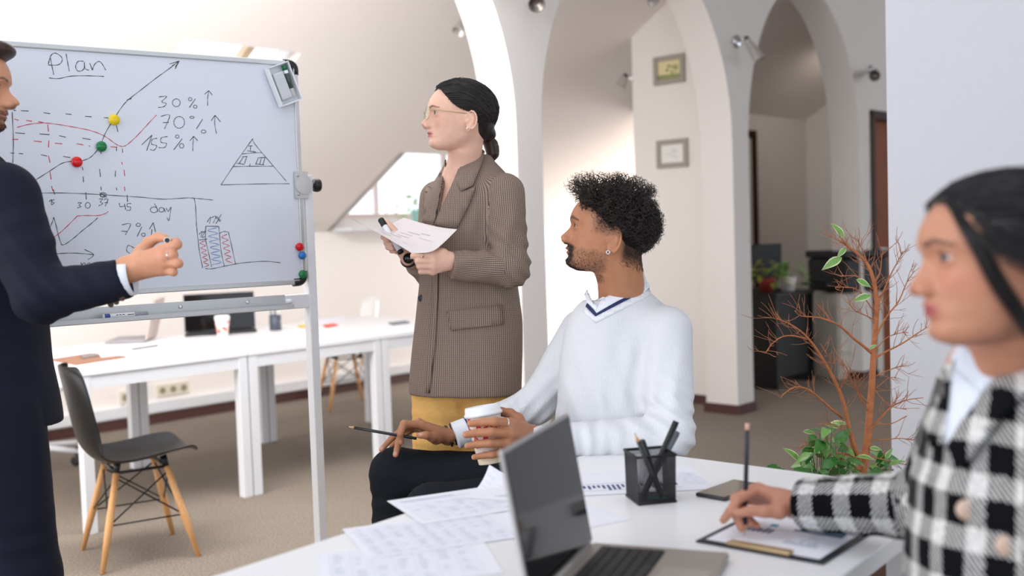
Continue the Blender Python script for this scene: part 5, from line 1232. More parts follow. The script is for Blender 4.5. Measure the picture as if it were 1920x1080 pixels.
    def eyes(s, parent, gaze, iris):
        for sg in (1, -1):
            c = s.w(.0812, .0308 * sg, .1045); g = nrm(gaze); R = .0126 * s.sc; Vs, Fs = [], []; n = 24; up_ = nrm(np.cross(g, s.l)); rt_ = np.cross(g, up_)
            rings = [0.0, .10, .19, .21, .30, .42, .46, .50, .7, 1.0, 1.4, 2.0, 2.6, 3.1416]
            for th in rings:
                b = R * (1.03 if th < .44 else 1.0)
                for k in range(n): a = 6.2832 * k / n; Vs.append(c + b * (g * math.cos(th) + (up_ * math.cos(a) + rt_ * math.sin(a)) * math.sin(th)))
            cl = []
            for th in rings: cl += [S(12, 10, 10) if th < .2 else (iris if th < .45 else (tuple(x * .4 for x in iris) if th < .48 else S(196, 186, 183)))] * n
            for i in range(len(rings) - 1):
                for k in range(n): Fs.append((i * n + k, (i + 1) * n + k, (i + 1) * n + (k + 1) % n, i * n + (k + 1) % n))
            np_mesh('eye', A_(Vs), A_(Fs), mat('eye_surface', (.8, .8, .8), .08, attr='tint', spec=.6), parent, col=A_(cl))
def hand_prims(Wr, elbow, mcp, fing, th, s=1.0, wr=.026, er=.036, flat_dir=None):
    """Wr wrist, mcp four knuckles, fing four lists [pip, dip, tip], th [base, mcp, ip, tip]"""
    L = [cone(elbow, Wr, er * s, wr * s, .012, None if flat_dir is None else .78, flat_dir)]
    ctr = np.mean(mcp, 0)
    for i, m in enumerate(mcp):
        b = A_(Wr) + (A_(m) - ctr) * .45; L.append(cone(b, m, .0165 * s, .0112 * s, .014))
    L.append(chain(mcp, [.0108 * s] * 4, .008, .004))
    L.append(cone(A_(Wr) * .6 + A_(mcp[0]) * .4, th[0], .015 * s, .0145 * s, .012))
    L.append(chain([A_(Wr) * .75 + A_(th[0]) * .25] + list(th), [.016 * s, .0145 * s, .0118 * s, .0102 * s, .0082 * s], .007, .004))
    fr = [.0104, .0108, .0102, .0088]
    for i, f in enumerate(fing):
        r = fr[i] * s; L.append(chain([mcp[i]] + list(f), [r * 1.05, r * .95, r * .86, r * .74], .0035, .003))
    return L
def tint_of(V, base, fn=None):
    c = np.tile(A_(base), (len(V), 1)); n = vnoise(V, 60) - .5; n2 = vnoise(V, 22) - .5
    c = c * (1 + .10 * n + .10 * n2)[:, None]
    return c
def blend(c, w_, col): w_ = np.clip(w_, 0, 1)[:, None]; return c * (1 - w_) + A_(col) * w_
def face_tint(c, H, V, lip, brow, lip_k=1.0, blush=None, bk=1.0):
    q = H.loc(V); x, y, z = q.T; ay = np.abs(y); f = (x > .055) & (z > 0)
    lw = np.exp(-(ay / .0215) ** 6) * np.exp(-((z - .0428) / .0085) ** 4) * (x > .088); c = blend(c, lw * lip_k, lip)
    c = blend(c, np.exp(-(ay / .023) ** 6) * np.exp(-((z - .0425) / .0013) ** 2) * (x > .085) * .75, A_(lip) * .35)
    bz = .1205 + .0035 * np.clip((ay - .018) / .012, 0, 1) - .006 * np.clip((ay - .035) / .018, 0, 1); bt = .0034 * bk * (1 - .55 * np.clip((ay - .028) / .022, 0, 1))
    bw = np.exp(-((z - bz) / bt) ** 4) * ((ay > .013) & (ay < .052)) * f * (.65 + .3 * np.random.RandomState(2).rand(len(V))); c = blend(c, bw, brow)
    for sg in (1, -1):                                     # lashes along the lid edges
        e = V - H.w(.0812, .0308 * sg, .1045); qq = e @ H.F.T / H.sc; r = np.sqrt((qq ** 2).sum(1)); ph = np.arctan2(qq[:, 2], np.maximum(qq[:, 0], 1e-4)); w_ = np.sqrt(np.clip(1 - (qq[:, 1] / .0135) ** 2, 0, 1))
        c = blend(c, np.exp(-((ph - H.lids[0] * w_ - .06) / .13) ** 2) * (r < .0155) * (qq[:, 0] > 0) * .95, A_(brow) * .4)
        c = blend(c, np.exp(-((ph - H.lids[1] * w_ + .05) / .09) ** 2) * (r < .0150) * (qq[:, 0] > 0) * .55, A_(brow))
    if blush is not None: c = blend(c, .35 * np.exp(-((ay - .042) / .018) ** 2 - ((z - .078) / .018) ** 2) * f, blush)
    c = blend(c, .25 * np.exp(-(ay / .014) ** 4 - ((z - .069) / .008) ** 2) * (x > .1), A_(lip))
    return c
def nails(c, V, tips, r, col=(.72, .50, .46), w_=.6):
    for t, n_ in tips:
        e = V - (A_(t) + A_(n_) * r * .75); c = blend(c, np.exp(-((e * e).sum(1)) / (r * .72) ** 2) * w_, col)
    return c
def strands(name, mat_, paths, r, parent, n=4, taper=True):
    mb_v, mb_f = [], []; q = 0
    for pth in paths:
        p = A_(pth); m = len(p); t = np.gradient(p, axis=0); t /= np.linalg.norm(t, axis=1)[:, None] + 1e-9
        ref = A_((.31, .52, .79)); u = np.cross(t, ref); u /= np.linalg.norm(u, axis=1)[:, None] + 1e-9; w_ = np.cross(t, u)
        rr_ = r * (np.linspace(1, .35, m) if taper else np.ones(m))
        for k in range(n): a = 6.2832 * k / n; mb_v.append(p + (u * math.cos(a) + w_ * math.sin(a)) * rr_[:, None])
        i = np.arange(m - 1)
        for k in range(n):
            k2 = (k + 1) % n; mb_f.append(np.stack([q + k * m + i, q + k2 * m + i, q + k2 * m + i + 1, q + k * m + i + 1], 1))
        q += n * m
    return np_mesh(name, np.concatenate(mb_v), np.concatenate(mb_f), mat_, parent)
def vert_normals(V, F):
    n = np.zeros_like(V); fn = np.cross(V[F[:, 2]] - V[F[:, 0]], V[F[:, 3]] - V[F[:, 1]])
    for i in range(4): np.add.at(n, F[:, i], fn)
    return n / (np.linalg.norm(n, axis=1)[:, None] + 1e-12)
def fuzz(V, Nn, w_, count, length, flow, lift=.35, seed=1, jit=.25):
    """short hairs rooted on the skin where w_ is high, lying along flow"""
    rng = np.random.RandomState(seed); w_ = np.clip(np.nan_to_num(w_), 0, None) * np.isfinite(V).all(1); ix = rng.choice(len(V), count, p=w_ / w_.sum()); P_ = []
    for i in ix:
        n_ = Nn[i]; d = A_(flow) + rng.normal(size=3) * jit; d = d - n_ * (d @ n_); d = nrm(nrm(d) + n_ * lift); p = V[i] + rng.normal(size=3) * .0014; p = p - n_ * ((p - V[i]) @ n_ + .0006)
        L_ = length * rng.uniform(.6, 1.3); P_.append(p + np.outer(np.linspace(0, L_, 3), d))
    return P_
def skin_mat(nm): return mat(nm, (.6, .4, .3), .48, attr='tint', noise=.03, nscale=90, bump=.03, spec=.35, sss=.06)
def cuffed(a, b, ra, rb, k=.02, ax=None):
    """sleeve from a to b, cut off square at b"""
    a, b = A_(a, float), A_(b, float); d = nrm(b - a); n_ = d if ax is None else nrm(ax); L_ = np.linalg.norm(b - a); e = b + d * .04; re = rb + (rb - ra) * .04 / L_
    q = cone(a, e, ra, re, k); return Pr(lambda p: smax(cone_d(p, a, e, ra, re), (p - b) @ n_, .004), q.lo, q.hi, k)
def prism(poly, d, d1, k=.004):
    """a cut through cloth: pixel polygon (clockwise on screen) at depth d, reaching back to depth d1"""
    q = A_([W3(x, y, d) for x, y in poly]); c = q.mean(0); L = []
    for i in range(len(q)):
        e = q[(i + 1) % len(q)] - q[i]; n_ = nrm(np.cross(e, FW)); n_ = n_ if n_ @ (q[i] - c) > 0 else -n_; L.append((q[i], n_))
    b = W3(960, 540, d1)
    def fn(p):
        r = (p - b) @ FW
        for o, n_ in L: r = np.maximum(r, (p - o) @ n_)
        return r
    return Pr(fn, np.minimum(q.min(0), q.min(0)) - .25 * np.abs(FW) - .02, q.max(0) + .25 * np.abs(FW) + .02, k, True)
def fab_limb(V, segs):
    """cloth coordinates along and around the nearest of several bones (a, b, radius)"""
    best = None; out = np.zeros((len(V), 3))
    for (a, b, r) in segs:
        a, b = A_(a, float), A_(b, float); ax = nrm(b - a); q = V - a; t = np.clip(q @ ax, 0, np.linalg.norm(b - a)); v = q - np.outer(t, ax); d = np.sqrt((v * v).sum(1)) - r
        u = nrm(np.cross(ax, (.2, .9, .37))); w_ = np.cross(ax, u); f = np.stack([np.arctan2(v @ w_, v @ u) * r, q @ ax, np.zeros(len(V))], 1)
        if best is None: best = d; out = f
        else: m = d < best; out[m] = f[m]; best = np.minimum(best, d)
    return out
def plaid_mat(name, base, dark, per, wl=.35):
    """fine woven check from two sets of yarn lines"""
    m = bpy.data.materials.new(name); m.use_nodes = True; nt = m.node_tree; L = nt.links; b = nt.nodes['Principled BSDF']
    a = nt.nodes.new('ShaderNodeAttribute'); a.attribute_name = 'fab'; sx = nt.nodes.new('ShaderNodeSeparateXYZ'); L.new(a.outputs['Vector'], sx.inputs[0])
    def tri(sock, per, lo_, hi_):
        k = nt.nodes.new('ShaderNodeMath'); k.operation = 'MULTIPLY'; k.inputs[1].default_value = 6.2832 / per; L.new(sock, k.inputs[0])
        s_ = nt.nodes.new('ShaderNodeMath'); s_.operation = 'SINE'; L.new(k.outputs[0], s_.inputs[0])
        r = nt.nodes.new('ShaderNodeMapRange'); r.inputs[1].default_value = lo_; r.inputs[2].default_value = hi_; L.new(s_.outputs[0], r.inputs[0]); return r.outputs[0]
    v, h_ = tri(sx.outputs[0], per, .0, .7), tri(sx.outputs[1], per * .9, .3, .9)
    mx = nt.nodes.new('ShaderNodeMath'); mx.operation = 'MAXIMUM'; L.new(v, mx.inputs[0]); 
    k = nt.nodes.new('ShaderNodeMath'); k.operation = 'MULTIPLY'; k.inputs[1].default_value = .6; L.new(h_, k.inputs[0]); L.new(k.outputs[0], mx.inputs[1])
    c = nt.nodes.new('ShaderNodeMix'); c.data_type = 'RGBA'; c.inputs['A'].default_value = (*base, 1); c.inputs['B'].default_value = (*dark, 1); L.new(mx.outputs[0], c.inputs['Factor'])
    L.new(c.outputs['Result'], b.inputs['Base Color']); b.inputs['Roughness'].default_value = .85; b.inputs['Specular IOR Level'].default_value = .2
    return m
# ================================================================== the seated man
def dirs(side, yaw, pitch):
    """face direction: side -1 looks left, +1 right; yaw away from the viewer, pitch up (degrees)"""
    y, p = math.radians(yaw), math.radians(pitch); h = RT * side * math.cos(y) + FW * math.sin(y)
    return h * math.cos(p) + UP * math.sin(p), UP * math.cos(p) - h * math.sin(p)
def head_at(px, py, d, local, fwd, up, **kw):
    H = Head((0, 0, 0), fwd, up, **kw); H.o = W3(px, py, d) - H.F.T @ (A_(local) * H.sc); return H
M_skin1 = skin_mat('brown_skin'); M_skin2 = skin_mat('light_skin'); M_skin3 = skin_mat('tan_skin'); M_skin4 = skin_mat('olive_skin')
M_sweat = mat('white_knit', S(217, 218, 222), .9, nscale=260, bump=.25, noise=.02, spec=.1, stretch=(1, 1, .35))
M_rib = mat('white_rib', S(228, 229, 234), .9, spec=.1); M_shirt = mat('white_shirt', S(232, 234, 242), .8, spec=.15)
M_navy = mat('navy_stripe', S(34, 46, 92), .8); M_jean = mat('black_denim', S(27, 30, 36), .85, nscale=220, noise=.15, spec=.15)
f_, u_ = dirs(-1, 9, 11)
HM = head_at(1049.5, 444, 2.80, (.1265, 0, .072), f_, u_, sc=1.07, male=True, jaw=1.06, cz=.88, nose=.90, ear=1.13, lids=(.30, -.22),
             prof=[(a, b - (.0012 if .07 < a < .11 else 0)) for a, b in PROF_F])
mr = W3(1150, 1180, 2.9); mr = A_((mr[0], mr[1], 0.0))
mh_w = W3(840, 818, 2.955); ch_w = W3(992, 822, 2.665)
def hp(x, y, d): return W3(640 + x / 5.333, 740 + y / 5.333, d)
kn = [hp(800, 300, 2.90), hp(775, 285, 2.945), hp(755, 300, 2.985), hp(750, 330, 3.01)]
kf = [[hp(625, 290, 2.875), hp(590, 390, 2.865), hp(597, 475, 2.875)], [hp(612, 330, 2.925), hp(572, 480, 2.905), hp(543, 600, 2.90)], [hp(600, 360, 2.98), hp(510, 430, 2.965), hp(402, 548, 2.95)], [hp(640, 390, 3.02), hp(560, 450, 3.02), hp(500, 520, 3.01)]]
kt = [hp(945, 440, 2.915), hp(905, 430, 2.885), hp(850, 405, 2.865), hp(778, 408, 2.86)]
cn = [hp(1690, 285, 2.605), hp(1690, 385, 2.60), hp(1665, 480, 2.605), hp(1620, 575, 2.615)]
cf = [[hp(1540, 268, 2.580), hp(1420, 275, 2.595), hp(1290, 290, 2.630)], [hp(1500, 375, 2.575), hp(1380, 380, 2.588), hp(1245, 400, 2.628)], [hp(1490, 485, 2.578), hp(1370, 492, 2.592), hp(1262, 512, 2.630)], [hp(1510, 598, 2.590), hp(1430, 605, 2.600), hp(1328, 625, 2.632)]]
ct = [hp(1760, 250, 2.68), hp(1690, 190, 2.705), hp(1600, 170, 2.715), hp(1500, 180, 2.712)]
neck = W3(1168, 572, 2.865)
mp = HM.prims(neck, (.053, .058)) + [ellip(W3(1165, 640, 2.87), (.10, .10, .09), None, .04),
     cone(W3(1165, 640, 2.87), W3(1085, 620, 2.99), .05, .035, .03), cone(W3(1165, 640, 2.87), W3(1252, 620, 2.79), .05, .035, .03),
     cone(W3(1085, 620, 2.99), W3(1005, 755, 3.0), .035, .032), cone(W3(1252, 620, 2.79), W3(1258, 815, 2.67), .035, .032)]
mp += hand_prims(mh_w, W3(1005, 757, 3.0), kn, kf, kt, 1.02, .025, .032) + hand_prims(ch_w, W3(1258, 817, 2.67), cn, cf, ct, 1.12, .026, .032)
V, F = iso(mp, .0025)
c = tint_of(V, S(180, 124, 92))
for (w_, q) in ((mh_w, 0), (ch_w, 0)): c = blend(c, np.exp(-((V - w_) ** 2).sum(1) / .11 ** 2) * .45, S(132, 84, 62))
c = face_tint(c, HM, V, S(172, 108, 98), S(20, 14, 13), bk=1.55)
q = HM.loc(V); x, y, z = q.T; ay = np.abs(y); n1 = np.random.RandomState(1).rand(len(V)); n2 = vnoise(V, 90)
jl = np.clip((.062 - z + (x - .02) * -.06 + .010 * (n2 - .5)) / .012, 0, 1) * np.clip((x + .004) / .012, 0, 1) * np.clip((z + .02) / .008, 0, 1)
bd = jl * np.clip(.42 + .7 * (n1 - .4), 0, 1) * (1 - np.exp(-(ay / .021) ** 6) * np.exp(-((z - .0425) / .0075) ** 4))
gt = np.exp(-(ay / .027) ** 4) * ((z < .030) & (x > .05) & (z > -.02)) + np.exp(-(ay / .030) ** 6) * np.exp(-((z - .0555) / .0045) ** 4) * (x > .08) + np.exp(-((ay - .026) / .006) ** 2) * ((z > .02) & (z < .056)) * (x > .07)
c = blend(c, bd * .60, S(60, 40, 30)); c = blend(c, np.clip(gt, 0, 1) * (.75 + .4 * n1), S(22, 17, 16))
fade = np.clip((x - .052) / -.02, 0, 1) * np.clip((z - .088 - .0) / .012, 0, 1) * np.clip((x + .09) / .02, 0, 1); side = fade * np.clip((ay - .035) / .012, 0, 1) * np.clip(.55 + .6 * (n1 - .45), 0, 1)
c = blend(c, side * np.clip((z - .085) / .03, .25, .95), S(30, 23, 22))
c = blend(c, np.clip((-.028 - x) / .012, 0, 1) * np.clip((z - .035) / .02, 0, 1) * (.8 + .2 * n1), S(26, 20, 19))
nl = lambda t, n_: (t, n_)
BV, BN_ = V, vert_normals(V, F)
c = nails(c, V, [(kf[0][2] + UP * .004, -FW), (kf[1][2] + UP * .003, -FW), (kf[2][2] + UP * .004, -FW), (kt[3] + RT * .004, -FW * .8 + UP * .6)], .0085, S(226, 176, 156), .75)
c = nails(c, V, [(f[2], -FW * .75 - RT * .6) for f in cf], .0080, S(222, 172, 154), .6)
man = np_mesh('person', V, F, M_skin1, None, loc=mr, col=c)
tag(man, 'seated man in white V-neck sweater with curly dark hair holding a coffee cup', 'person')
HM.eyes(man, f_ - FW * .45, S(70, 44, 30))
# sweater
sh1, el1, wr1 = W3(1250, 622, 2.785), W3(1258, 816, 2.675), W3(1018, 830, 2.66); sh2, el2, wr2 = W3(1092, 622, 2.985), W3(1008, 757, 3.0), W3(868, 811, 2.955)
sw = [sil([(536, 1130, 1204, 2.87, .052), (556, 1100, 1228, 2.865, .075), (582, 1072, 1258, 2.86, .095), (620, 1058, 1278, 2.86, .11), (670, 1050, 1284, 2.86, .122), (730, 1046, 1280, 2.86, .128), (800, 1040, 1262, 2.85, .130), (870, 1036, 1250, 2.84, .130), (925, 1036, 1256, 2.84, .13)], 2.86, .12, k=.02, cap=.02),
      cone(sh1, el1, .068, .058, .03), cuffed(el1, wr1, .057, .044, .02), cone(sh2, el2, .064, .054, .03), cuffed(el2, wr2, .053, .037, .02)]
cd_ = nrm(-RT * .82 - UP * .58)
sw += [Pr(lofted.fn, lofted.lo, lofted.hi, .004, True) for lofted in [loft([(W3(1138, 500, 2.865), .095, .09), (W3(1154, 536, 2.865), .090, .085), (W3(1168, 565, 2.867), .0880, .083)], cd_, FW, 2.0, .005, .006)]]
sdisp = folds([(el1 + UP * .02, UP * .8 + RT * .5, .12, .036, .008), (W3(1150, 800, 2.72), RT * .9 + UP * .35, .17, .060, .006), (el2, UP * .7 - RT * .7, .11, .034, .007), (W3(930, 790, 2.93), RT * .9 + UP * .4, .07, .024, .005), (W3(1190, 660, 2.74), RT * .8 - UP * .3, .13, .075, .0035), (W3(1225, 720, 2.72), RT * .95 - UP * .2, .12, .06, .006), (W3(1080, 840, 2.60), RT, .11, .038, .007)])
V, F = iso(sw, .005, sdisp); sweater = np_mesh('sweater', V, F, M_sweat, man, fab=fab_limb(V, [(sh1, el1, .06)]))
# ribbed cuff with navy band, collar, neckline
a_ = nrm(wr2 - el2); cu = MB(); prof = [(.037 + .0012 * (k % 2), -.016 + .0024 * k) for k in range(17)]
cu.lathe(Vector(wr2), a_, [(.036, -.018)] + prof + [(.030, .026)], 30); cu.build('ribbed_cuff', M_rib, man)
cu = MB(); cu.lathe(Vector(wr2 - a_ * .020), a_, [(.0385, -.006), (.0392, -.003), (.0392, .003), (.0385, .006)], 30, cap=False); cu.build('navy_cuff_band', M_navy, man)
a_ = nrm(wr1 - el1); cu = MB(); cu.lathe(Vector(wr1), a_, [(.040, -.018)] + [(.041 + .0012 * (k % 2), -.016 + .0024 * k) for k in range(17)] + [(.032, .026)], 30); cu.build('ribbed_cuff', M_rib, man)
cd_ = nrm(-RT * .82 - UP * .58); cxs = [loft([(W3(1154, 537, 2.865), .0755, .070), (W3(1162, 552, 2.866), .0790, .074), (W3(1171, 571, 2.868), .086, .080)], cd_, FW, 2.0, .005, .004)]
V, F = iso(cxs, .003); np_mesh('shirt_collar', V, F, M_shirt, man)
swt = [q for q in sw if not q.sub]; al = swt + [loft([(W3(1146, 518, 2.865), .071, .069), (W3(1163, 552, 2.866), .0755, .074), (W3(1172, 570, 2.868), .082, .080)], cd_, FW, 2.0, .005, .004)]
patch('neck_stripe', swt, [(1102, 570), (1117, 586), (1160, 564), (1214, 536), (1216, 543), (1161, 571), (1117, 594), (1099, 576)], 2.75, M_navy, man, .004, .005, 16, sdisp)
patch('neck_rib', swt, [(1117, 594), (1161, 571), (1216, 543), (1221, 553), (1164, 582), (1117, 606), (1094, 586), (1099, 576)], 2.75, M_rib, man, .003, .004, 14, sdisp)
patch('collar_leaf', al, [(1113, 578), (1119, 588), (1160, 565), (1212, 539), (1204, 511), (1180, 529), (1150, 550), (1121, 570)], 2.75, M_shirt, man, .005, .004, 12)
patch('collar_point', al, [(1103, 545), (1114, 572), (1123, 572), (1119, 585), (1103, 570), (1098, 556)], 2.75, M_shirt, man, .006, .004, 6)
# trousers and shoes
k1, k2 = W3(742, 888, 2.985), W3(812, 960, 2.74)
tr = [cone(W3(1120, 925, 2.92), k1, .105, .068, .03), cone(W3(1150, 940, 2.76), k2, .105, .070, .03), ellip(W3(1150, 925, 2.85), (.17, .16, .115), None, .04), cone(k1, W3(742, 1240, 3.0), .068, .062, .03), cone(k2, W3(840, 1290, 2.76), .069, .06, .03)]
tdisp = folds([(k1 + RT * .12 - UP * .03, RT * .6 - UP * .8, .10, .05, .006), (k1 - UP * .08, UP, .10, .045, .005)])
V, F = iso(tr, .006, tdisp); np_mesh('trousers', V, F, M_jean, man)
for p in (W3(725, 1268, 3.0), W3(822, 1325, 2.76)):
    s_ = [ellip(A_((p[0] - .05, p[1], .05)), (.13, .048, .045), None, .02), cone((p[0] + .02, p[1], .06), (p[0] + .02, p[1], .12), .045, .05)]
    V, F = iso(s_, .007); np_mesh('shoe', V, F, mat('black_leather', S(24, 23, 23), .4), man)
# hair: undercap and curls
def curl_hair():
    R0 = A_((.1015, .0765, .0905)); cz = A_((.002, 0, .135)); rng = np.random.RandomState(4); P_ = []
    while len(P_) < 2000:
        v = rng.normal(size=3); v /= np.linalg.norm(v); p = cz + v * R0; x, y, z = p
        tz = .158 if x > .04 else (.138 - (.04 - x) * .30 if x > -.06 else .078)
        if z < tz - .012 * rng.rand(): continue
        if x > .088 - max(0, .185 - z) * .5: continue
        topw = np.clip((z - .14) / .06, 0, 1); L_ = .014 + .024 * topw + .010 * rng.rand(); L_ += .010 * np.clip((x - .04) / .04, 0, 1)
        if x < -.06: L_ = (.010 + .012 * rng.rand()) * np.clip((z - .05) / .06, .4, 1)
        n_ = v / R0; n_ /= np.linalg.norm(n_); t = np.cross(n_, rng.normal(size=3)); t /= np.linalg.norm(t); b = np.cross(n_, t); k = 15; s_ = np.linspace(0, 1, k)
        turns = rng.uniform(1.1, 2.2); rad = rng.uniform(.0042, .0088); ph = rng.rand() * 6.28; drift = (t * rng.uniform(-.5, .5) + A_((.35 if x > .04 else -.05, 0, .15)) * topw)
        pts = p + np.outer(s_ * L_, n_ + drift * .6) + np.outer(np.cos(ph + 6.28 * turns * s_) * rad * (.3 + s_), t) + np.outer(np.sin(ph + 6.28 * turns * s_) * rad * (.3 + s_), b + n_ * .5)
        P_.append(HM.hair(pts))
    return P_
M_hairb = mat('black_curly_hair', S(38, 28, 23), .34, spec=.55, nscale=30, noise=.3)
hair = strands('hair', M_hairb, curl_hair(), .00110, man, 4); hair['kind'] = 'stuff'
def cap_prims(H, R, hl, k=.008, low=.0):
    """scalp cap behind a hairline x < hl(z) in head coordinates"""
    c = H.w(.002, 0, .135); m = .125 * H.sc
    def fn(p):
        q = H.unsq(H.loc(p)); e = (q - A_((.002, 0, .135))) / A_(R); k0 = np.sqrt((e * e).sum(1)); d = (k0 - 1) * min(R)
        h_ = np.interp(q[:, 2], [t[0] for t in hl], [t[1] for t in hl]) - np.clip((np.abs(q[:, 1]) - .05) * .5, 0, .02) * 0
        return smax(d, (q[:, 0] - h_) * .75, k) * H.sc
    return Pr(fn, c - m, c + m, .01)
V, F = iso([cap_prims(HM, (.1065, .0805, .0940), [(.015, -.080), (.035, -.058), (.05, -.044), (.075, -.033), (.100, -.022), (.112, .0), (.125, .018), (.14, .034), (.152, .052), (.165, .074), (.19, .085), (.22, .09)], .006)], .0035)
np_mesh('hair_underlayer', V, F, mat('black_hair_base', S(24, 18, 17), .75, nscale=120, noise=.3, bump=.4, spec=.15), man)
# beard, moustache and faded side hair as short hairs on the skin
bw_ = bd * 1.0 + np.clip(gt, 0, 1) * 4.0
o = strands('beard', M_hairb, fuzz(BV, BN_, bw_, 5200, .0055, -HM.u * .9 - HM.f * .25, .22, 2), .00042, man, 3); o['kind'] = 'stuff'
sw_ = side * np.clip((z - .075) / .03, .15, 1) + np.clip((-.030 - x) / .012, 0, 1) * ((z > .03) & (z < .11))
o = strands('side_hair', M_hairb, fuzz(BV, BN_, sw_, 4200, .0065, -HM.u * .5 - HM.f * .8, .25, 3), .00050, man, 3); o['kind'] = 'stuff'
# jewellery
def ring(nm, c, ax, r, t, m_, par, sq=1.0, n=24):
    ax = nrm(ax); u = nrm(np.cross(ax, (.3, .5, .8))); w_ = np.cross(ax, u); mb = MB(); mb.tube([Vector(A_(c) + (u * math.cos(6.2832 * k / n) + w_ * math.sin(6.2832 * k / n) * sq) * r) for k in range(n)], t, 8, closed=True); return mb.build(nm, m_, par)
M_silver = mat('silver_ring', S(214, 216, 222), .2, metal=1.0)
ring('finger_ring', cn[0] * .72 + cf[0][0] * .28, cf[0][0] - cn[0], .0113, .0016, M_silver, man)
ea = HM.w(-.003, .082, .055); ring('earring', ea, HM.l, .0044, .0013, M_silver, man)
bx_ = nrm(W3(1005, 757, 3.0) - mh_w)
for k, (t, r_, cc, lb) in enumerate(((.006, .0042, (34, 22, 24), 'black cord bracelet'), (.014, .0026, (190, 160, 110), 'thin gold bracelet'), (.020, .0048, (72, 38, 40), 'dark red bracelet'), (.028, .0045, (50, 28, 30), 'brown leather bracelet'))):
    o = ring('bracelet', mh_w + bx_ * (t - .004), bx_, .0285, r_ * .8, mat('bracelet_%d' % k, S(*cc), .5), man); o['label'] = lb
# coffee cup in his hand
ca, cbm = W3(906, 776, 2.675), W3(921, 868, 2.668); ax = nrm(ca - cbm); CHH = float(np.linalg.norm(ca - cbm))
cupm = thing('coffee_cup', 'takeaway coffee cup with white lid and red print held by the seated man', 'paper cup', tuple(cbm))
m = MB(); m.lathe(Vector(cbm), ax, [(.0305, 0), (.0315, .003), (.0435, CHH)], 32); m.build('cup_body', mat('cream_paper', S(240, 222, 196), .6), cupm)
m = MB(); m.lathe(Vector(cbm), ax, [(.0340, .022), (.0436, CHH - .004)], 32, cap=False); m.build('printed_sleeve', mat('red_white_print', S(226, 214, 206), .6, nscale=70, noise=.0, col2=S(206, 20, 40)), cupm)
m = MB(); rr = random.Random(12); uu = nrm(np.cross(ax, FW)); ww = np.cross(ax, uu)
for i in range(60):
    a, z, s = rr.uniform(0, 6.28), rr.uniform(.026, CHH - .008), rr.uniform(.003, .007); ps = []
    for k in range(6):
        b = 1.047 * k; aa = a + math.cos(b) * s / .038; zz = z + math.sin(b) * s * 1.3; R_ = .0340 + .0096 * (zz - .022) / (CHH - .026) + .0004; ps.append(Vector(cbm + ax * zz + (uu * math.cos(aa) + ww * math.sin(aa)) * R_))
    m.add(ps, [(0, 1, 2, 3, 4, 5)])
m.build('red_print', mat('red_cup_print', S(204, 24, 44), .6), cupm, kind='stuff')
m = MB(); m.lathe(Vector(ca), ax, [(.0445, -.006), (.0485, -.003), (.0490, .001), (.0470, .004), (.0455, .006), (.0440, .018), (.0420, .0205), (.0390, .0200), (.0375, .0165), (.001, .016)], 36); m.build('lid', M_hold, cupm)
# pencil in his other hand
pen('pencil', 'black pencil with bare wooden tip held on the knee of the seated man', hp(752, 438, 2.888), hp(60, 318, 2.86), .0042, M_dark, tip=M_pencilw, tipl=.018, cat='pencil')
# his chair
cc = W3(1150, 1010, 2.87); st = thing('office_chair', 'grey office chair under the man in the white sweater', 'chair', (cc[0], cc[1], 0)); co = Vector((cc[0], cc[1], 0))
M_grey = mat('grey_fabric', S(86, 88, 92), .9)
m = MB(); m.box(co + Z * .475, (.48, .46, .06)); m.build('seat', M_grey, st, bevel=.025, seg=3)
m = MB(); m.tube([co + Z * .11, co + Z * .45], .028, 12); m.build('gas_column', M_chrome, st)
for k in range(5):
    a = 1.2566 * k + .3; e = co + Vector((math.cos(a) * .27, math.sin(a) * .27, .08)); m = MB(); m.tube([co + Z * .11, e], [.026, .016], 8); m.build('base_arm', M_black, st)
    m = MB(); m.lathe(e + Vector((math.sin(a) * .012, -math.cos(a) * .012, -.05)), (-math.sin(a), math.cos(a), 0), [(.02, 0), (.03, .003), (.03, .021), (.02, .024)], 14); m.build('castor', M_black, st)
# ================================================================== the standing woman
f_, u_ = dirs(-1, -13, 4)
HW = head_at(788.5, 232.5, 3.13, (.1285, 0, .072), f_, u_, sc=.975, male=False, jaw=.97, cz=.93, lids=(.36, -.30))
wr_ = W3(865, 1250, 3.22); wr_ = A_((wr_[0], wr_[1], 0.0))
def gp2(x, y, d): return W3(700 + x / 12, 440 + y / 12, d)
nw = W3(842, 489, 3.035); ne = W3(958, 503, 3.12)
nn = [gp2(1330, 440, 3.005), gp2(1335, 590, 3.0), gp2(1340, 715, 3.003), gp2(1335, 830, 3.012)]
nf = [[gp2(900, 480, 2.985), gp2(960, 470, 3.02), gp2(1100, 450, 3.035)], [gp2(1000, 605, 2.985), gp2(1050, 600, 3.022), gp2(1180, 590, 3.035)], [gp2(1035, 715, 2.988), gp2(1080, 710, 3.024), gp2(1200, 700, 3.035)], [gp2(1065, 835, 2.994), gp2(1100, 830, 3.025), gp2(1210, 810, 3.035)]]
nt = [gp2(1560, 420, 3.02), gp2(1440, 360, 3.025), gp2(1280, 385, 3.015), gp2(1120, 440, 3.005)]
fw_, fe = W3(766, 484, 3.19), W3(806, 512, 3.32)
fm = [gp2(560, 150, 3.170), gp2(590, 240, 3.170), gp2(620, 330, 3.175), gp2(640, 410, 3.185)]
ff = [[gp2(250, 20, 3.160), gp2(220, 60, 3.140), gp2(330, 110, 3.130)], [gp2(290, 150, 3.155), gp2(290, 190, 3.130), gp2(400, 220, 3.125)], [gp2(330, 270, 3.155), gp2(330, 290, 3.130), gp2(430, 320, 3.125)], [gp2(420, 355, 3.160), gp2(410, 370, 3.140), gp2(490, 385, 3.135)]]
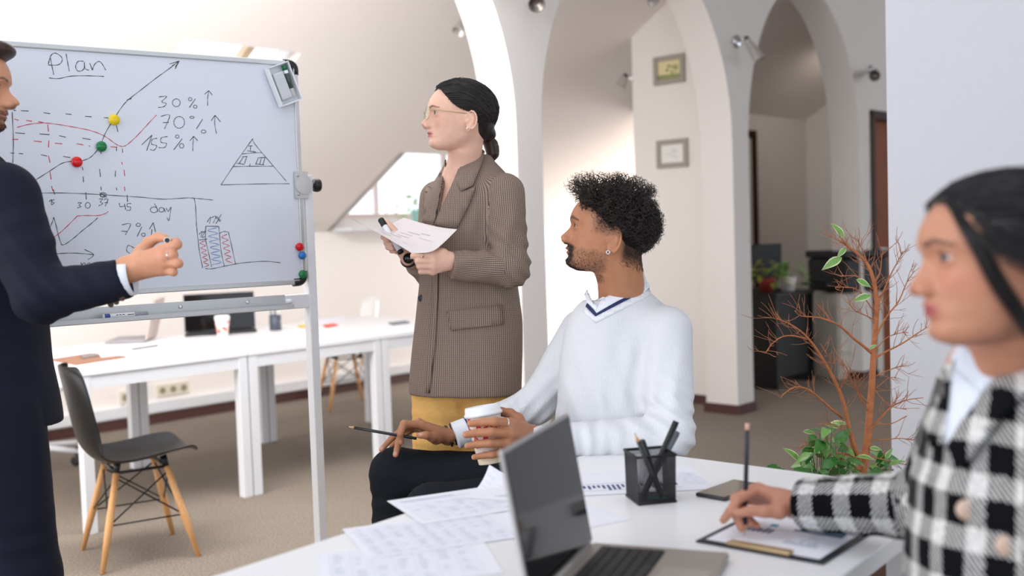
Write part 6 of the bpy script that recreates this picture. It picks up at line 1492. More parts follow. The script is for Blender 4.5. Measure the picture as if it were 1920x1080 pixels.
ft = [gp2(600, 100, 3.175), gp2(500, -60, 3.160), gp2(400, -180, 3.155), gp2(300, -290, 3.155)]
nk = W3(866, 328, 3.225)
wp = HW.prims(nk, (.0395, .0465)) + [ellip(W3(868, 410, 3.26), (.065, .065, .10), None, .05), 
     cone(W3(862, 340, 3.215), W3(834, 425, 3.185), .050, .056, .03),
     cone(W3(862, 370, 3.235), W3(948, 365, 3.15), .05, .032, .03), cone(W3(862, 370, 3.235), W3(822, 372, 3.36), .05, .032, .03),
     cone(W3(948, 365, 3.15), ne, .032, .030), cone(W3(822, 372, 3.36), fe, .032, .030)]
wp += hand_prims(nw, ne, nn, nf, nt, .90, .0235, .03) + hand_prims(fw_, fe, fm, ff, ft, .88, .0225, .028)
V, F = iso(wp, .0025)
c = tint_of(V, S(232, 186, 164)); c = face_tint(c, HW, V, S(190, 104, 104), S(70, 50, 42), 1.0, S(216, 140, 120))
c = nails(c, V, [(f[2], -FW) for f in ff], .007, S(236, 186, 176), .6)
wom = np_mesh('person', V, F, M_skin2, None, loc=wr_, col=c)
tag(wom, 'standing woman in brown checked blazer and mustard trousers reading from a sheet of paper', 'person')
HW.eyes(wom, f_ - FW * .22, S(80, 66, 50))
# blazer
bsh, bel, bwr = W3(946, 362, 3.145), W3(957, 503, 3.10), W3(845, 497, 3.045)
fsh, fel, fwr = W3(820, 372, 3.36), W3(808, 508, 3.30), W3(779, 493, 3.215)
bz = [sil([(292, 886, 918, 3.26, .045), (308, 872, 932, 3.25, .07), (330, 838, 955, 3.24, .095), (362, 806, 972, 3.235, .118), (410, 797, 970, 3.235, .128), (470, 792, 962, 3.235, .128), (540, 786, 972, 3.235, .128), (600, 779, 980, 3.235, .135), (660, 772, 980, 3.235, .142), (722, 767, 978, 3.235, .148), (738, 768, 978, 3.235, .148)], 3.235, .13, k=.015, cap=.006, p=2.4),
      cone(bsh, bel, .060, .056, .025), cuffed(bel, bwr, .056, .043, .018), cone(fsh, fel, .056, .050, .025), cuffed(fel, fwr, .048, .037, .015)]
bdisp = folds([(bel + RT * .02 + UP * .02, UP * .75 + RT * .65, .10, .034, .010), (W3(925, 440, 3.10), RT * .95 - UP * .3, .09, .055, .006), (W3(880, 520, 3.05), UP * .9 - RT * .3, .10, .05, .004), (W3(860, 640, 3.10), RT * .95 + UP * .2, .16, .085, .004), (bsh - UP * .06, RT + UP * .2, .07, .04, .004)])
M_blaz = plaid_mat('brown_check_wool', S(160, 140, 126), S(98, 84, 76), .0060)
torso_ax = (W3(872, 330, 3.235), W3(874, 738, 3.235), .15)
FAB = [torso_ax, (bsh, bel, .058), (bel, bwr, .048), (fsh, fel, .054), (fel, fwr, .042)]
fb = lambda V: fab_limb(V, FAB)
V, F = iso(bz + [prism([(836, 296), (886, 282), (868, 330), (819, 425), (826, 380)], 3.13, 3.24)], .0045, bdisp); blz = np_mesh('blazer', V, F, M_blaz, wom, fab=fb(V))
M_chest = mat('chest_skin', S(232, 186, 164), .5, noise=.03, spec=.3)
def shift(l, a=1): return l
patch('lapel', bz, [(880, 286), (867, 313), (860, 347), (866, 361), (892, 352), (879, 386), (857, 428), (838, 426), (817, 421), (826, 400), (838, 372), (852, 342), (868, 306)], 3.10, M_blaz, wom, .0085, .006, 10, bdisp, fb)
patch('collar', bz, [(884, 268), (908, 290), (903, 312), (893, 336), (887, 350), (865, 361), (858, 346), (866, 316), (872, 294)], 3.12, M_blaz, wom, .0115, .007, 10, bdisp, fb)
patch('lapel', bz, [(838, 302), (822, 331), (807, 357), (801, 354), (798, 385), (797, 417), (806, 420), (816, 422), (824, 380), (833, 335), (837, 318)], 3.16, M_blaz, wom, .0085, .006, 9, bdisp, fb)
pf = patch('pocket_flap', bz, [(840, 584), (890, 577), (940, 572), (943, 608), (895, 614), (847, 620)], 3.10, M_blaz, wom, .008, .006, 8, bdisp, fb)
patch('front_edge', bz, [(812, 500), (823, 500), (822, 560), (817, 640), (806, 737), (800, 737), (808, 640), (812, 560)], 3.10, M_blaz, wom, .007, .006, 12, bdisp, fb)
bp_ = on_surface(bz, W3(789, 559, 2.9)[None], nrm(W3(789, 559, 3.0) - A_(CAMP))[None], bdisp)[0]
m = MB(); m.lathe(Vector(bp_), Vector(-FW * .8 - RT * .5), [(.0095, -.001), (.0100, .002), (.0080, .004), (.001, .0035)], 18); m.build('button', mat('dark_button', S(38, 40, 50), .35), wom)
# trousers and shoes
M_must = mat('mustard_cloth', S(240, 188, 112), .8, nscale=160, noise=.06, spec=.15, bump=.1)
la, lb_ = W3(828, 730, 3.24), W3(908, 735, 3.24)
tr = [ellip(W3(870, 705, 3.235), (.135, .115, .11), None, .02), cone(la, W3(822, 985, 3.22), .092, .074, .02), cone(W3(822, 985, 3.22), W3(826, 1225, 3.24), .074, .062, .02), cone(lb_, W3(912, 985, 3.24), .092, .074, .02), cone(W3(912, 985, 3.24), W3(918, 1228, 3.26), .074, .062, .02)]
V, F = iso(tr, .006, folds([(W3(865, 780, 3.14), RT * .9 + UP * .4, .14, .05, .005), (W3(800, 800, 3.16), UP, .10, .04, .004)])); np_mesh('trousers', V, F, M_must, wom)
for px in (822, 915):
    p = W3(px, 1245, 3.24); s_ = [ellip(A_((p[0] - .06, p[1] - .03, .035)), (.11, .042, .032), None, .02), cone((p[0] + .01, p[1], .04), (p[0] + .01, p[1], .10), .036, .04)]
    V, F = iso(s_, .007); np_mesh('shoe', V, F, mat('black_leather', S(24, 23, 23), .4), wom)
# hair drawn back into a low ponytail
HL_W = [(.0, -.062), (.035, -.052), (.06, -.040), (.075, -.030), (.092, -.030), (.108, -.014), (.113, .004), (.120, .028), (.132, .047), (.148, .060), (.165, .072), (.180, .080), (.195, .092), (.22, .10)]
M_hairw = mat('dark_brown_hair', S(30, 22, 20), .36, spec=.5, nscale=60, noise=.35)
capR = (.1070, .0800, .0935)
knot = HW.w(-.088, 0, .062)
hp_ = [cap_prims(HW, capR, HL_W, .006), ellip(HW.w(-.050, 0, .083), A_((.042, .047, .042)) * HW.sc, HW.F, .02), ellip(knot, (.017, .017, .017), None, .014)]
V, F = iso(hp_, .003); hcap = np_mesh('hair', V, F, M_hairw, wom)
def swept(H, R, start, knot, n, seed, lift=.0015, wob=.0012, k=14):
    rng = np.random.RandomState(seed); out = []; cz = A_((.002, 0, .135)); kl = H.loc(knot[None])[0]
    Ra = A_(R); kd = nrm((kl - cz) / Ra)
    for _ in range(n):
        s_ = start(rng); t = np.linspace(0, 1, k)[:, None]; ds = nrm((s_ - cz) / Ra); sg = 1 if s_[1] >= 0 else -1
        ct = nrm(ds + A_((-.85, .30 * sg, .15))) * 1.25; d = (1 - t) ** 2 * ds + 2 * t * (1 - t) * ct + t * t * kd; d = d / np.linalg.norm(d, axis=1)[:, None]
        on = cz + d * Ra; w_ = np.clip((t - .84) / .16, 0, 1); q = on * (1 - w_) + kl * w_ + d * (lift + rng.uniform(-.0012, .0012)) * (1 - w_)
        q = q + np.sin(t * rng.uniform(3, 9) + rng.rand() * 6) * wob * rng.normal(size=3) * (1 - w_ * .8); out.append(H.hair(q))
    return out
def st_any(rng):
    while True:
        v = rng.normal(size=3); v /= np.linalg.norm(v); p = A_((.002, 0, .135)) + v * A_(capR) * .99
        if p[0] < np.interp(p[2], [t[0] for t in HL_W], [t[1] for t in HL_W]) and p[2] > .07: return p
def st_w(rng):
    z = rng.uniform(.085, .2205); x = np.interp(z, [t[0] for t in HL_W], [t[1] for t in HL_W]); e = 1 - ((x - .002) / capR[0]) ** 2 - ((z - .135) / capR[2]) ** 2; y = capR[1] * math.sqrt(max(e, 0)) * (1 if rng.rand() < .75 else -1)
    return A_((x - .002, y, z))
def st_top(rng): x = rng.uniform(-.02, .085); return A_((x, rng.uniform(-.02, .02), .135 + capR[2] * math.sqrt(max(0, 1 - (x / capR[0]) ** 2))))
o = strands('hair_strands', M_hairw, swept(HW, capR, st_w, knot, 620, 1) + swept(HW, capR, st_any, knot, 1500, 2), .0009, wom, 4, False); o['kind'] = 'stuff'
rng = np.random.RandomState(5); fr = []                      # ruffled hair on top of the forehead
for _ in range(150):
    x = rng.uniform(.025, .090); z = .135 + capR[2] * math.sqrt(max(0, 1 - (x / capR[0]) ** 2)); b = A_((x, rng.uniform(-.03, .03), z - .002)); t = np.linspace(0, 1, 7)[:, None]
    d = A_((rng.uniform(-.3, .5), rng.uniform(-.5, .5), 1.0)); q = b + d * t * rng.uniform(.004, .012) + A_((-.022, 0, -.002)) * t ** 2 * rng.uniform(.4, 1.2); fr.append(HW.hair(q))
o = strands('hair_ruffle', M_hairw, fr, .0011, wom, 4); o['kind'] = 'stuff'
pony = [knot, W3(911, 256, 3.26), W3(921, 272, 3.265), W3(924, 288, 3.265), W3(919, 306, 3.26)]
pp = [chain(pony, [.011, .016, .020, .018, .007], .01, .01)]; V, F = iso(pp, .003); np_mesh('ponytail', V, F, mat('warm_brown_hair', S(58, 38, 28), .4, spec=.45, nscale=60, noise=.4), wom)
ps = []; pn = A_(pony)
for _ in range(160):
    a = rng.rand() * 6.28; R_ = A_([.010, .0165, .0205, .0185, .006]) * rng.uniform(.8, 1.08); q = pn + np.outer(R_, RT * math.cos(a) + FW * math.sin(a)) + rng.normal(size=3) * .001; tt = np.linspace(0, 4, 14); ps.append(np.stack([np.interp(tt, range(5), q[:, i]) for i in range(3)], 1))
o = strands('ponytail_strands', M_hairw, ps, .0009, wom, 4); o['kind'] = 'stuff'
ring('hair_tie', knot + (pn[1] - knot) * .12, pn[1] - knot, .0125, .003, M_black, wom)
# glasses
M_gold = mat('gold_metal', S(190, 170, 120), .25, metal=1.0)
def lens_glass():
    m = bpy.data.materials.new('spectacle_lens'); m.use_nodes = True; nt = m.node_tree; nt.nodes.clear(); o = nt.nodes.new('ShaderNodeOutputMaterial'); mx = nt.nodes.new('ShaderNodeMixShader'); t = nt.nodes.new('ShaderNodeBsdfTransparent'); g = nt.nodes.new('ShaderNodeBsdfGlossy')
    g.inputs['Roughness'].default_value = .03; mx.inputs[0].default_value = .16; nt.links.new(t.outputs[0], mx.inputs[1]); nt.links.new(g.outputs[0], mx.inputs[2]); nt.links.new(mx.outputs[0], o.inputs[0]); return m
M_lens = lens_glass()
gm = MB()
for sg in (1, -1):
    def LP(a, r=1.0): ca, sa = math.cos(a), math.sin(a); e = (abs(ca) ** 2.6 + abs(sa) ** 2.6) ** (-1 / 2.6); return Vector(HW.w(.1170 - .004 * abs(ca) * (ca * sg > 0) * 1.5, .0335 * sg + .0235 * r * e * ca, .1005 + .0205 * r * e * sa))
    pts = [LP(6.2832 * k / 28) for k in range(28)]; gm.tube(pts, .00085, 6, closed=True)
    lm = MB(); lm.add([LP(6.2832 * k / 28, .97) for k in range(28)], [tuple(range(28))]); lm.build('spectacle_lens', M_lens, wom)
    gm.tube([Vector(HW.w(.111, .0575 * sg, .106)), Vector(HW.w(.095, .0655 * sg, .107)), Vector(HW.w(.05, .0735 * sg, .106)), Vector(HW.w(.004, .0765 * sg, .105)), Vector(HW.w(-.012, .077 * sg, .094))], .00095, 6)
gm.tube([Vector(HW.w(.1165, .0105, .1045)), Vector(HW.w(.1215, 0, .1075)), Vector(HW.w(.1165, -.0105, .1045))], .0009, 6)
gm.build('glasses_frame', M_gold, wom)
m = MB(); m.ball(Vector(HW.w(.0, .0815, .0605)), .0032, 12); m.build('earring', mat('pearl', S(236, 228, 214), .2), wom)
ring('finger_ring', nn[0] * .47 + nf[0][0] * .53 , nf[0][0] - nn[0], .0102, .0013, M_gold, wom)
m = MB(); m.ball(Vector(gp2(1085, 505, 2.987)), .0042, 10, (1, .6, 1.3)); m.build('ring_stone', M_gold, wom)
bx_ = nrm(fw_ - fe); ring('watch_strap', fw_ - bx_ * .004, bx_, .0235, .0058, mat('black_strap', S(18, 19, 22), .3), wom)
m = MB(); m.lathe(Vector(fw_ - bx_ * .004 - FW * .0235), Vector(-FW), [(.015, 0), (.016, .003), (.015, .007), (.001, .007)], 20); m.build('watch_case', mat('black_glass', S(14, 15, 18), .12), wom)
m = MB(); m.ball(Vector(fw_ - bx_ * .004 - FW * .0295 + RT * .008), .004, 8); m.build('watch_crown', M_silver, wom)
# marker in her far hand
a, b = W3(713.5, 411, 3.155), W3(752, 474, 3.115)
pen_ = pen('marker_pen', 'white marker with black ends held behind the paper by the standing woman', a, b, .0085, M_hold, cat='marker')
d_ = Vector(b - a).normalized(); m = MB(); m.lathe(Vector(a) - d_ * .001, d_, [(.0075, 0), (.0095, .002), (.0095, .026), (.0088, .027)], 14); m.build('cap', M_black, pen_)
m = MB(); m.lathe(Vector(b) - d_ * .008, d_, [(.0092, 0), (.0092, .008), (.005, .0095)], 14); m.build('end_plug', M_black, pen_)
# the sheet she holds: a curved Coons patch
def coons(bot, right, top, left, n=14):
    def ev(c, t): c = A_(c); s_ = np.linspace(0, 1, len(c)); tt = np.atleast_1d(t); return np.stack([np.interp(tt, s_, c[:, i]) for i in range(3)], 1)
    def sm(c):
        q = [Vector(x) for x in c]; return [A_(x) for x in smooth_path(q, 6)]
    bot, right, top, left = map(sm, (bot, right, top, left)); u = np.linspace(0, 1, n + 1); G = np.zeros((n + 1, n + 1, 3)); B_, T_ = ev(bot, u), ev(top, u); L_, R_ = ev(left, u), ev(right, u)
    for i in range(n + 1):
        for j in range(n + 1):
            a, b = u[i], u[j]; G[i, j] = (1 - b) * B_[i] + b * T_[i] + (1 - a) * L_[j] + a * R_[j] - ((1 - a) * (1 - b) * B_[0] + a * (1 - b) * B_[-1] + (1 - a) * b * T_[0] + a * b * T_[-1])
    return G
A__, B__, C__, D__ = W3(651, 404, 3.12), W3(772, 474.5, 2.985), W3(857, 430, 3.03), W3(757, 408, 3.20)
G = coons([A__, W3(690, 427, 3.08), W3(730, 449, 3.03), B__], [B__, W3(808, 472, 2.975), W3(832, 455, 3.0), C__], [D__, W3(790, 418, 3.15), W3(824, 426, 3.09), C__], [A__, W3(688, 424, 3.15), W3(722, 424, 3.19), D__])
n = 14; nrm_ = nrm(np.cross(G[8, 7] - G[7, 7], G[7, 8] - G[7, 7])); nrm_ = nrm_ if nrm_ @ UP > 0 else -nrm_
v = np.concatenate([G.reshape(-1, 3), G.reshape(-1, 3) - nrm_ * .0005]); k = (n + 1) ** 2; fs = []
for i in range(n):
    for j in range(n): a = i * (n + 1) + j; q = (a, a + n + 1, a + n + 2, a + 1); fs += [q, tuple(x + k for x in q[::-1])]
M_pap2 = mat('held_paper', S(226, 216, 216), .7, spec=.2); ppr = np_mesh('paper_sheet', v, A_(fs), M_pap2, None, loc=G[7, 7]); tag(ppr, 'curved sheet of paper in the hands of the standing woman', 'paper')
m = MB()
def gpt(a, b): i, j = a * n, b * n; i0, j0 = min(int(i), n - 1), min(int(j), n - 1); x, y = i - i0, j - j0; return Vector(G[i0, j0] * (1 - x) * (1 - y) + G[i0 + 1, j0] * x * (1 - y) + G[i0, j0 + 1] * (1 - x) * y + G[i0 + 1, j0 + 1] * x * y + nrm_ * .0006)
for (a0, a1, b0, b1) in ((.30, .50, .62, .64), (.33, .52, .52, .54), (.28, .46, .44, .46), (.36, .56, .70, .72), (.55, .70, .74, .76), (.25, .40, .33, .345), (.62, .82, .62, .63), (.65, .72, .25, .26)):
    for k in range(5): x0, x1 = a0 + (a1 - a0) * k / 5, a0 + (a1 - a0) * (k + 1) / 5; m.add([gpt(x0, b0), gpt(x1, b0), gpt(x1, b1), gpt(x0, b1)], [(0, 1, 2, 3)])
m.build('print', mat('faint_print', S(192, 184, 186), .7), ppr, kind='stuff')
# ================================================================== the woman on the right
f_, u_ = dirs(-1, 5, -1)
HR = head_at(1702, 537, 1.34, (.1235, 0, .072), f_, u_, sc=1.05, male=False, jaw=.97, cz=.82, nose=.78, lids=(.34, -.26), smile=.06)
rr_ = W3(1850, 1500, 1.5); rr_ = A_((rr_[0], rr_[1], 0.0))
def g3(x, y, d): return W3(1340 + x / 7.716, 880 + y / 7.716, d)
rw = W3(1488, 946, 1.905); re_ = W3(1745, 950, 1.72)
rn_ = [g3(630, 285, 1.925), g3(590, 300, 1.945), g3(560, 350, 1.965), g3(560, 420, 1.98)]
rf = [[g3(330, 440, 1.90), g3(230, 600, 1.895), g3(125, 735, 1.895)], [g3(300, 420, 1.925), g3(300, 640, 1.905), g3(385, 850, 1.895)], [g3(320, 430, 1.95), g3(420, 680, 1.925), g3(520, 790, 1.91)], [g3(380, 480, 1.975), g3(500, 720, 1.945), g3(620, 820, 1.925)]]
rt_ = [g3(930, 600, 1.885), g3(720, 610, 1.88), g3(520, 600, 1.882), g3(330, 640, 1.888)]
nkr = W3(1862, 700, 1.44)
rp = HR.prims(nkr, (.049, .055)) + [ellip(W3(1895, 840, 1.47), (.08, .08, .10), None, .05), cone(W3(1895, 800, 1.47), W3(1840, 800, 1.62), .05, .036, .03), cone(W3(1840, 800, 1.62), re_, .036, .032, .02), cone(W3(1895, 800, 1.47), W3(1960, 830, 1.32), .05, .036, .03)]
rp += hand_prims(rw, re_, rn_, rf, rt_, .93, .0235, .03)
V, F = iso(rp, .0026)
c = tint_of(V, S(192, 136, 110)); c = face_tint(c, HR, V, S(176, 88, 92), S(30, 20, 20), 1.0, S(200, 122, 106), 1.2)
c = blend(c, np.exp(-((V - rw) ** 2).sum(1) / .12 ** 2) * .35, S(196, 128, 112))
wr2_ = np_mesh('person', V, F, M_skin3, None, loc=rr_, col=c)
tag(wr2_, 'dark haired woman in black and white checked jacket writing at the right of the table', 'person')
HR.eyes(wr2_, f_ - FW * .42, S(70, 74, 86))
# jacket
M_tw = None
def tweed():
    m = bpy.data.materials.new('black_white_tweed'); m.use_nodes = True; nt = m.node_tree; L = nt.links; b = nt.nodes['Principled BSDF']
    a = nt.nodes.new('ShaderNodeAttribute'); a.attribute_name = 'fab'; sx = nt.nodes.new('ShaderNodeSeparateXYZ'); L.new(a.outputs['Vector'], sx.inputs[0])
    def mth(op, x, y=None, v=None):
        k = nt.nodes.new('ShaderNodeMath'); k.operation = op
        if hasattr(x, 'links'): L.new(x, k.inputs[0])
        else: k.inputs[0].default_value = x
        if y is not None:
            if hasattr(y, 'links'): L.new(y, k.inputs[1])
            else: k.inputs[1].default_value = y
        return k.outputs[0]
    def band(s, per, off): f = mth('FRACT', mth('ADD', mth('DIVIDE', s, per), off)); return mth('LESS_THAN', f, .43)
    n = nt.nodes.new('ShaderNodeTexNoise'); n.inputs['Scale'].default_value = 140; n.inputs['Detail'].default_value = 3; L.new(a.outputs['Vector'], n.inputs['Vector'])
    wob = mth('MULTIPLY', mth('SUBTRACT', n.outputs['Fac'], .5), .012)
    u, v = mth('ADD', sx.outputs[0], wob), mth('ADD', sx.outputs[1], wob)
    A1, B1 = band(u, .070, .1), band(v, .070, .3); both = mth('MULTIPLY', A1, B1); either = mth('MAXIMUM', A1, B1)
    tw = mth('LESS_THAN', mth('FRACT', mth('DIVIDE', mth('ADD', sx.outputs[0], sx.outputs[1]), .0085)), .45)
    mid = mth('MULTIPLY', either, tw); val = mth('MAXIMUM', both, mid)
    val = mth('MULTIPLY', val, mth('ADD', .30, mth('MULTIPLY', n.outputs['Fac'], 1.0)))
    cl = nt.nodes.new('ShaderNodeMix'); cl.data_type = 'RGBA'; cl.clamp_factor = True; cl.inputs['A'].default_value = (*S(15, 16, 20), 1); cl.inputs['B'].default_value = (*S(232, 230, 228), 1); L.new(val, cl.inputs['Factor']); L.new(cl.outputs['Result'], b.inputs['Base Color'])
    b.inputs['Roughness'].default_value = .95; b.inputs['Specular IOR Level'].default_value = .1
    bp = nt.nodes.new('ShaderNodeBump'); bp.inputs['Strength'].default_value = .5; bp.inputs['Distance'].default_value = .004; L.new(n.outputs['Fac'], bp.inputs['Height']); L.new(bp.outputs[0], b.inputs['Normal'])
    return m
M_tw = tweed()
rs, rel, rwr = W3(1815, 800, 1.63), W3(1748, 948, 1.715), W3(1506, 946, 1.885)
ls, lel = W3(1985, 800, 1.33), W3(1990, 1130, 1.32)
jk = [sil([(672, 1858, 1930, 1.46, .06), (700, 1818, 1990, 1.46, .09), (740, 1776, 2070, 1.46, .12), (800, 1752, 2110, 1.46, .14), (860, 1738, 2120, 1.46, .15), (930, 1722, 2120, 1.46, .155), (1010, 1716, 2120, 1.46, .155), (1120, 1712, 2120, 1.46, .16), (1260, 1720, 2120, 1.46, .16), (1330, 1730, 2110, 1.46, .15)], 1.46, .14, k=.02, cap=.02, p=2.3),
      cone(rs, rel, .066, .058, .03), cuffed(rel, rwr, .057, .047, .02), cone(ls, lel, .066, .058, .03)]
jdisp = folds([(rel, RT * .9 + UP * .3, .10, .05, .006), (W3(1620, 945, 1.80), RT, .09, .045, .004), (W3(1760, 900, 1.36), UP * .8 + RT * .3, .14, .08, .006)])
FJ = [(W3(1900, 700, 1.46), W3(1900, 1300, 1.46), .17), (rs, rel, .06), (rel, rwr, .05), (ls, lel, .06)]; fj = lambda V: fab_limb(V, FJ)
V, F = iso(jk, .005, jdisp); np_mesh('jacket', V, F, M_tw, wr2_, fab=fj(V))
# shirt front with pointed collar
M_shirt2 = mat('white_cotton', S(222, 228, 242), .75, spec=.15)
cdr = nrm(-RT * .86 - UP * .42)
scs = [loft([(W3(1862, 652, 1.43), .062, .058), (W3(1872, 690, 1.44), .066, .064), (W3(1884, 735, 1.45), .078, .075)], cdr, FW, 2.0, .005, .004)]
V, F = iso(scs, .0035); np_mesh('shirt_collar', V, F, M_shirt2, wr2_)
al2 = [q for q in jk if not q.sub] + [loft([(W3(1846, 600, 1.42), .060, .056), (W3(1862, 652, 1.43), .062, .058), (W3(1872, 690, 1.44), .066, .064), (W3(1884, 735, 1.45), .078, .075)], cdr, FW, 2.0, .03, .004)]
patch('shirt_front', al2, [(1800, 640), (1830, 660), (1872, 700), (1842, 760), (1812, 800), (1790, 836), (1776, 830), (1782, 780), (1786, 720), (1790, 665)], 1.34, M_shirt2, wr2_, .006, .006, 10, jdisp)
patch('collar_point', al2, [(1806, 640), (1850, 668), (1918, 620), (1925, 640), (1880, 694), (1846, 742), (1826, 716), (1800, 690)], 1.34, M_shirt2, wr2_, .010, .005, 10, jdisp)
patch('jacket_lapel', al2, [(1925, 640), (1965, 640), (1975, 700), (1915, 760), (1860, 820), (1812, 880), (1790, 838), (1814, 800), (1846, 752), (1882, 700)], 1.33, M_tw, wr2_, .014, .009, 12, jdisp, fj)
patch('jacket_lapel', al2, [(1797, 672), (1790, 720), (1784, 780), (1776, 832), (1756, 840), (1748, 790), (1766, 720), (1784, 680)], 1.36, M_tw, wr2_, .010, .007, 9, jdisp, fj)
M_btn = mat('beige_button', S(206, 178, 160), .3)
for (px, py) in ((1811, 955), (1886, 1022)):
    q = on_surface(jk, W3(px, py, 1.0)[None], nrm(W3(px, py, 1.2) - A_(CAMP))[None], jdisp)[0]; m = MB(); m.lathe(Vector(q), Vector(-FW), [(.013, -.001), (.0135, .003), (.011, .006), (.001, .005)], 20); m.build('button', M_btn, wr2_)
# hair: cap, swept strands, a loose lock by the cheek and long hair behind the shoulder
HL_R = [(.0, -.050), (.035, -.040), (.06, -.028), (.075, -.022), (.092, -.018), (.108, -.004), (.120, .016), (.132, .036), (.148, .056), (.165, .074), (.180, .086), (.195, .096), (.22, .11)]
M_hairr = mat('black_straight_hair', S(26, 22, 26), .34, spec=.5, nscale=50, noise=.3)
capQ = (.1090, .0820, .0965); knr = HR.w(-.080, 0, .03)
hq = [cap_prims(HR, capQ, HL_R, .006), ellip(HR.w(-.055, 0, .060), A_((.050, .058, .055)) * HR.sc, HR.F, .02)]
V, F = iso(hq, .0035); np_mesh('hair', V, F, M_hairr, wr2_)
def st_r(rng):
    while True:
        v = rng.normal(size=3); v /= np.linalg.norm(v); p = A_((.002, 0, .135)) + v * A_(capQ) * .99
        if p[0] < np.interp(p[2], [t[0] for t in HL_R], [t[1] for t in HL_R]) and p[2] > .07 and p[1] > -.04: return p
o = strands('hair_strands', M_hairr, swept(HR, capQ, st_r, knr, 2600, 7), .0007, wr2_, 4, False); o['kind'] = 'stuff'
rng = np.random.RandomState(17); lk = []
L0 = A_([(.090, .028, .192), (.081, .045, .170), (.069, .065, .132), (.046, .0675, .0800), (.020, .0640, .0400), (.004, .066, .012), (-.02, .066, -.010)])
def spl(c, n): return A_([A_(x) for x in smooth_path([Vector(t) for t in c], n)])
for _ in range(190): q = spl(L0 + np.outer([.2, .5, .9, 1, 1, .8, .5], rng.normal(size=3) * A_((.0035, .0015, .003))), 4); lk.append(HR.hair(q))
L1 = A_([(.080, -.05, .19), (.05, -.078, .12), (-.01, -.08, .04), (-.02, -.078, -.03), (-.03, -.085, -.12), (-.012, -.09, -.20), (-.0, -.092, -.25)])
for _ in range(260): q = spl(L1 + np.outer([.2, .5, 1, 1.2, 1.3, 1.2, 1], rng.normal(size=3) * A_((.010, .005, .002))), 4); lk.append(HR.hair(q))
L3 = A_([(.055, .060, .150), (.030, .078, .122), (.004, .088, .104), (-.025, .092, .082), (-.045, .086, .050), (-.07, .07, .02)])
for _ in range(320): q = spl(L3 + np.outer([.6, 1, 1, 1, 1.1, 1.2], rng.normal(size=3) * A_((.012, .002, .009))), 4); lk.append(HR.hair(q))
L2 = A_([(-.07, .04, .09), (-.088, .045, .03), (-.10, .055, -.04), (-.115, .065, -.12), (-.125, .07, -.20)])
for _ in range(700): q = spl(L2 + np.outer([.6, 1, 1, 1, 1.1], rng.normal(size=3) * A_((.014, .022, .004))), 4); lk.append(HR.hair(q))
o = strands('loose_hair', M_hairr, lk, .0007, wr2_, 4); o['kind'] = 'stuff'
# trousers, chair and pencil
hipc = W3(1900, 1340, 1.5); kz = .50
tr = [ellip((hipc[0], hipc[1], .56), (.17, .15, .12), None, .03)]
for dy in (-.11, .10): kx = hipc[0] - .40; tr += [cone((hipc[0], hipc[1] + dy, .54), (kx, hipc[1] + dy, .53), .095, .07, .03), cone((kx, hipc[1] + dy, .53), (kx - .02, hipc[1] + dy, .07), .07, .055, .02)]
V, F = iso(tr, .008); np_mesh('trousers', V, F, M_jean, wr2_)
for dy in (-.11, .10): s_ = [ellip((hipc[0] - .47, hipc[1] + dy, .04), (.12, .042, .036), None, .02), cone((hipc[0] - .42, hipc[1] + dy, .05), (hipc[0] - .42, hipc[1] + dy, .11), .04, .045)]; V, F = iso(s_, .008); np_mesh('shoe', V, F, mat('black_leather', S(24, 23, 23), .4), wr2_)
co = Vector((hipc[0] + .02, hipc[1], 0)); st = thing('office_chair', 'grey office chair under the woman in the checked jacket', 'chair', co)
m = MB(); m.box(co + Z * .43, (.46, .48, .06)); m.build('seat', M_grey, st, bevel=.025, seg=3)
m = MB(); m.tube([co + Z * .11, co + Z * .41], .028, 12); m.build('gas_column', M_chrome, st)
for k in range(5):
    a = 1.2566 * k + .3; e = co + Vector((math.cos(a) * .27, math.sin(a) * .27, .08)); m = MB(); m.tube([co + Z * .11, e], [.026, .016], 8); m.build('base_arm', M_black, st)
    m = MB(); m.lathe(e + Vector((math.sin(a) * .012, -math.cos(a) * .012, -.05)), (-math.sin(a), math.cos(a), 0), [(.02, 0), (.03, .003), (.03, .021), (.02, .024)], 14); m.build('castor', M_black, st)
tipp = PZ(1396, 1003, TZ + .006); topp = P(1401, 806, 1.93)
pp_ = pen('pencil', 'black pencil upright in the hand of the woman in the checked jacket', topp, tipp, .0042, mat('dark_purple_pencil', S(40, 30, 46), .35), tip=M_pencilw, tipl=.018, cat='pencil')
m = MB(); d_ = (tipp - topp).normalized(); m.lathe(topp - d_ * .012, d_, [(.0036, 0), (.0042, .002), (.0042, .0125)], 12); m.build('eraser', mat('pink_eraser', S(218, 170, 152), .7), pp_)
# ================================================================== the man in the navy suit
f_, u_ = dirs(1, 10, -2)
HS = head_at(34.6, 194.5, 2.60, (.1285, 0, .072), f_, u_, sc=1.04, male=True, jaw=1.05, cz=.92, lids=(.26, -.22), prof=[(a, b + (.003 if .060 < a < .085 else 0)) for a, b in PROF_F])
sr = W3(-60, 1465, 2.62); sr = A_((sr[0], sr[1], 0.0))
def g4(x, y, d): return W3(220 + x / 9, 420 + y / 9, d)
sw_w, sw_e = W3(240, 505, 2.37), W3(82, 560, 2.36)
sn = [g4(770, 435, 2.345), g4(810, 540, 2.342), g4(805, 655, 2.347), g4(775, 775, 2.357)]
sf_ = [[g4(1010, 345, 2.335), g4(985, 300, 2.365), g4(900, 300, 2.39)], [g4(940, 520, 2.335), g4(930, 500, 2.365), g4(860, 470, 2.39)], [g4(1030, 665, 2.335), g4(1010, 650, 2.368), g4(900, 620, 2.395)], [g4(950, 812, 2.345), g4(940, 800, 2.372), g4(840, 770, 2.39)]]
st_ = [g4(420, 470, 2.39), g4(530, 310, 2.395), g4(690, 222, 2.39), g4(810, 238, 2.38)]
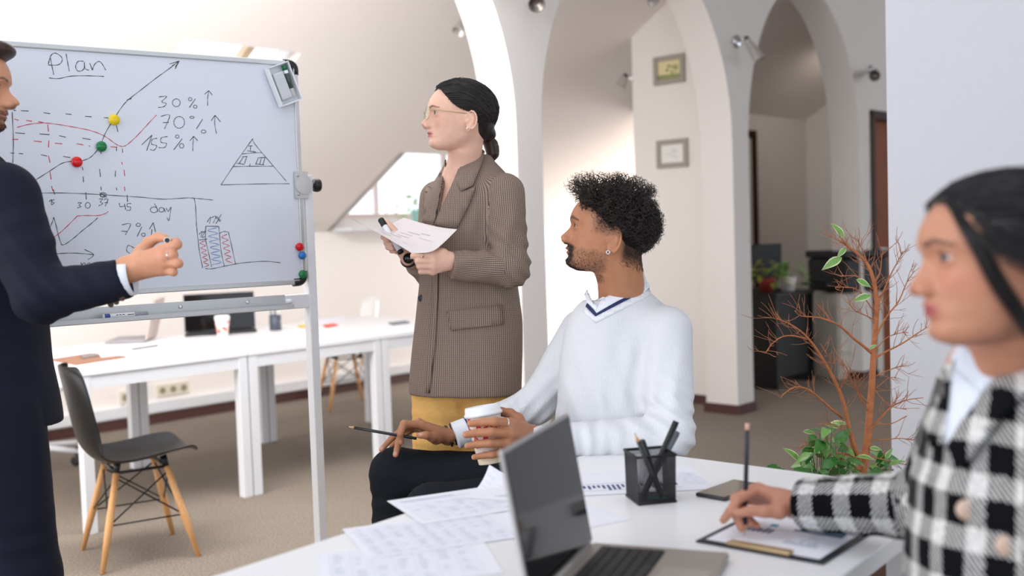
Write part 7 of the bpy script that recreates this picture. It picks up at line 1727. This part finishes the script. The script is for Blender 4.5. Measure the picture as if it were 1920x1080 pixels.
nks = W3(-75, 305, 2.63)
sp_ = HS.prims(nks, (.053, .058)) + [ellip(W3(-75, 420, 2.63), (.11, .10, .12), None, .05), cone(W3(-70, 370, 2.6), W3(4, 384, 2.44), .04, .034, .03), cone(W3(4, 384, 2.44), sw_e, .034, .034, .02)]
sp_ += hand_prims(sw_w, sw_e, sn, sf_, st_, 1.08, .0255, .032)
V, F = iso(sp_, .0025)
c = tint_of(V, S(208, 150, 118)); c = face_tint(c, HS, V, S(176, 112, 98), S(52, 36, 28))
c = blend(c, np.exp(-((V - sn[1]) ** 2).sum(1) / .05 ** 2) * .25, S(206, 132, 110))
q = HS.loc(V); x, y, z = q.T; ay = np.abs(y); n1 = np.random.RandomState(4).rand(len(V))
jl = np.clip((.060 - z) / .012, 0, 1) * np.clip((x + .004) / .012, 0, 1) * np.clip((z + .02) / .008, 0, 1); bd = jl * (1 - np.exp(-(ay / .021) ** 6) * np.exp(-((z - .0425) / .0075) ** 4)); c = blend(c, bd * (.35 + .4 * n1), S(74, 50, 36))
BV, BN_ = V, vert_normals(V, F)
sui = np_mesh('person', V, F, M_skin4, None, loc=sr, col=c)
tag(sui, 'bearded man in navy suit holding a marker to the whiteboard at the left edge', 'person')
HS.eyes(sui, f_ - FW * .1, S(70, 60, 50))
o = strands('beard', mat('brown_beard', S(66, 44, 32), .5), fuzz(BV, BN_, bd, 2600, .007, -HS.u * .9 - HS.f * .1, .3, 2), .00045, sui, 3); o['kind'] = 'stuff'
M_hairs = mat('brown_hair', S(58, 42, 34), .42, spec=.4, nscale=60, noise=.35)
HL_S = [(.0, -.06), (.05, -.045), (.075, -.03), (.1, .0), (.112, .030), (.13, .048), (.15, .062), (.168, .076), (.185, .086), (.2, .095), (.22, .105)]
capS = (.106, .080, .094); V, F = iso([cap_prims(HS, capS, HL_S, .006), ellip(HS.w(.076, 0, .194), A_((.042, .052, .022)) * HS.sc, HS.F, .02)], .004); np_mesh('hair', V, F, M_hairs, sui)
rng = np.random.RandomState(6); qf = []
for _ in range(800):                                # swept-up quiff
    xx = rng.uniform(-.03, .060); yy = rng.uniform(-.055, .055); zz = .135 + capS[2] * math.sqrt(max(.02, 1 - (xx / capS[0]) ** 2 - (yy / capS[1]) ** 2)) - .004; b = A_((xx, yy, zz)); t = np.linspace(0, 1, 8)[:, None]; L_ = rng.uniform(.022, .040)
    L_ = L_ * .85; qq = b + A_((.95, rng.uniform(-.12, .12), .50)) * t * L_ + A_((-.004, 0, -.024)) * t ** 2 * rng.uniform(.5, 1.0); qf.append(HS.hair(qq))
o = strands('hair_quiff', M_hairs, qf, .0010, sui, 4); o['kind'] = 'stuff'
# suit
M_suit = mat('navy_wool', S(24, 27, 42), .8, nscale=240, noise=.12, spec=.2)
ss_, se_, sc_ = W3(8, 372, 2.43), W3(76, 555, 2.36), W3(236, 522, 2.37)
jk2 = [sil([(292, -130, -10, 2.62, .07), (315, -180, 18, 2.62, .12), (360, -215, 45, 2.62, .17), (430, -225, 60, 2.62, .185), (520, -222, 74, 2.62, .18), (600, -215, 77, 2.62, .175), (680, -220, 84, 2.62, .18), (740, -228, 97, 2.62, .19), (783, -232, 104, 2.62, .195), (797, -232, 104, 2.62, .195)], 2.62, .18, k=.02, cap=.006, p=2.3),
       cone(W3(-90, 350, 2.60), ss_ - RT * .012, .10, .072, .05), cone(ss_, se_, .076, .063, .04), cuffed(se_, sc_, .057, .0455, .022, (sc_ - se_) + UP * .035)]
sdp = folds([(se_ + UP * .03, UP * .7 + RT * .7, .12, .042, .008), (W3(40, 460, 2.36), UP * .85 - RT * .4, .10, .06, .005), (W3(130, 550, 2.33), RT * .8 + UP * .4, .09, .045, .004), (W3(30, 690, 2.45), UP * .9 + RT * .3, .13, .08, .005)])
V, F = iso(jk2, .005, sdp); np_mesh('suit_jacket', V, F, M_suit, sui)
ax_ = nrm(sc_ - se_); cu = MB(); cu.lathe(Vector(sc_ + ax_ * .008), ax_, [(.030, -.03), (.0405, -.02), (.0410, .006), (.0390, .007), (.0380, -.01)], 30); o = cu.build('shirt_cuff', M_shirt, sui)
for k, (px, py) in enumerate(((208, 571), (218, 566), (229, 559))):
    q = on_surface(jk2, W3(px, py, 2.0)[None], nrm(W3(px, py, 2.2) - A_(CAMP))[None], sdp)[0]; m = MB(); m.lathe(Vector(q), Vector(-FW * .9 - UP * .4), [(.0062, -.001), (.0066, .002), (.0050, .003), (.001, .0022)], 14); m.build('cuff_button', mat('horn_button', S(74, 62, 54), .3), sui)
cxs = [loft([(W3(-66, 262, 2.62), .070, .067), (W3(-69, 280, 2.625), .075, .072), (W3(-72, 304, 2.63), .086, .082)], RT * .97 - UP * .22, FW, 2.0, .005, .004)]
V, F = iso(cxs, .0035); np_mesh('shirt_collar', V, F, M_shirt, sui)
l1, l2 = W3(-20, 780, 2.56), W3(-120, 780, 2.70)
tr = [ellip(W3(-65, 770, 2.63), (.165, .14, .12), None, .02), cone(l1, W3(22, 1090, 2.54), .125, .108, .02), cone(W3(22, 1090, 2.54), W3(45, 1440, 2.55), .108, .088, .03), cone(l2, W3(-105, 1090, 2.72), .12, .10, .02), cone(W3(-105, 1090, 2.72), W3(-100, 1440, 2.72), .10, .085, .03)]
V, F = iso(tr, .006, folds([(W3(60, 900, 2.45), RT * .95 + UP * .1, .16, .07, .004), (W3(80, 1020, 2.45), UP * .9, .12, .07, .004)])); np_mesh('suit_trousers', V, F, M_suit, sui)
for (px, d) in ((60, 2.55), (-90, 2.72)):
    p = W3(px, 1460, d); s_ = [ellip((p[0] + .05, p[1], .045), (.14, .048, .042), None, .02), cone((p[0] - .01, p[1], .05), (p[0] - .01, p[1], .12), .045, .05)]
    V, F = iso(s_, .008); np_mesh('shoe', V, F, mat('black_leather', S(24, 23, 23), .4), sui)
ring('finger_ring', sn[1] * .35 + sf_[1][0] * .65, sf_[1][0] - sn[1], .0118, .0016, M_silver, sui)
a, b = g4(840, 275, 2.345), g4(905, 345, 2.475)
mk = pen('marker_pen', 'white marker with a black end in the hand of the man in the suit', a, b, .0078, M_hold, cat='marker')
d_ = Vector(b - a).normalized(); m = MB(); m.lathe(Vector(a) - d_ * .0012, d_, [(.0052, 0), (.0056, .0008), (.0056, .002)], 16); m.build('end_plug', M_black, mk)
for o in list(bpy.data.objects):
    if '_o' in o: del o['_o']
